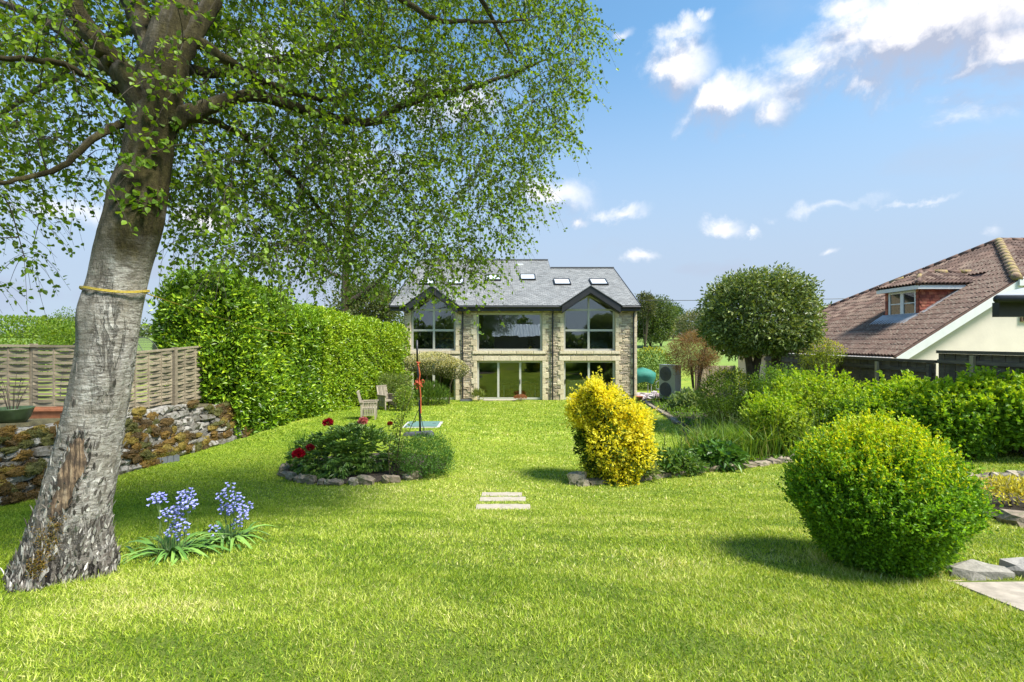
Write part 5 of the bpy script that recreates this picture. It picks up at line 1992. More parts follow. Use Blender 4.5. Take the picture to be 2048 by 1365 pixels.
    mb.prism([(AX + .15, y, .2), (XR_, y, .2), (XR_, y, zE - .1), (AX + Hq + .1, y, zE - .1), (AX + .15, y, ZA - .12)], (0, .25, 0))
    mb.box(AX + .15, AX + .4, y + .25, AY + 12, .2, ZA - .16)
    mb.build('rendered_wall', M['render'], root)
    w = MB().box(AX + .1, AX + .16, AY + 3.2, AY + 4.6, 2.0, 2.62).build('window', M['white'], root)
    MB().box(AX + .09, AX + .1, AY + 3.3, AY + 4.5, 2.05, 2.55).build('pane', M['glass'], w)
    w = MB().box(AX + 4.05, AX + 5.2, AY + .12, AY + .17, 3.95, 4.9).build('window', m_plain('brown_frame', (.14, .085, .05), .6, .1, 5, .05), root)
    MB().box(AX + 4.12, AX + 5.1, AY + .105, AY + .118, 4.02, 4.83).build('pane', M['glass'], w)
    # dormer
    xw = AX + 2.06; zb = 4.27; zt = 5.2
    ya, yb = AY + 1.95, AY + 3.27
    mb = MB(); t = .075
    mb.box(xw, xw + .07, ya, ya + t, zb, zt); mb.box(xw, xw + .07, yb - t, yb, zb, zt)
    mb.box(xw, xw + .07, ya + t, yb - t, zb, zb + t); mb.box(xw, xw + .07, ya + t, yb - t, zt - t, zt)
    mb.box(xw - .004, xw + .07, (ya + yb) / 2 - .07, (ya + yb) / 2 + .07, zb + t, zt - t)
    wn = mb.build('dormer_window', M['white'], root)
    for a_, b_ in ((ya + t, (ya + yb) / 2 - .07), ((ya + yb) / 2 + .07, yb - t)):
        MB().box(xw + .02, xw + .05, a_, b_, (zb + zt) / 2 - .018, (zb + zt) / 2 + .018).build('glazing_bar', M['white'], wn)
        MB().box(xw + .03, xw + .036, a_, b_, zb + t, (zb + zt) / 2 - .018).build('pane', M['glass'], wn)
        MB().box(xw + .03, xw + .036, a_, b_, (zb + zt) / 2 + .018, zt - t).build('pane', M['glass'], wn)
    MB().box(xw - .12, xw + .05, ya - .05, yb + .05, zb - .05, zb - .005).build('sill', M['white'], wn)
    # red hung tiles on cheeks and jambs, laid in rows
    V = []; Fq = []; T = []
    hc = np.array([(.30, .07, .035), (.37, .10, .05), (.25, .055, .03), (.42, .14, .07)])

    def hang(p, ux, w, h, nrm):
        b = len(V); p = Vector(p); ux = Vector(ux); nrm = Vector(nrm)
        V.extend([p + nrm * .025, p + ux * w + nrm * .025, p + ux * w + Vector((0, 0, h)) + nrm * .006, p + Vector((0, 0, h)) + nrm * .006, p, p + ux * w])
        Fq.append((b, b + 1, b + 2, b + 3)); Fq.append((b + 4, b + 5, b + 1, b))
        T.extend([hc[rng.integers(4)] * rng.uniform(.8, 1.2)] * 6)
    yn = ya - .14
    zrow = zb - .25; r_ = 0
    while zrow < zt:
        x = xw - (r_ % 2) * .07
        while x < AX + 3.6:
            zroof = ZA + TN * (x + .07 - AX)
            if zrow + .05 > zroof - .06 and x > xw - .02:
                hang((x, yn, zrow), (1, 0, 0), .135, .13, (0, -1, 0))
            x += .14
        for yj in (yn, yb + .005):
            hang((xw, yj + .138, zrow), (0, -1, 0), .136, .13, (-1, 0, 0))
        zrow += .11; r_ += 1
    kind(obj('hung_tiles', V, np.array(Fq), M['hung'], root, tint=np.array(T)), 'stuff')
    mb = MB()
    mb.prism([(xw, yn, zb - .2), (xw, yn, zt), (AX + 3.65, yn, zt), (AX + 2.1, yn, ZA + TN * 2.0)], (0, .1, 0))
    mb.prism([(xw, yb + .14, zb - .2), (xw, yb + .14, zt), (AX + 3.65, yb + .14, zt), (AX + 2.1, yb + .14, ZA + TN * 2.0)], (0, -.1, 0))
    mb.box(xw + .08, xw + .12, yn + .1, yb + .04, zb - .1, zt)
    mb.build('dormer_cheek', M['hung_base'], root)
    xo = xw - .22
    mb = MB()
    mb.box(xo, AX + 3.7, yn - .2, yn - .16, zt + .0, zt + .17)
    mb.box(xo, xo + .04, yn - .16, yb + .34, zt + .0, zt + .17)
    mb.box(xo + .04, AX + 3.6, yn - .16, yb + .3, zt + .01, zt + .03)
    mb.build('dormer_fascia', M['white'], root)
    # dormer roof: hipped front
    zl = zt + .17; zr_ = zt + .72
    yc = (ya + yb) / 2; y0d, y1d = yn - .22, yb + .36
    xr0 = xo + .95; xr1 = AX + (zr_ - ZA) / TN + .1
    xs_ = AX + (zl - ZA) / TN + .1
    mb = MB()
    mb.prism([(xo, y0d, zl), (xo, y1d, zl), (xr0, yc, zr_)], (0, 0, -.03))
    mb.prism([(xo, y0d, zl), (xr0, yc, zr_), (xr1, yc, zr_), (xs_, y0d, zl)], (0, 0, -.03))
    mb.prism([(xo, y1d, zl), (xs_, y1d, zl), (xr1, yc, zr_), (xr0, yc, zr_)], (0, 0, -.03))
    dr = mb.build('dormer_roof', M['tilet_deck'], root)
    BV = []; BF = []; BT = []
    ta = (zr_ - zl) / (yc - y0d); cb, sb = math.cos(math.atan(ta)), math.sin(math.atan(ta))
    b2 = np.array([[1, 0, 0], [0, cb, sb], [0, -sb, cb]]).T
    for r_ in range(3):
        u = r_ * .33
        if u * cb > yc - y0d - .2:
            break
        x = xo + u * cb * (xr0 - xo) / (yc - y0d) + .2
        while x < xs_ + .4:
            BV.append((base * [1, .92, 1]) @ b2.T + np.array([x, y0d + u * cb - .03, zl + u * sb + .01])); BF.append(np.array(TFf) + (len(BV) - 1) * len(base)); BT.append(np.tile(cols[rng.integers(4)] * rng.uniform(.8, 1.2), (len(base), 1)))
            x += tw
    ta = (zr_ - zl) / (xr0 - xo); cb, sb = math.cos(math.atan(ta)), math.sin(math.atan(ta))
    b3 = np.array([[0, -1, 0], [cb, 0, sb], [-sb, 0, cb]]).T
    for r_ in range(3):
        u = r_ * .33
        hw = (yc - y0d) * (1 - u * cb / (xr0 - xo))
        y = yc - hw + .1
        while y < yc + hw:
            BV.append((base * [1, .92, 1]) @ b3.T + np.array([xo + u * cb - .03, y, zl + u * sb + .01])); BF.append(np.array(TFf) + (len(BV) - 1) * len(base)); BT.append(np.tile(cols[rng.integers(4)] * rng.uniform(.8, 1.2), (len(base), 1)))
            y += tw
    kind(obj('dormer_tiles', np.concatenate(BV), np.concatenate(BF), M['tilet'], dr, tint=np.concatenate(BT)), 'stuff')
    for a, b in (((xo, y0d, zl + .03), (xr0, yc, zr_ + .03)), ((xr0, yc, zr_ + .03), (xr1, yc, zr_ + .03)), ((xo, y1d, zl + .03), (xr0, yc, zr_ + .03))):
        a, b = Vector(a), Vector(b); n = max(1, int((b - a).length / .4))
        for i in range(n):
            MB().tube([a + (b - a) * (i / n), a + (b - a) * ((i + .96) / n)], [.1, .095], 8).build('ridge_tile', M['mossridge' if i % 2 else 'tilet_deck'], dr, True)
    # lead flashing below window and along the cheek
    mb = MB()
    mb.prism([W(Dq0 - .25, Ds0 - .05, .055), W(Dq0 + .33, Ds0 - .05, .055), W(Dq0 + .33, Ds1 + .1, .055), W(Dq0 - .25, Ds1 + .1, .055)], Vector((-SA, 0, CA)) * .01)
    mb.prism([W(2.1, Ds0 - .18, .06), W(3.8, Ds0 - .18, .06), W(3.8, Ds0 + .06, .06), W(2.1, Ds0 + .06, .06)], Vector((-SA, 0, CA)) * .01)
    mb.build('flashing', M['lead'], root)


M['tilet_deck'] = m_plain('tile_brown', (.125, .07, .05), .85, .3, 7, .4)
M['hung_base'] = m_plain('hung_tile_base', (.28, .07, .04), .8, .2, 7, .2)
t_ = NT('mossy_ridge')
_n = t_.noise(t_.pos(), 7, 6, .65)
M['mossridge'] = t_.done(t_.bsdf(t_.ramp(_n, [(.35, (.20, .12, .08)), (.5, (.26, .19, .10)), (.62, (.28, .22, .04))]), .9, t_.bump(_n, .8, .03)))
bungalow()

# corner of an outbuilding at the edge of the picture
def outbuilding():
    p = PX(1992, 596, 9.6)
    r = thing('garden_room', 'dark eaves corner of a slate roofed garden room at the photo edge', 'outbuilding', (p.x + 1.5, p.y + 1, 1.2))
    x, y, z = p.x, p.y, p.z
    mb = MB(); mb.prism([(x, y, z), (x + 5, y, z), (x + 5, y + 2.0, z + .45), (x + 3.0, y + 2.0, z + .45)], (0, 0, .06)); mb.build('roof', M['lead'], r)
    mb = MB(); mb.tube([(x - .04, y - .05, z - .03), (x + 5, y - .05, z - .03)], .075, 10); mb.tube([(x - .03, y - .04, z - .03), (x + 2.98, y + 2.0, z + .42)], .05, 8); mb.build('gutter', M['black'], r, True)
    mb = MB(); mb.box(x + .42, x + 5, y + .35, y + .5, z - .36, z - .06); mb.build('beam', M['black'], r)
    mb = MB(); mb.box(x + 1.2, x + 1.35, y + .35, y + .5, g(x + 1, y), z - .36); mb.build('post', M['black'], r)
    mb = MB(); mb.box(x + 3.4, x + 5, y + .9, y + 2, g(x + 3, y), z + .1); mb.build('cabin_wall', M['fencewood'], r)


outbuilding()

# timber fence on the far side of the shrub border
def rail_fence(name, label, x, y0, y1, ztop, bh):
    r = thing(name, label, 'fence', (x, (y0 + y1) / 2, g(x, y0)))
    n = int((y1 - y0) / .15)
    w = (y1 - y0) / n
    me = None
    for i in range(n):
        y = y0 + i * w
        zb = g(x, y) - .05
        MB().box(x - .01 + (i % 2) * .012, x + .012 + (i % 2) * .012, y + .003, y + w + .015 - (i % 2) * .02, zb, ztop - .05).build('board', M['fencewood'], r)
    MB().box(x - .07, x + .08, y0 - .02, y1 + .02, ztop - .045, ztop + .03).build('capping_rail', M['fencewood'], r)
    MB().box(x - .06, x - .0105, y0, y1, ztop - .30, ztop - .2).build('rail', M['fencewood'], r)
    for i in range(int((y1 - y0) / 1.8) + 1):
        y = y0 + .1 + i * 1.8
        MB().box(x - .13, x - .061, y - .045, y + .045, g(x, y) - .1, ztop - .08).build('post', M['postwood' if i % 3 == 1 else 'fencewood'], r)


rail_fence('boundary_fence', 'low dark timber boundary fence in front of the bungalow eaves', 11.0, 12.55, 21.0, 2.77, 0)
rail_fence('raised_fence', 'taller dark capped timber fence section below the cream gable', 11.05, 9.6, 12.5, 3.03, 0)

# ------------------------------------------------------------------ soil of the beds
def soil():
    n = 40
    V = [(BED1[0], BED1[1], g(BED1[0], BED1[1]) + .10)]
    for i in range(n):
        a = 2 * math.pi * i / n
        x, y = BED1[0] + BED1[2] * math.cos(a), BED1[1] + BED1[3] * math.sin(a)
        V.append((x, y, g(x, y) + .02))
    r = thing('peony_bed', 'rounded stone edged flower bed holding the peonies', 'flower bed', (BED1[0], BED1[1], g(BED1[0], BED1[1])))
    obj('soil', V, [(0, 1 + i, 1 + (i + 1) % n) for i in range(n)], M['earth'], r)
    a = math.radians(165)
    while a < math.radians(318):
        w = random.uniform(.11, .36)
        x, y = BED1[0] + (BED1[2] + .04) * math.cos(a), BED1[1] + (BED1[3] + .04) * math.sin(a)
        rock('edging_stone', (x, y, g(x, y) + .05), (w * 1.05, .18, random.uniform(.08, .22)), 'edge', r, (random.uniform(-.25, .25), random.uniform(-.2, .2), a + math.pi / 2 + random.uniform(-.35, .35)))
        a += w / 1.62
    # long bed
    xs = []; ys = []
    V = []; Fq = []
    rows = np.linspace(9.4, 26.6, 60)
    for y in rows:
        x0 = float(bed_left(y)); 
        # front limit
        cand = np.linspace(x0, 11.0, 14)
        for x in cand:
            yy = max(y, float(bed_front(x)))
            V.append((x, yy, g(x, yy) + .03))
    m = 14
    for j in range(len(rows) - 1):
        for i in range(m - 1):
            Fq.append((j * m + i, j * m + i + 1, (j + 1) * m + i + 1, (j + 1) * m + i))
    r = thing('border_bed', 'long curving shrub border along the timber fence with rough stone edging', 'flower bed', (5, 12, .5))
    obj('soil', V, Fq, M['earth'], r)
    x = 1.25
    while x < 6.6:
        w = random.uniform(.22, .5)
        y = float(bed_front(x + w / 2)) - .02
        rock('edging_stone', (x + w / 2, y, g(x, y) + .03), (w * 1.05, .24, random.uniform(.12, .22)), 'edge', r, (0, 0, .25 + random.uniform(-.2, .2)))
        x += w
    rock('edging_stone', (1.28, 9.5, g(1.28, 9.5) + .06), (.34, .3, .3), 'edge', r)
    # kerb of the back part of the bed beside the lawn
    y = 16.5
    while y < 26.3:
        w = random.uniform(.3, .6); x = float(bed_left(y)) - .03
        rock('edging_stone', (x, y, g(x, y) + .03), (.2, w, .14), 'edge', r, (0, 0, 0))
        y += w


soil()

# ------------------------------------------------------------------ plants
GREEN = [(.06, .17, .016), (.10, .24, .02), (.14, .31, .025)]


def plants():
    bush('round_shrub', 'large clipped ball shrub with golden tips beside the stone path', 'shrub', (3.39, 4.5, 1.745), (.66, .68, .715), 90000, .030, [(.11, .29, .018), (.17, .41, .022), (.22, .49, .03), (.06, .17, .015)], 201,
         lump=.06, thick=.13, up=.3, rnd=.65, aspect=.55, top=[(.38, .56, .02), (.52, .62, .025), (.27, .50, .02)], topn=.38, low=-.97, stem=(9, .018, .6), shape='ovate', spikes=2000, spikel=.17, freq=(5, 22), taper=.32, clump=(620, .115))
    # yellow shrub: several lobes, golden outside
    R = np.random.default_rng(211)
    cx, cy = PX(1210, 965, 9.75).x, 9.85
    gz = g(cx, cy)
    root = thing('golden_shrub', 'bright yellow flowering shrub at the tip of the border bed', 'shrub', (cx, cy, gz))
    lob = [((1215, 815), .55, .42, 9.7), ((1195, 800), .42, .32, 9.6), ((1240, 860), .55, .5, 9.8), ((1180, 850), .42, .42, 9.9), ((1255, 910), .45, .45, 9.7), ((1205, 930), .42, .42, 9.85), ((1190, 890), .42, .42, 9.9), ((1190, 785), .22, .22, 9.6), ((1265, 850), .40, .45, 9.7), ((1240, 945), .4, .3, 9.65), ((1165, 825), .3, .3, 9.7), ((1280, 900), .3, .35, 9.7), ((1215, 880), .5, .5, 9.55)]
    Ps = []; Ds = []; Cs = []
    for i, (c, rx, rz, d) in enumerate(lob):
        p, D, h = clump_shell(3300, tuple(PX(c[0], c[1], d)), (rx * .92, .45, rz * 1.08), .2, 22, .34, 212 + i, (2, 8), -1, R)
        Ps.append(p); Ds.append(D)
        gold = np.clip(.84 + .30 * h + .40 * sines(230 + i, 8, 4, 12)(p * 1.6) - (.75 if i in (3, 6) else 0) - (.35 if i in (5,) else 0), 0, .97)
        s = R.uniform(size=len(p)) < gold
        t = palette(len(p), [(.07, .15, .02), (.11, .21, .03), (.05, .11, .015)], None, .18, R)
        t[s] = palette(int(s.sum()), [(.80, .74, .04), (.84, .80, .07), (.72, .68, .035), (.58, .64, .04)], None, .08, R)
        Cs.append(t)
    P = np.concatenate(Ps); D = np.concatenate(Ds); k = P[:, 2] > gz
    P, D, C = P[k], D[k], np.concatenate(Cs)[k]
    m = len(P)
    leaf_obj('foliage', P, D + R.normal(0, .7, (m, 3)) + [0, 0, .2], R.normal(0, .6, (m, 3)) + [0, 0, .7], R.uniform(.05, .085, m), R.uniform(.024, .04, m), C, M['leaf'], root, 'ovate')
    # loose flowering sprays breaking the outline
    S = 620
    i0 = R.integers(m, size=S); st = P[i0]; ax = unit(D[i0] + R.normal(0, .35, (S, 3)) + [.25, 0, .25])
    keep = C[i0][:, 0] > .4
    st, ax = st[keep], ax[keep]
    kk = 16
    tt = R.uniform(0, 1, (len(st), kk)); ln = R.uniform(.10, .32, len(st))
    SP = (st[:, None] + ax[:, None] * (tt * ln[:, None])[..., None]).reshape(-1, 3)
    n2 = len(SP)
    leaf_obj('flower_sprays', SP, np.repeat(ax, kk, 0) * .6 + R.normal(0, .7, (n2, 3)), R.normal(size=(n2, 3)), R.uniform(.035, .06, n2), .022, palette(n2, [(.82, .76, .06), (.86, .82, .11), (.76, .69, .05)], None, .1, R), M['petal'], root)
    mb = MB()
    for q in range(9):
        a = R.uniform(0, 6.28); b = P[R.integers(m)]
        mb.tube([(cx + .1 * math.cos(a), cy + .1 * math.sin(a), gz - .05), (cx * .5 + b[0] * .5, cy * .5 + b[1] * .5, gz + .5 * (b[2] - gz)), b], [.022, .015, .005], 6)
    mb.build('stem', M['bark'], root)

    # peony: divided dark leaves and blooms
    R = np.random.default_rng(241)
    c = (-3.62, 10.55, .82)
    gz = g(c[0], c[1])
    root = thing('peony_plant', 'broad dark green peony clump with red and pink blooms in the stone ringed bed', 'plant', (c[0], c[1], gz))
    P, D, h = ell_shell(1150, c, (1.12, .85, .62), .14, .28, 242, (2, 6), -.75, r_=R)
    k = P[:, 2] > gz + .05; P, D = P[k], D[k]
    LP = []; LA = []
    for p, d in zip(P, D):
        a = unit((d + R.normal(0, .35, 3) + [0, 0, .15])[None])[0]
        side = np.cross(a, [0, 0, 1]); side /= np.linalg.norm(side) + 1e-6
        for s_, l_ in ((0, 1), (.7, .8), (-.7, .8), (1.3, .6), (-1.3, .6)):
            LP.append(p); LA.append(a + side * s_ * .8 + [0, 0, -.1])
    n = len(LP)
    leaf_obj('foliage', np.array(LP), np.array(LA), R.normal(0, .35, (n, 3)) + [0, 0, 1], R.uniform(.10, .17, n), R.uniform(.032, .05, n), palette(n, [(.075, .18, .034), (.115, .25, .044), (.17, .33, .06)], None, .2, R), M['gloss'], root, 'ovate', .25, .15)
    mb = MB()
    for q in range(26):
        b = P[R.integers(len(P))]
        mb.tube([(c[0] + R.normal(0, .3), c[1] + R.normal(0, .2), gz), (b + np.array([c[0], c[1], gz])) / 2 + [0, 0, .1], b], [.009, .008, .005], 5)
    mb.build('stem', M['stemgreen'], root)
    for (px, py, d, rr, col) in ((597, 908, 9.55, .11, (.46, .008, .025)), (620, 896, 9.6, .075, (.26, .012, .02)), (656, 846, 10.3, .10, (.42, .012, .03)), (726, 843, 10.3, .095, (.68, .24, .20)), (780, 848, 10.2, .055, (.32, .03, .02))):
        p = np.array(PX(px, py, d)); n = 230
        D_ = unit(R.normal(size=(n, 3))); D_ = D_[D_[:, 2] > -.55]; n = len(D_)
        PP = p + D_ * [rr, rr, rr * .8] * R.uniform(.35, .8, n)[:, None]
        b = leaf_obj('bloom', PP, D_ + R.normal(0, .3, (n, 3)) + [0, 0, .2], D_ + R.normal(0, .5, (n, 3)), rr * .55, rr * .5, palette(n, [col, tuple(min(1, x * 1.5) for x in col)], None, .2, R), M['petal'], root, 'ovate', .4)
        b['label'] = 'round peony bloom'
        MB().tube([p - [0, 0, rr * .4], p * .6 + np.array([c[0], c[1], p[2] - .5]) * .4, (c[0] + (p[0] - c[0]) * .6, c[1] + (p[1] - c[1]) * .6, gz)], [.006, .006, .008], 5).build('flower_stalk', M['stemgreen'], root)

    bush('feathery_shrub', 'soft mid green mounded plant at the end of the peony bed', 'shrub', (PX(848, 920, 10.1).x, 10.2, .84), (.62, .6, .5), 9000, .05, [(.045, .14, .02), (.07, .19, .03), (.10, .25, .035)], 251, lump=.16, clump=(60, .24), up=.2, rnd=.75, aspect=.35, low=-.85)
    bush('grassy_clump', 'thin grassy weeds at the outer end of the peony bed', 'plant', (PX(600, 930, 10.6).x, 10.8, .6), (.35, .3, .5), 700, .26, GREEN, 253, aspect=.05, up=1.4, rnd=.35, thick=.4, shape='rhomb')
    # rose with thin stems
    R = np.random.default_rng(261)
    b = PX(785, 955, 9.95); gz = g(b.x, b.y)
    root = thing('climbing_rose', 'tall thin stemmed rose with pale leaves standing in the peony bed', 'plant', (b.x, b.y, gz))
    st = [[(785, 962), (783, 920), (793, 870), (802, 830)], [(788, 962), (796, 910), (800, 860), (808, 800), (815, 760)], [(780, 962), (778, 900), (790, 850)], [(792, 960), (803, 900), (812, 860)], [(788, 955), (806, 840), (826, 785)]]
    LP = []
    for s in st:
        q = [np.array(PX(x, y, 9.95 + R.normal(0, .04))) for x, y in s]
        q = spline(q, 5)
        MB().tube(q, np.linspace(.012, .004, len(q)), 6).build('stem', M['bark'], root)
        for i, p in enumerate(q):
            t = i / len(q)
            for _ in range(int(2 + 11 * t)):
                LP.append(p + R.normal(0, .03 + .085 * t, 3))
    n = len(LP)
    leaf_obj('foliage', np.array(LP), R.normal(0, .7, (n, 3)) + [.2, 0, .1], R.normal(0, .5, (n, 3)) + [0, 0, 1], R.uniform(.04, .075, n), .034, palette(n, [(.14, .27, .03), (.24, .36, .05), (.10, .2, .03)], None, .2, R), M['leaf'], root, 'ovate')

    # bluebells: strap leaves and flower spikes are pieces one can pick apart
    R = np.random.default_rng(271)
    blue = NT('bluebell_petal'); blue = blue.done(blue.bsdf((.27, .29, .66), .6))
    leafm = [m_plain('strap_leaf', c_, .4, .15, 6, .05) for c_ in ((.085, .19, .03), (.12, .25, .04), (.18, .32, .06))]
    lm = []
    for v in range(6):
        L = .30 + .04 * v; n = 7; V = []
        for i in range(n):
            t = i / (n - 1)
            x = L * t; z = L * (.75 * t - (.75 + .12 * v) * t * t) + .01
            w = .016 * (1 - t ** 2.5) + .001
            V += [(x, -w, z + .006), (x, 0, z), (x, w, z + .006)]
        Fq = [(i * 3 + j, i * 3 + j + 1, i * 3 + 4 + j, i * 3 + 3 + j) for i in range(n - 1) for j in range(2)]
        me = raw_mesh('strap_leaf', np.array(V), Fq, smooth_=True); me.materials.append(leafm[v % 3]); lm.append(me)
    fm = []
    for v in range(4):
        mb = MB(); nb = 9 + v
        for i in range(nb):
            a = i * 2.4 + v; z = -.16 + .16 * i / nb; r_ = .036 * (1 - .45 * i / nb)
            c_ = Vector((math.cos(a) * r_, math.sin(a) * r_, z))
            o_ = Vector((math.cos(a), math.sin(a), -.7)).normalized()
            s1 = o_.orthogonal().normalized(); s2 = o_.cross(s1)
            ring0 = [c_ + (s1 * math.cos(b_) + s2 * math.sin(b_)) * .006 for b_ in np.linspace(0, 5.24, 6)]
            ring1 = [c_ + o_ * .018 + (s1 * math.cos(b_) + s2 * math.sin(b_)) * .009 for b_ in np.linspace(0, 5.24, 6)]
            ring2 = [c_ + o_ * .030 + (s1 * math.cos(b_) + s2 * math.sin(b_)) * .018 for b_ in np.linspace(0, 5.24, 6)]
            mb.add(ring0 + ring1 + ring2, [(i_ + q * 6, (i_ + 1) % 6 + q * 6, (i_ + 1) % 6 + q * 6 + 6, i_ + q * 6 + 6) for q in range(2) for i_ in range(6)])
        me = raw_mesh('flower_head', np.array(mb.v), mb.f); me.materials.append(blue); fm.append(me)
    for ci, (gp, heads, label) in enumerate((((345, 1112), [(316, 985), (322, 988), (309, 990), (366, 985), (374, 978), (385, 996), (352, 1008), (340, 1015), (362, 1014), (334, 1020), (356, 1030), (350, 1045), (372, 1042), (360, 1058), (343, 1055), (378, 1000)],
                                             'clump of bluebells nearest the birch trunk'),
                                            ((455, 1085), [(461, 966), (440, 985), (472, 985), (480, 992), (452, 1005), (470, 1005), (462, 1012), (445, 1012), (495, 1005), (488, 1012), (486, 1025), (478, 1038), (424, 1052)], 'smaller bluebell clump standing away from the birch'))):
        c_ = DG(*gp)
        root = thing('bluebell_clump', label, 'flowers', tuple(c_), 0, 'bluebell clumps')
        for i in range(64 if ci == 0 else 46):
            o = bpy.data.objects.new('strap_leaf', lm[R.integers(6)]); COL.objects.link(o); o.parent = root
            a = R.uniform(0, 6.28); rr = abs(R.normal(0, .10))
            o.location = (rr * math.cos(a) * 1.6, rr * math.sin(a), 0)
            o.rotation_euler = (R.normal(0, .15), R.uniform(-.5, .12), a + R.normal(0, .3))
            s = R.uniform(.75, 1.15); o.scale = (s, s * R.uniform(.8, 1.25), s)
        for (hx_, hy_) in heads:
            d = c_.y + R.normal(0, .06)
            tip = PX(hx_, hy_, d) - c_
            b_ = Vector((tip.x * .45 + R.normal(0, .02), R.normal(0, .05), 0))
            s = spline([b_, b_ * .6 + tip * .4 + Vector((0, 0, .03)), tip], 5)
            v, f = tube_arrays(s, np.linspace(.0045, .0028, len(s)), 5)
            st_ = link('flower_stem', raw_mesh('flower_stem', v, f, smooth_=True), M['stemgreen'], root)
            for up_ in (0,):
                o = bpy.data.objects.new('flower_head', fm[R.integers(4)]); COL.objects.link(o); o.parent = st_
                o.location = tip + Vector((0, 0, .015)); o.rotation_euler = (R.normal(0, .2), R.normal(0, .2), R.uniform(0, 6)); o.scale = (.95, .95, .62)

    # clipped bay standard
    R = np.random.default_rng(281)
    b = PX(1512, 790, 15.0); gz = g(b.x, b.y)
    root = thing('evergreen_tree', 'round headed dark evergreen tree on dark forked stems in the border', 'tree', (b.x, b.y, gz))
    cc = PX(1515, 645, 15.0)
    P, D, h = clump_shell(30000, tuple(cc), (1.74, 1.6, 1.72), .07, 150, .21, 283, (2.5, 8), -.95, R, .86)
    lo = P[:, 2] < cc.z
    P[lo, 2] = cc.z + (P[lo, 2] - cc.z) * .66
    m = len(P)
    L = R.uniform(.09, .155, m)
    leaf_obj('crown', P, D * .6 + R.normal(0, .65, (m, 3)) + [0, 0, .2], R.normal(0, .5, (m, 3)) + D * .7 + [0, 0, .3], L, L * .38, palette(m, [(.075, .145, .038), (.12, .205, .055), (.19, .29, .085), (.30, .40, .17)], [.3, .35, .25, .1], .2, R), M['gloss'], root, 'ovate', .2, .08)
    for s in ([(1508, 850, 9), (1502, 760, 8), (1496, 715, 7), (1475, 650, 4), (1450, 600, 2)], [(1510, 850, 9), (1508, 770, 8), (1516, 715, 7), (1530, 650, 5), (1550, 590, 2)], [(1556, 850, 8), (1553, 740, 9), (1554, 705, 9), (1565, 650, 5), (1590, 610, 2)]):
        q = spline(s, 5)
        MB().tube([PX(a[0], a[1], 15.0) for a in q], [a[2] / F * 15 for a in q], 9).build('trunk', M['bark'], root, True)

    # shrubs of the border
    def at(px, py, d):
        return tuple(PX(px, py, d))
    bush('privet_bush', 'light green rounded bush in front of the evergreen tree stems', 'shrub', at(1452, 790, 14.2), (.85, .8, .85), 11000, .055, [(.09, .20, .016), (.14, .27, .02), (.06, .14, .014)], 301, top=[(.28, .40, .03), (.36, .44, .04)], topn=.45, lump=.13, clump=(70, .24))
    bush('cardoon_plant', 'grey green jagged leaved plant beside the heat pump', 'plant', at(1375, 812, 20.0), (.75, .6, .65), 1600, .24, [(.10, .21, .08), (.16, .28, .12), (.22, .34, .17)], 303, aspect=.3, up=.7, rnd=.5, thick=.3, shape='ovate', droop=.25)
    bush('flowering_currant', 'wispy light green shrub above the tall grasses', 'shrub', at(1560, 790, 13.3), (.95, .8, .85), 9000, .06, GREEN + [(.16, .30, .03)], 305, lump=.2, clump=(50, .26))
    bush('golden_privet', 'yellow tipped shrub showing above the timber fence', 'shrub', at(1640, 712, 16.2), (.75, .6, .62), 4200, .06, [(.12, .22, .02), (.2, .3, .03)], 307, top=[(.4, .45, .04), (.5, .5, .05)], topn=.6, thick=.3)
    brs = [((1640, 817, 12.4), (1.1, .9, .78), 'pale leaved bramble mound nearest the evergreen tree'), ((1725, 845, 11.4), (1.0, .9, .72), 'dark hearted bramble mound behind the clipped ball shrub'),
           ((1818, 838, 11.2), (.95, .9, .76), 'bramble mound below the end of the white bargeboard'), ((1900, 846, 10.5), (1.0, .8, .70), 'bramble mound in front of the raised fence'), ((1985, 830, 10.3), (.9, .8, .74), 'bramble mound beside the garden room at the photo edge'),
           ((2060, 836, 10.0), (.9, .7, .66), 'outermost bramble mound cut by the photo edge'), ((1560, 845, 11.8), (.8, .6, .6), 'low bramble mound between the tall grasses')]
    for i, (c, r, lab) in enumerate(brs):
        pal = ([(.16, .31, .03), (.24, .40, .045), (.33, .48, .06)], [(.085, .22, .022), (.13, .30, .026), (.18, .37, .03)], [(.085, .23, .02), (.14, .33, .024), (.21, .42, .028)])[(0, 1, 2, 2, 1, 2, 0)[i]]
        bush('bramble_bush', lab, 'shrub', at(*c), r, 13000, (.07, .06, .095, .085, .1, .085, .07)[i], pal, 320 + i, 'bramble mounds in the border', lump=.20, clump=(60, .26), up=.15, rnd=.6, aspect=.62,
             top=[(.26, .48, .024), (.36, .54, .03), (.19, .40, .02)], topn=.52, shape='ovate', spikes=150, spikel=.30, low=-.85, freq=(2, 9))
    # tall grasses
    R = np.random.default_rng(341)
    for i, (px, py, d, h_, lab) in enumerate(((1415, 905, 11.2, .95, 'tall grass clump nearest the golden shrub'), (1470, 895, 11.4, 1.0, 'tall grass clump behind the broad leaved hellebore'), (1530, 890, 11.6, 1.05, 'tall grass clump under the wispy shrub'),
                                            (1590, 885, 11.5, 1.0, 'tall grass clump in front of the low bramble'), (1630, 885, 11.2, .85, 'tall grass clump closest to the clipped ball shrub'))):
        p = PX(px, py, d); gz = g(p.x, p.y)
        root = thing('tall_grass', lab, 'grass clump', (p.x, p.y, gz), 0, 'tall grass clumps')
        n = 620
        B = np.stack([p.x + R.normal(0, .27, n), p.y + R.normal(0, .22, n), np.full(n, gz)], 1)
        A1 = np.stack([R.normal(0, .22, n), R.normal(0, .22, n), np.ones(n)], 1); A1 = unit(A1)
        Lh = R.uniform(.5, 1.05, n) * h_
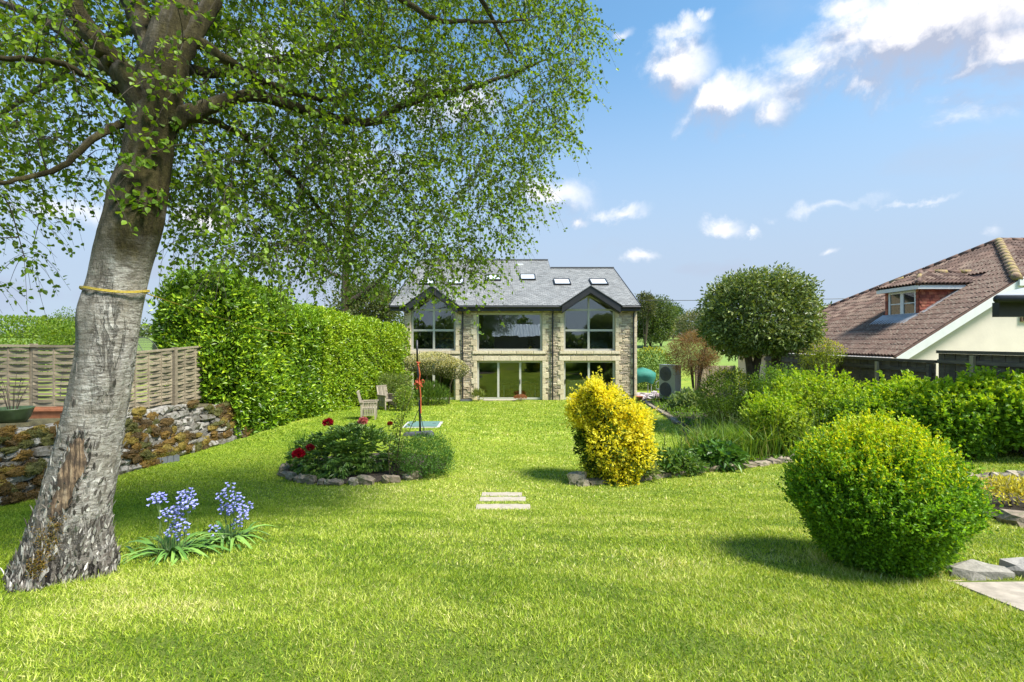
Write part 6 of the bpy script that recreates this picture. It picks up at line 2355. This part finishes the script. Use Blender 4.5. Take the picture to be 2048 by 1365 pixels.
        S = unit(np.cross(A1, R.normal(size=(n, 3))))
        w = R.uniform(.006, .012, n)[:, None]
        bend = R.normal(0, .3, (n, 3)) * [1, 1, 0]
        P1 = B + A1 * (Lh * .55)[:, None]; P2 = B + A1 * (Lh * .95)[:, None] + bend * Lh[:, None] * .8 - [0, 0, .08]
        V = np.stack([B - S * w, B + S * w, P1 + S * w * .9, P1 - S * w * .9, P2], 1).reshape(-1, 3)
        fq = []
        for q in range(n):
            fq += [(q * 5, q * 5 + 1, q * 5 + 2, q * 5 + 3), (q * 5 + 3, q * 5 + 2, q * 5 + 4)]
        tint = np.repeat(palette(n, [(.08, .2, .02), (.13, .28, .03), (.18, .33, .04), (.3, .3, .1)], [.3, .35, .28, .07], .18, R), 5, 0)
        o = obj('blades', V, fq, M['leaf'], root, tint=tint)
        o['kind'] = 'stuff'
        mb = MB()
        for q in range(7):
            x, y = p.x + R.normal(0, .25), p.y + R.normal(0, .2)
            mb.tube([(x, y, gz), (x + R.normal(0, .05), y, gz + .6), (x + R.normal(0, .1), y, gz + 1.05)], [.005, .004, .003], 4)
        mb.build('seed_stalk', M['stemgreen'], root)
    bush('hellebore', 'broad leaved dark green plant at the stone edging of the border', 'plant', at(1432, 918, 10.5), (.52, .42, .34), 700, .19, [(.04, .13, .02), (.06, .17, .025), (.09, .22, .035)], 351, aspect=.42, up=.2, rnd=.5, thick=.25, shape='ovate', mat='gloss', droop=.3, low=-.5)
    bush('low_perennials', 'low leafy perennials between the golden shrub and the hellebore', 'plant', at(1345, 930, 10.1), (.62, .35, .30), 1500, .12, [(.05, .15, .025), (.09, .2, .04), (.14, .26, .06)], 353, aspect=.4, up=.5, thick=.3, shape='ovate', droop=.2, low=-.4)
    bush('pale_hosta', 'small pale leaved plant at the foot of the golden shrub', 'plant', at(1290, 945, 9.75), (.25, .2, .2), 260, .17, [(.18, .28, .12), (.26, .36, .2), (.1, .2, .05)], 355, aspect=.28, up=.8, thick=.35, shape='ovate', droop=.3, low=-.4)
    R = np.random.default_rng(361)
    for i, (px, top_, lab) in enumerate(((1328, 855, 'thin upright stalk in the border nearest the golden shrub'), (1362, 822, 'tall thin flower stalk with pale tip in the border'), (1393, 835, 'leafy upright stalk beside the tall grasses'))):
        b = PX(px, 925, 10.6); gz = g(b.x, b.y); tp = PX(px, top_, 10.6)
        root = thing('flower_stalk', lab, 'plant', (b.x, b.y, gz), 0, 'flower stalks in the border')
        MB().tube([(b.x, b.y, gz), (b.x + .02, b.y, (gz + tp.z) / 2), tuple(tp)], [.008, .007, .003], 5).build('stem', M['stemgreen'], root)
        n = 90
        t = R.uniform(0, 1, n)
        P = np.stack([b.x + R.normal(0, .02, n), b.y + R.normal(0, .02, n), gz + t * (tp.z - gz)], 1)
        leaf_obj('foliage', P, R.normal(0, .6, (n, 3)) + [0, 0, .8], R.normal(size=(n, 3)), .07, .018, palette(n, [(.1, .2, .03), (.2, .28, .06)], None, .2, R), M['leaf'], root)
    # ground cover filling the bed (stuff)
    n = 30000
    x = R.uniform(1.4, 10.8, n); y = R.uniform(9.4, 26, n) ** 1.0
    y = 9.4 + (R.uniform(0, 1, n) ** 1.6) * 16.5
    ok = in_bed2(x - .12, y - .12) & (x < 10.9)
    x, y = x[ok], y[ok]; n = len(x)
    hh = np.clip(.14 + .22 * sines(365, 10, .8, 3)(np.stack([x, y, x * 0], 1)) + .02 * (x - 3), .04, .6)
    P = np.stack([x, y, G(x, y) + R.uniform(0, 1, n) * hh], 1)
    o = leaf_obj('ground_cover', P, R.normal(0, .6, (n, 3)) + [0, 0, .5], R.normal(0, .5, (n, 3)) + [0, 0, 1], R.uniform(.06, .13, n), R.uniform(.025, .06, n), palette(n, GREEN + [(.15, .29, .03)], None, .2, R), M['leaf'], None, 'ovate')
    kind(o, 'stuff'); tag(o, 'low mixed green ground cover filling the shrub border', 'ground cover')

    # pinkish shrub near the patio
    bush('copper_shrub', 'bare twiggy copper pink shrub behind the heat pump', 'shrub', at(1392, 705, 24.0), (1.35, 1.0, 1.15), 17000, .10, [(.26, .13, .07), (.33, .17, .10), (.18, .13, .05), (.22, .20, .06)], 371, aspect=.22, lump=.2, clump=(90, .3), stem=(14, .03, .6))
    # variegated mushroom shrub at the house
    R = np.random.default_rng(381)
    b = PX(868, 800, 24.6); gz = g(b.x, b.y)
    root = thing('variegated_shrub', 'flat topped cream variegated shrub trained over the first sliding door', 'shrub', (b.x, b.y, gz))
    P1, D1, h1 = ell_shell(9500, tuple(PX(862, 727, 24.6)), (1.35, .9, .58), .1, .12, 382, r_=R)
    P2, D2, h2 = ell_shell(4200, tuple(PX(905, 738, 24.6)), (.82, .8, .5), .12, .14, 383, r_=R)
    P = np.vstack([P1, P2]); D = np.vstack([D1, D2]); hh = np.concatenate([h1, h2]); m = len(P)
    t = palette(m, [(.07, .11, .03), (.11, .15, .05), (.05, .08, .025)], None, .2, R)
    s = R.uniform(size=m) < np.clip(.35 + .5 * hh, .05, .9)
    t[s] = palette(int(s.sum()), [(.66, .64, .36), (.54, .55, .26), (.74, .70, .46)], None, .12, R)
    leaf_obj('foliage', P, D + R.normal(0, .6, (m, 3)) + [0, 0, .2], R.normal(size=(m, 3)) + [0, 0, .5], R.uniform(.05, .08, m), .034, t, M['leaf'], root, 'rhomb')
    for (dx, dy) in ((-.3, 0), (.25, .1), (.75, .05)):
        MB().tube([(b.x + dx, b.y + dy, gz), (b.x + dx * 1.1, b.y + dy, gz + 1.0), (b.x + dx * 1.6, b.y, gz + 2.0)], [.05, .04, .02], 7).build('stem', M['bark'], root)
    bush('doorway_ferns', 'leafy ferns and irises growing under the variegated shrub', 'plant', at(862, 795, 24.0), (.95, .6, .75), 2600, .2, [(.05, .13, .025), (.09, .2, .03), (.14, .26, .05)], 385, aspect=.16, up=1.1, rnd=.4, thick=.35, low=-.6)
    bush('corner_shrub', 'grey green loose shrub behind the garden chairs', 'shrub', at(790, 775, 23.2), (.9, .7, .75), 4200, .09, [(.08, .16, .03), (.13, .22, .05), (.19, .28, .08)], 387, thick=.25, lump=.2)
    bush('young_laurel', 'pale leaved young laurel beside the garden chairs', 'shrub', at(808, 800, 21.6), (.45, .4, .6), 900, .13, [(.16, .29, .04), (.24, .36, .06), (.1, .2, .03)], 389, aspect=.4, thick=.3, shape='ovate', droop=.2)
    bush('door_fern', 'small spiky green plant at the foot of the middle sliding doors', 'plant', at(957, 792, 26.3), (.3, .25, .26), 320, .26, [(.12, .2, .04), (.2, .28, .07)], 391, aspect=.14, up=.9, thick=.4, low=-.3)
    bush('rust_heather', 'small rust red heather mound before the middle sliding doors', 'plant', at(1040, 796, 26.2), (.36, .28, .17), 1300, .06, [(.34, .12, .05), (.42, .18, .09), (.26, .12, .05)], 393, aspect=.3, up=.6, low=-.3)

    # yellow rockery plant at the right edge
    bush('gold_rockery_plant', 'yellow leaved rockery plant beyond the clipped ball shrub', 'plant', (PX(2035, 1000, 6.7).x, 6.75, 1.18), (.5, .4, .22), 1500, .06, [(.5, .45, .06), (.6, .55, .1), (.3, .33, .05)], 395, aspect=.4, thick=.3, low=-.3)
    bush('lily_sprout', 'pale yellow starry plant on the small lawn beside the rockery', 'plant', (PX(2000, 952, 7.8).x, 8.0, g(7.9, 8.0) + .1), (.16, .14, .12), 110, .14, [(.6, .58, .22), (.4, .44, .1)], 397, aspect=.2, thick=.4, up=.5)
    # background
    bush('patio_hedge', 'clipped golden topped hedge beyond the green covered table', 'hedge', at(1300, 745, 33.0), (1.7, 1.2, 1.75), 9000, .12, [(.05, .13, .014), (.08, .19, .018)], 401, top=[(.30, .40, .03), (.4, .45, .04)], topn=.32, lump=.05)
    for i, (px, py, d, r, cols, lab, n) in enumerate((
            (1302, 640, 95, (4.6, 4, 5.0), [(.07, .13, .04), (.10, .17, .05), (.05, .10, .03)], 'pale far tree standing just beyond the house corner', 5000),
            (1346, 637, 140, (4.2, 4, 3.6), [(.05, .12, .03), (.07, .15, .035)], 'round domed far tree on the field horizon', 3500),
            (1322, 652, 100, (2.8, 2.5, 3.2), [(.16, .20, .12), (.22, .26, .18), (.08, .15, .04)], 'white blossomed hawthorn in the far field', 2500),
            (1392, 652, 130, (6, 5, 4.4), [(.15, .19, .12), (.08, .15, .05), (.22, .25, .18)], 'white blossomed far hawthorn behind the copper shrub', 3500),
            (1290, 612, 90, (2.2, 2, 2.6), [(.06, .09, .04), (.08, .11, .05)], 'thin dark far tree top above the house eaves', 700),
            (1650, 645, 60, (2.6, 2.4, 2.0), [(.07, .15, .03), (.11, .2, .04)], 'leafy far tree showing between evergreen and bungalow roof', 2600),
            (128, 665, 46, (2.2, 2, 1.9), [(.10, .20, .03), (.15, .26, .04)], 'small round far tree beyond the woven fence', 3000),
            (740, 610, 55, (4.0, 4, 2.6), [(.08, .12, .05), (.12, .16, .07)], 'soft grey green far tree behind the golden hedge', 2600))):
        c = at(px, py, d)
        bush('far_tree', lab, 'tree', c, r, int(n * 2.2), .42 if d > 50 else .16, cols, 410 + i, 'trees in the distance', lump=.22, clump=(45, .3), stem=(4, .09, .6), aspect=.6, freq=(2, 9))
    bush('fence_hedge', 'bright green hedge top showing over the woven fence', 'hedge', at(20, 690, 17.0), (3.4, 1.2, 1.0), 14000, .10, [(.08, .19, .02), (.14, .28, .025), (.2, .34, .03)], 421, thick=.12, lump=.08)
    # far hedgerow (a wood that reads as one mass)
    n = 26000
    x = R.uniform(-160, 160, n); y = 165 + R.normal(0, 4, n) + 10 * np.sin(x * .05)
    hgt = 4.5 + 2.2 * np.sin(x * .13) + 1.6 * np.sin(x * .37 + 1) 
    P = np.stack([x, y, G(x, y) + R.uniform(0, 1, n) * np.maximum(hgt, 1.5)], 1)
    o = leaf_obj('hedgerow', P, R.normal(size=(n, 3)), R.normal(size=(n, 3)), .9, .7, palette(n, [(.06, .12, .035), (.09, .16, .05), (.13, .19, .08)], None, .2, R), M['leaf'])
    kind(o, 'stuff'); tag(o, 'distant field hedgerow along the horizon', 'hedgerow')
    # trees behind the viewer: only mirrored in the windows
    n = 16000
    x = R.uniform(-45, 45, n); y = -38 + R.normal(0, 2.5, n)
    P = np.stack([x, y, 1.4 + R.uniform(0, 1, n) * (4.2 + 1.6 * np.sin(x * .3) + 1.2 * np.sin(x * .9))], 1)
    o = leaf_obj('wood_behind', P, R.normal(size=(n, 3)), R.normal(size=(n, 3)), .8, .6, palette(n, [(.05, .11, .03), (.08, .15, .04)], None, .2, R), M['leaf'])
    kind(o, 'stuff'); tag(o, 'dark wood mirrored in the upper house windows', 'wood')


M['stemgreen'] = m_plain('green_stem', (.11, .17, .05), .6, .2, 10, .1)
plants()

# ------------------------------------------------------------------ garden furniture and small things
def garden_chair(loc, rz, label):
    t = thing('garden_chair', label, 'chair', loc, rz, 'slatted garden armchairs')
    wd = M['chair']
    w, d = .31, .29     # half width (y), half depth (x); the chair faces +x
    MB().box(-d, d, -w, w, .40, .44).build('seat', wd, t, local=True)
    for sx in (-1, 1):
        for sy in (-1, 1):
            x, y = sx * (d - .03), sy * (w - .02)
            MB().box(x - .028, x + .028, y - .028, y + .028, 0, .66 if sx > 0 else .70).build('leg', wd, t, local=True)
    for sy in (-1, 1):
        y = sy * (w - .0)
        MB().box(-d - .02, d + .05, y - .04, y + .04, .661, .70).build('armrest', wd, t, local=True)
        for k in range(8):
            x = -d + .07 + k * (2 * d - .14) / 7
            MB().box(x - .017, x + .017, y - .012, y + .012, .20, .66).build('side_slat', wd, t, local=True)
        MB().box(-d + .0, d - .06, y - .0125, y + .0125, .17, .20).build('side_rail', wd, t, local=True)
    for sy in (-1, 1):
        y = sy * (w - .05)
        MB().bar((-d + .03, y, .44), (-d - .12, y, 1.06), .05, .04, up=(1, 0, 0)).build('back_post', wd, t, local=True)
    MB().bar((-d - .12, -w + .02, 1.06), (-d - .12, w - .02, 1.06), .05, .07).build('back_rail', wd, t, local=True)
    for k in range(9):
        y = -w + .10 + k * (2 * w - .20) / 8
        MB().bar((-d + .02, y, .46), (-d - .11, y, 1.03), .035, .016, up=(1, 0, 0)).build('back_slat', wd, t, local=True)


a = DG(738, 838); garden_chair((a.x, a.y, a.z), rad(12), 'weathered slatted garden armchair seen from its side, nearest the hedge')
a = DG(768, 822); garden_chair((a.x, a.y + .5, g(a.x, a.y + .5)), rad(-38), 'weathered slatted garden armchair with its seat towards the lawn')


def sports_post():
    p = DG(838, 872)
    t = thing('net_post', 'black telescopic net post with red strap bundles on a weighted base', 'post', tuple(p))
    s = p.y / F
    mb = MB()
    mb.add([(-.5, -.1, .0), (.42, -.3, 0), (.5, -.05, 0), (.38, .32, 0), (-.45, .2, 0), (-.46, -.08, .09), (.38, -.26, .13), (.45, -.04, .13), (.34, .27, .12), (-.42, .17, .09)],
           [(4, 3, 2, 1, 0), (5, 6, 7, 8, 9), (0, 1, 6, 5), (1, 2, 7, 6), (2, 3, 8, 7), (3, 4, 9, 8), (4, 0, 5, 9)])
    mb.build('base', M['basegrey'], t, local=True)
    for k in range(3):
        MB().box(.02 + k * .12, .10 + k * .12, -.27, -.10, .118, .15).build('base_rib', M['basegrey'], t, local=True)
    MB().tube([(0.03, .05, .1), (.0, .05, 1.15)], .032, 10).build('pole', M['pole'], t, True, local=True)
    MB().tube([(0.0, .05, 1.15), (-.06, .05, 2.3)], .022, 10).build('upper_pole', M['pole'], t, True, local=True)
    MB().tube([(-.06, .05, 2.3), (-.075, .05, 2.98)], .03, 10).build('top_pole', M['pole'], t, True, local=True)
    for (a, b) in (((.0, .05, .85), (-.33, 0, .1)), ((.0, .05, .85), (.18, -.1, .13))):
        MB().tube([a, b], .012, 6).build('stay', M['pole'], t, local=True)
    r = np.random.default_rng(5)
    for (z, n, rr) in ((1.62, 15, .15), (2.25, 6, .06)):
        mb = MB()
        for k in range(n):
            a0 = r.uniform(0, 6.28); c = np.array([-.03, .03, z]) + r.normal(0, rr * .35, 3)
            pts = [c + rr * .5 * np.array([math.cos(q + a0) * r.uniform(.5, 1), .4 * math.sin(q + a0), math.sin(q) * r.uniform(.5, 1)]) for q in np.linspace(0, 5.5, 9)]
            mb.tube(pts, .014, 5)
        mb.build('strap_bundle', M['red'], t, True, local=True)
    MB().tube([(-.02, .0, 2.2), (.03, .0, 1.9), (.0, 0, 1.7), (.05, .0, 1.3), (.06, 0, .7)], .02, 6).build('strap', M['red'], t, local=True)


sports_post()


def drain():
    p = DG(846, 851)
    t = thing('drain_cover', 'square green inspection cover set in the lawn beyond the net post', 'cover', (p.x, p.y, p.z), rad(2))
    MB().box(-.64, .64, -.58, .58, -.15, .03).build('surround', M['concrete'], t, local=True)
    MB().box(-.55, .55, -.5, .5, .03, .06).build('lid', M['cover'], t, local=True)
    for sx in (-1, 1):
        MB().box(sx * .4 - .05, sx * .4 + .05, -.03, .03, .06, .066).build('lifting_slot', M['pumpdark'], t, local=True)


drain()


def heat_pump():
    x, y = PX(1340, 790, 25.3).x, 25.3
    z = g(x, y) + .12
    t = thing('heat_pump', 'tall grey twin fan heat pump beside the stone house', 'heat pump', (x, y, z), rad(-58))
    MB().box(-.52, .52, -.23, .23, .1, 1.85).build('casing', M['pump'], t, local=True)
    MB().box(-.54, .54, -.25, .25, 1.85, 1.88).build('lid', M['pump'], t, local=True)
    for zc in (.58, 1.40):
        mb = MB(); n = 28
        for rr in (.10, .17, .24, .31, .37):
            pts = [(-.10 + rr * math.cos(a), -.245, zc + rr * math.sin(a)) for a in np.linspace(0, 2 * math.pi, n + 1)]
            mb.tube(pts, .009, 5)
        for k in range(8):
            a = k * math.pi / 8
            mb.bar((-.10 - .37 * math.cos(a), -.243, zc - .37 * math.sin(a)), (-.10 + .37 * math.cos(a), -.243, zc + .37 * math.sin(a)), .012, .008)
        gr = mb.build('fan_grille', M['pumpdark'], t, local=True)
        V = [(-.10, -.236, zc)] + [(-.10 + .38 * math.cos(a), -.236, zc + .38 * math.sin(a)) for a in np.linspace(0, 2 * math.pi, 29)[:-1]]
        link('fan_opening', raw_mesh('fan_opening', np.array(V), [(0, 1 + (i + 1) % 28, 1 + i) for i in range(28)]), M['pumpdark'], t)
    for sx in (-.4, .4):
        MB().box(sx - .04, sx + .04, -.26, .26, -.12, .1).build('foot', M['black'], t, local=True)


heat_pump()


def patio():
    # covered table, rockery and kerb to the side of the house
    p = PX(1284, 760, 29.0)
    t = thing('covered_parasol_table', 'green canvas covered table beside the house corner', 'table', (p.x, p.y, 0))
    n = 20
    V = []
    for (r_, z, k) in ((.06, 1.72, 0), (.5, 1.58, 0), (.82, 1.38, .02), (.80, 1.15, .06), (.62, .82, .1)):
        for i in range(n):
            a = 2 * math.pi * i / n
            rr = r_ * (1 + k * math.sin(5 * a) + k * .7 * math.sin(9 * a + 1))
            V.append((rr * math.cos(a), rr * math.sin(a), z + k * .8 * math.sin(3 * a)))
    Fq = [(j * n + i, j * n + (i + 1) % n, (j + 1) * n + (i + 1) % n, (j + 1) * n + i) for j in range(4) for i in range(n)]
    link('canvas_cover', raw_mesh('canvas_cover', np.array(V), Fq + [tuple(range(n))], smooth_=True), M['canvas'], t)
    for (sx, sy) in ((-.45, -.35), (.45, -.35), (.45, .35), (-.45, .35)):
        MB().tube([(sx, sy, 0), (sx, sy, 1.0)], .025, 7).build('leg', M['lead'], t, local=True)
    c = thing('metal_chair', 'thin grey metal chair next to the green covered table', 'chair', (p.x + 1.05, p.y - .3, 0), .4)
    MB().box(-.2, .2, -.2, .2, .43, .45).build('seat', M['lead'], c, local=True)
    for (sx, sy) in ((-.19, -.19), (.19, -.19), (.19, .19), (-.19, .19)):
        MB().tube([(sx, sy, 0), (sx, sy, .43)], .012, 6).build('leg', M['lead'], c, local=True)
    MB().tube([(-.19, .19, .43), (-.19, .23, .85), (0, .24, .93), (.19, .23, .85), (.19, .19, .43)], .012, 6).build('backrest', M['lead'], c, local=True)
    k = thing('rockery_stones', 'heap of pale and purplish stones beside the house corner', 'stones', (7.9, 27.2, 0))
    for i in range(46):
        x = random.uniform(7.1, 9.3); y = random.uniform(26.7, 28.2)
        rock('stone', (x, y, .08 + random.uniform(0, .28) * (1 - abs(x - 8.2) / 1.4)), (random.uniform(.22, .5), random.uniform(.2, .35), random.uniform(.14, .26)), 'purple', k)
    q = thing('terracotta_pot', 'small terracotta pot at the house corner by the rockery', 'pot', (hx(1274), 26.5, 0))
    MB().lathe([(0, 0), (.13, 0), (.18, .22), (.2, .22), (.2, .28), (.17, .28), (.16, .22), (0, .2)], 18).build('pot_body', M['terracotta'], q, True, local=True)
    MB().lathe([(0, .21), (.158, .21), (.158, .2)], 18).build('soil', M['earth'], q, local=True)
    q = thing('door_planter', 'dark low planter on the grass beside the downpipe', 'planter', (hx(935), 26.3, g(0, 26.3)))
    MB().box(-.32, .32, -.16, .16, 0, .12).build('planter_body', M['slateblock'], q, local=True)
    MB().box(-.28, .28, -.12, .12, .12, .13).build('soil', M['earth'], q, local=True)
    q = thing('door_slab', 'pale stone threshold slab before the middle sliding doors', 'slab', (hx(1000), 26.72, 0))
    MB().box(-.9, .9, -.2, .2, -.05, .06).build('slab_top', M['step'], q, local=True)
    # wooden fence pieces behind the copper shrub
    r = thing('panel_fence', 'pale wooden panel fence behind the copper shrub', 'fence', (PX(1415, 740, 26.5).x, 26.5, 0))
    x0 = PX(1390, 740, 26.5).x
    for i in range(14):
        MB().box(x0 + i * .16, x0 + i * .16 + .15, 26.5, 26.525, .2, 1.95).build('board', M['postwood'], r)
    MB().box(x0 - .05, x0 + 2.3, 26.53, 26.58, 1.6, 1.7).build('rail', M['postwood'], r)


patio()


def path():
    # stone path at the corner of the picture
    r = thing('stone_path', 'pale paved path at the bottom corner of the lawn', 'path', (4.5, 3.2, 1.4))
    sl = [(3.62, 4.35, 3.32, 4.0), (4.37, 5.2, 3.3, 4.02), (5.22, 6.1, 3.3, 4.0), (3.50, 4.2, 2.62, 3.30), (4.22, 5.1, 2.6, 3.28), (5.12, 6.1, 2.6, 3.28), (3.45, 4.3, 1.9, 2.6), (4.32, 5.3, 1.9, 2.58)]
    for (x0, x1, y0, y1) in sl:
        z = [g(x, y) + .012 + random.uniform(-.004, .004) for x, y in ((x0, y0), (x1, y0), (x1, y1), (x0, y1))]
        gp = .008
        x0, x1, y0, y1 = x0 + gp, x1 - gp, y0 + gp, y1 - gp
        V = [(x0, y0, z[0]), (x1, y0, z[1]), (x1, y1, z[2]), (x0 + .02, y1, z[3])] + [(x0, y0, z[0] - .08), (x1, y0, z[1] - .08), (x1, y1, z[2] - .08), (x0, y1, z[3] - .08)]
        obj('slab', V, [(0, 1, 2, 3), (4, 5, 1, 0), (5, 6, 2, 1), (6, 7, 3, 2), (7, 4, 0, 3)], M['paving'], r)
    V = [(3.42, 1.9, g(3.4, 1.9) + .004), (6.2, 1.9, g(6.2, 1.9) + .004), (6.2, 4.08, g(6.2, 4.08) + .004), (3.62, 4.08, g(3.6, 4.08) + .004)]
    obj('path_bed', V, [(0, 1, 2, 3)], M['mortar'], r)
    x = 3.78
    while x < 6:
        w = random.uniform(.42, .6)
        rock('kerb_stone', (x + w / 2, 4.16 + (x - 3.8) * .04, g(x, 4.16) + .02), (w, .2, .17), 'kerb', r, (0, 0, random.uniform(-.05, .05)))
        x += w
    # rockery at the right edge
    k = thing('rock_garden', 'low dark stone rockery bed beyond the clipped ball shrub', 'rockery', (7.6, 6.8, 1.1))
    V = [(6.3, 6.05, g(6.3, 6.05) + .03), (9.4, 6.05, g(9.4, 6.05) + .03), (9.4, 7.7, g(9.4, 7.7) + .03), (6.3, 7.7, g(6.3, 7.7) + .03)]
    obj('soil', V, [(0, 1, 2, 3)], M['earth'], k)
    for i in range(9):
        rock('stone', (6.35 + i * .34, 6.05 + random.uniform(-.06, .06), g(6.3 + i * .34, 6.05) + .06), (.4, .3, .24), 'edge', k)
        rock('stone', (6.35 + i * .36, 7.68 + random.uniform(-.05, .05), g(6.3 + i * .36, 7.7) + .10), (.42, .3, .36), 'edge', k)


M['kerb'] = m_stone('kerb_stone', (.22, .21, .19), (.30, .28, .26), (.26, .24, .2), .9, 4, .7)
path()

# overhead cable in the distance
cb = thing('overhead_cable', 'thin overhead cable crossing the sky beyond the house', 'cable', (0, 75, 9))
pts = []
for i in range(31):
    s = i / 30
    x = 14 + s * 60; y = 75.0
    pts.append((x, y, 9.6 + .8 * (2 * s - .35) ** 2 * .4))
MB().tube(pts, .045, 6).build('wire', M['black'], cb)

# shed behind the viewer, mirrored in the wide upper window
sh = thing('tin_shed', 'tin roofed shed mirrored in the wide upper window', 'shed', (1.5, -24, 1.5))
MB().box(-3, 6, -28, -24, 1.4, 4.2).build('shed_wall', M['fencewood'], sh)
mb = MB()
n = 60
xs_ = np.linspace(-3.3, 6.3, n)
V = [(x, -23.6, 4.1 + .03 * math.sin(i * 2.0)) for i, x in enumerate(xs_)] + [(x, -28.2, 6.2 + .03 * math.sin(i * 2.0)) for i, x in enumerate(xs_)]
obj('tin_roof', V, [(i, i + 1, n + i + 1, n + i) for i in range(n - 1)], M['tin'], sh)
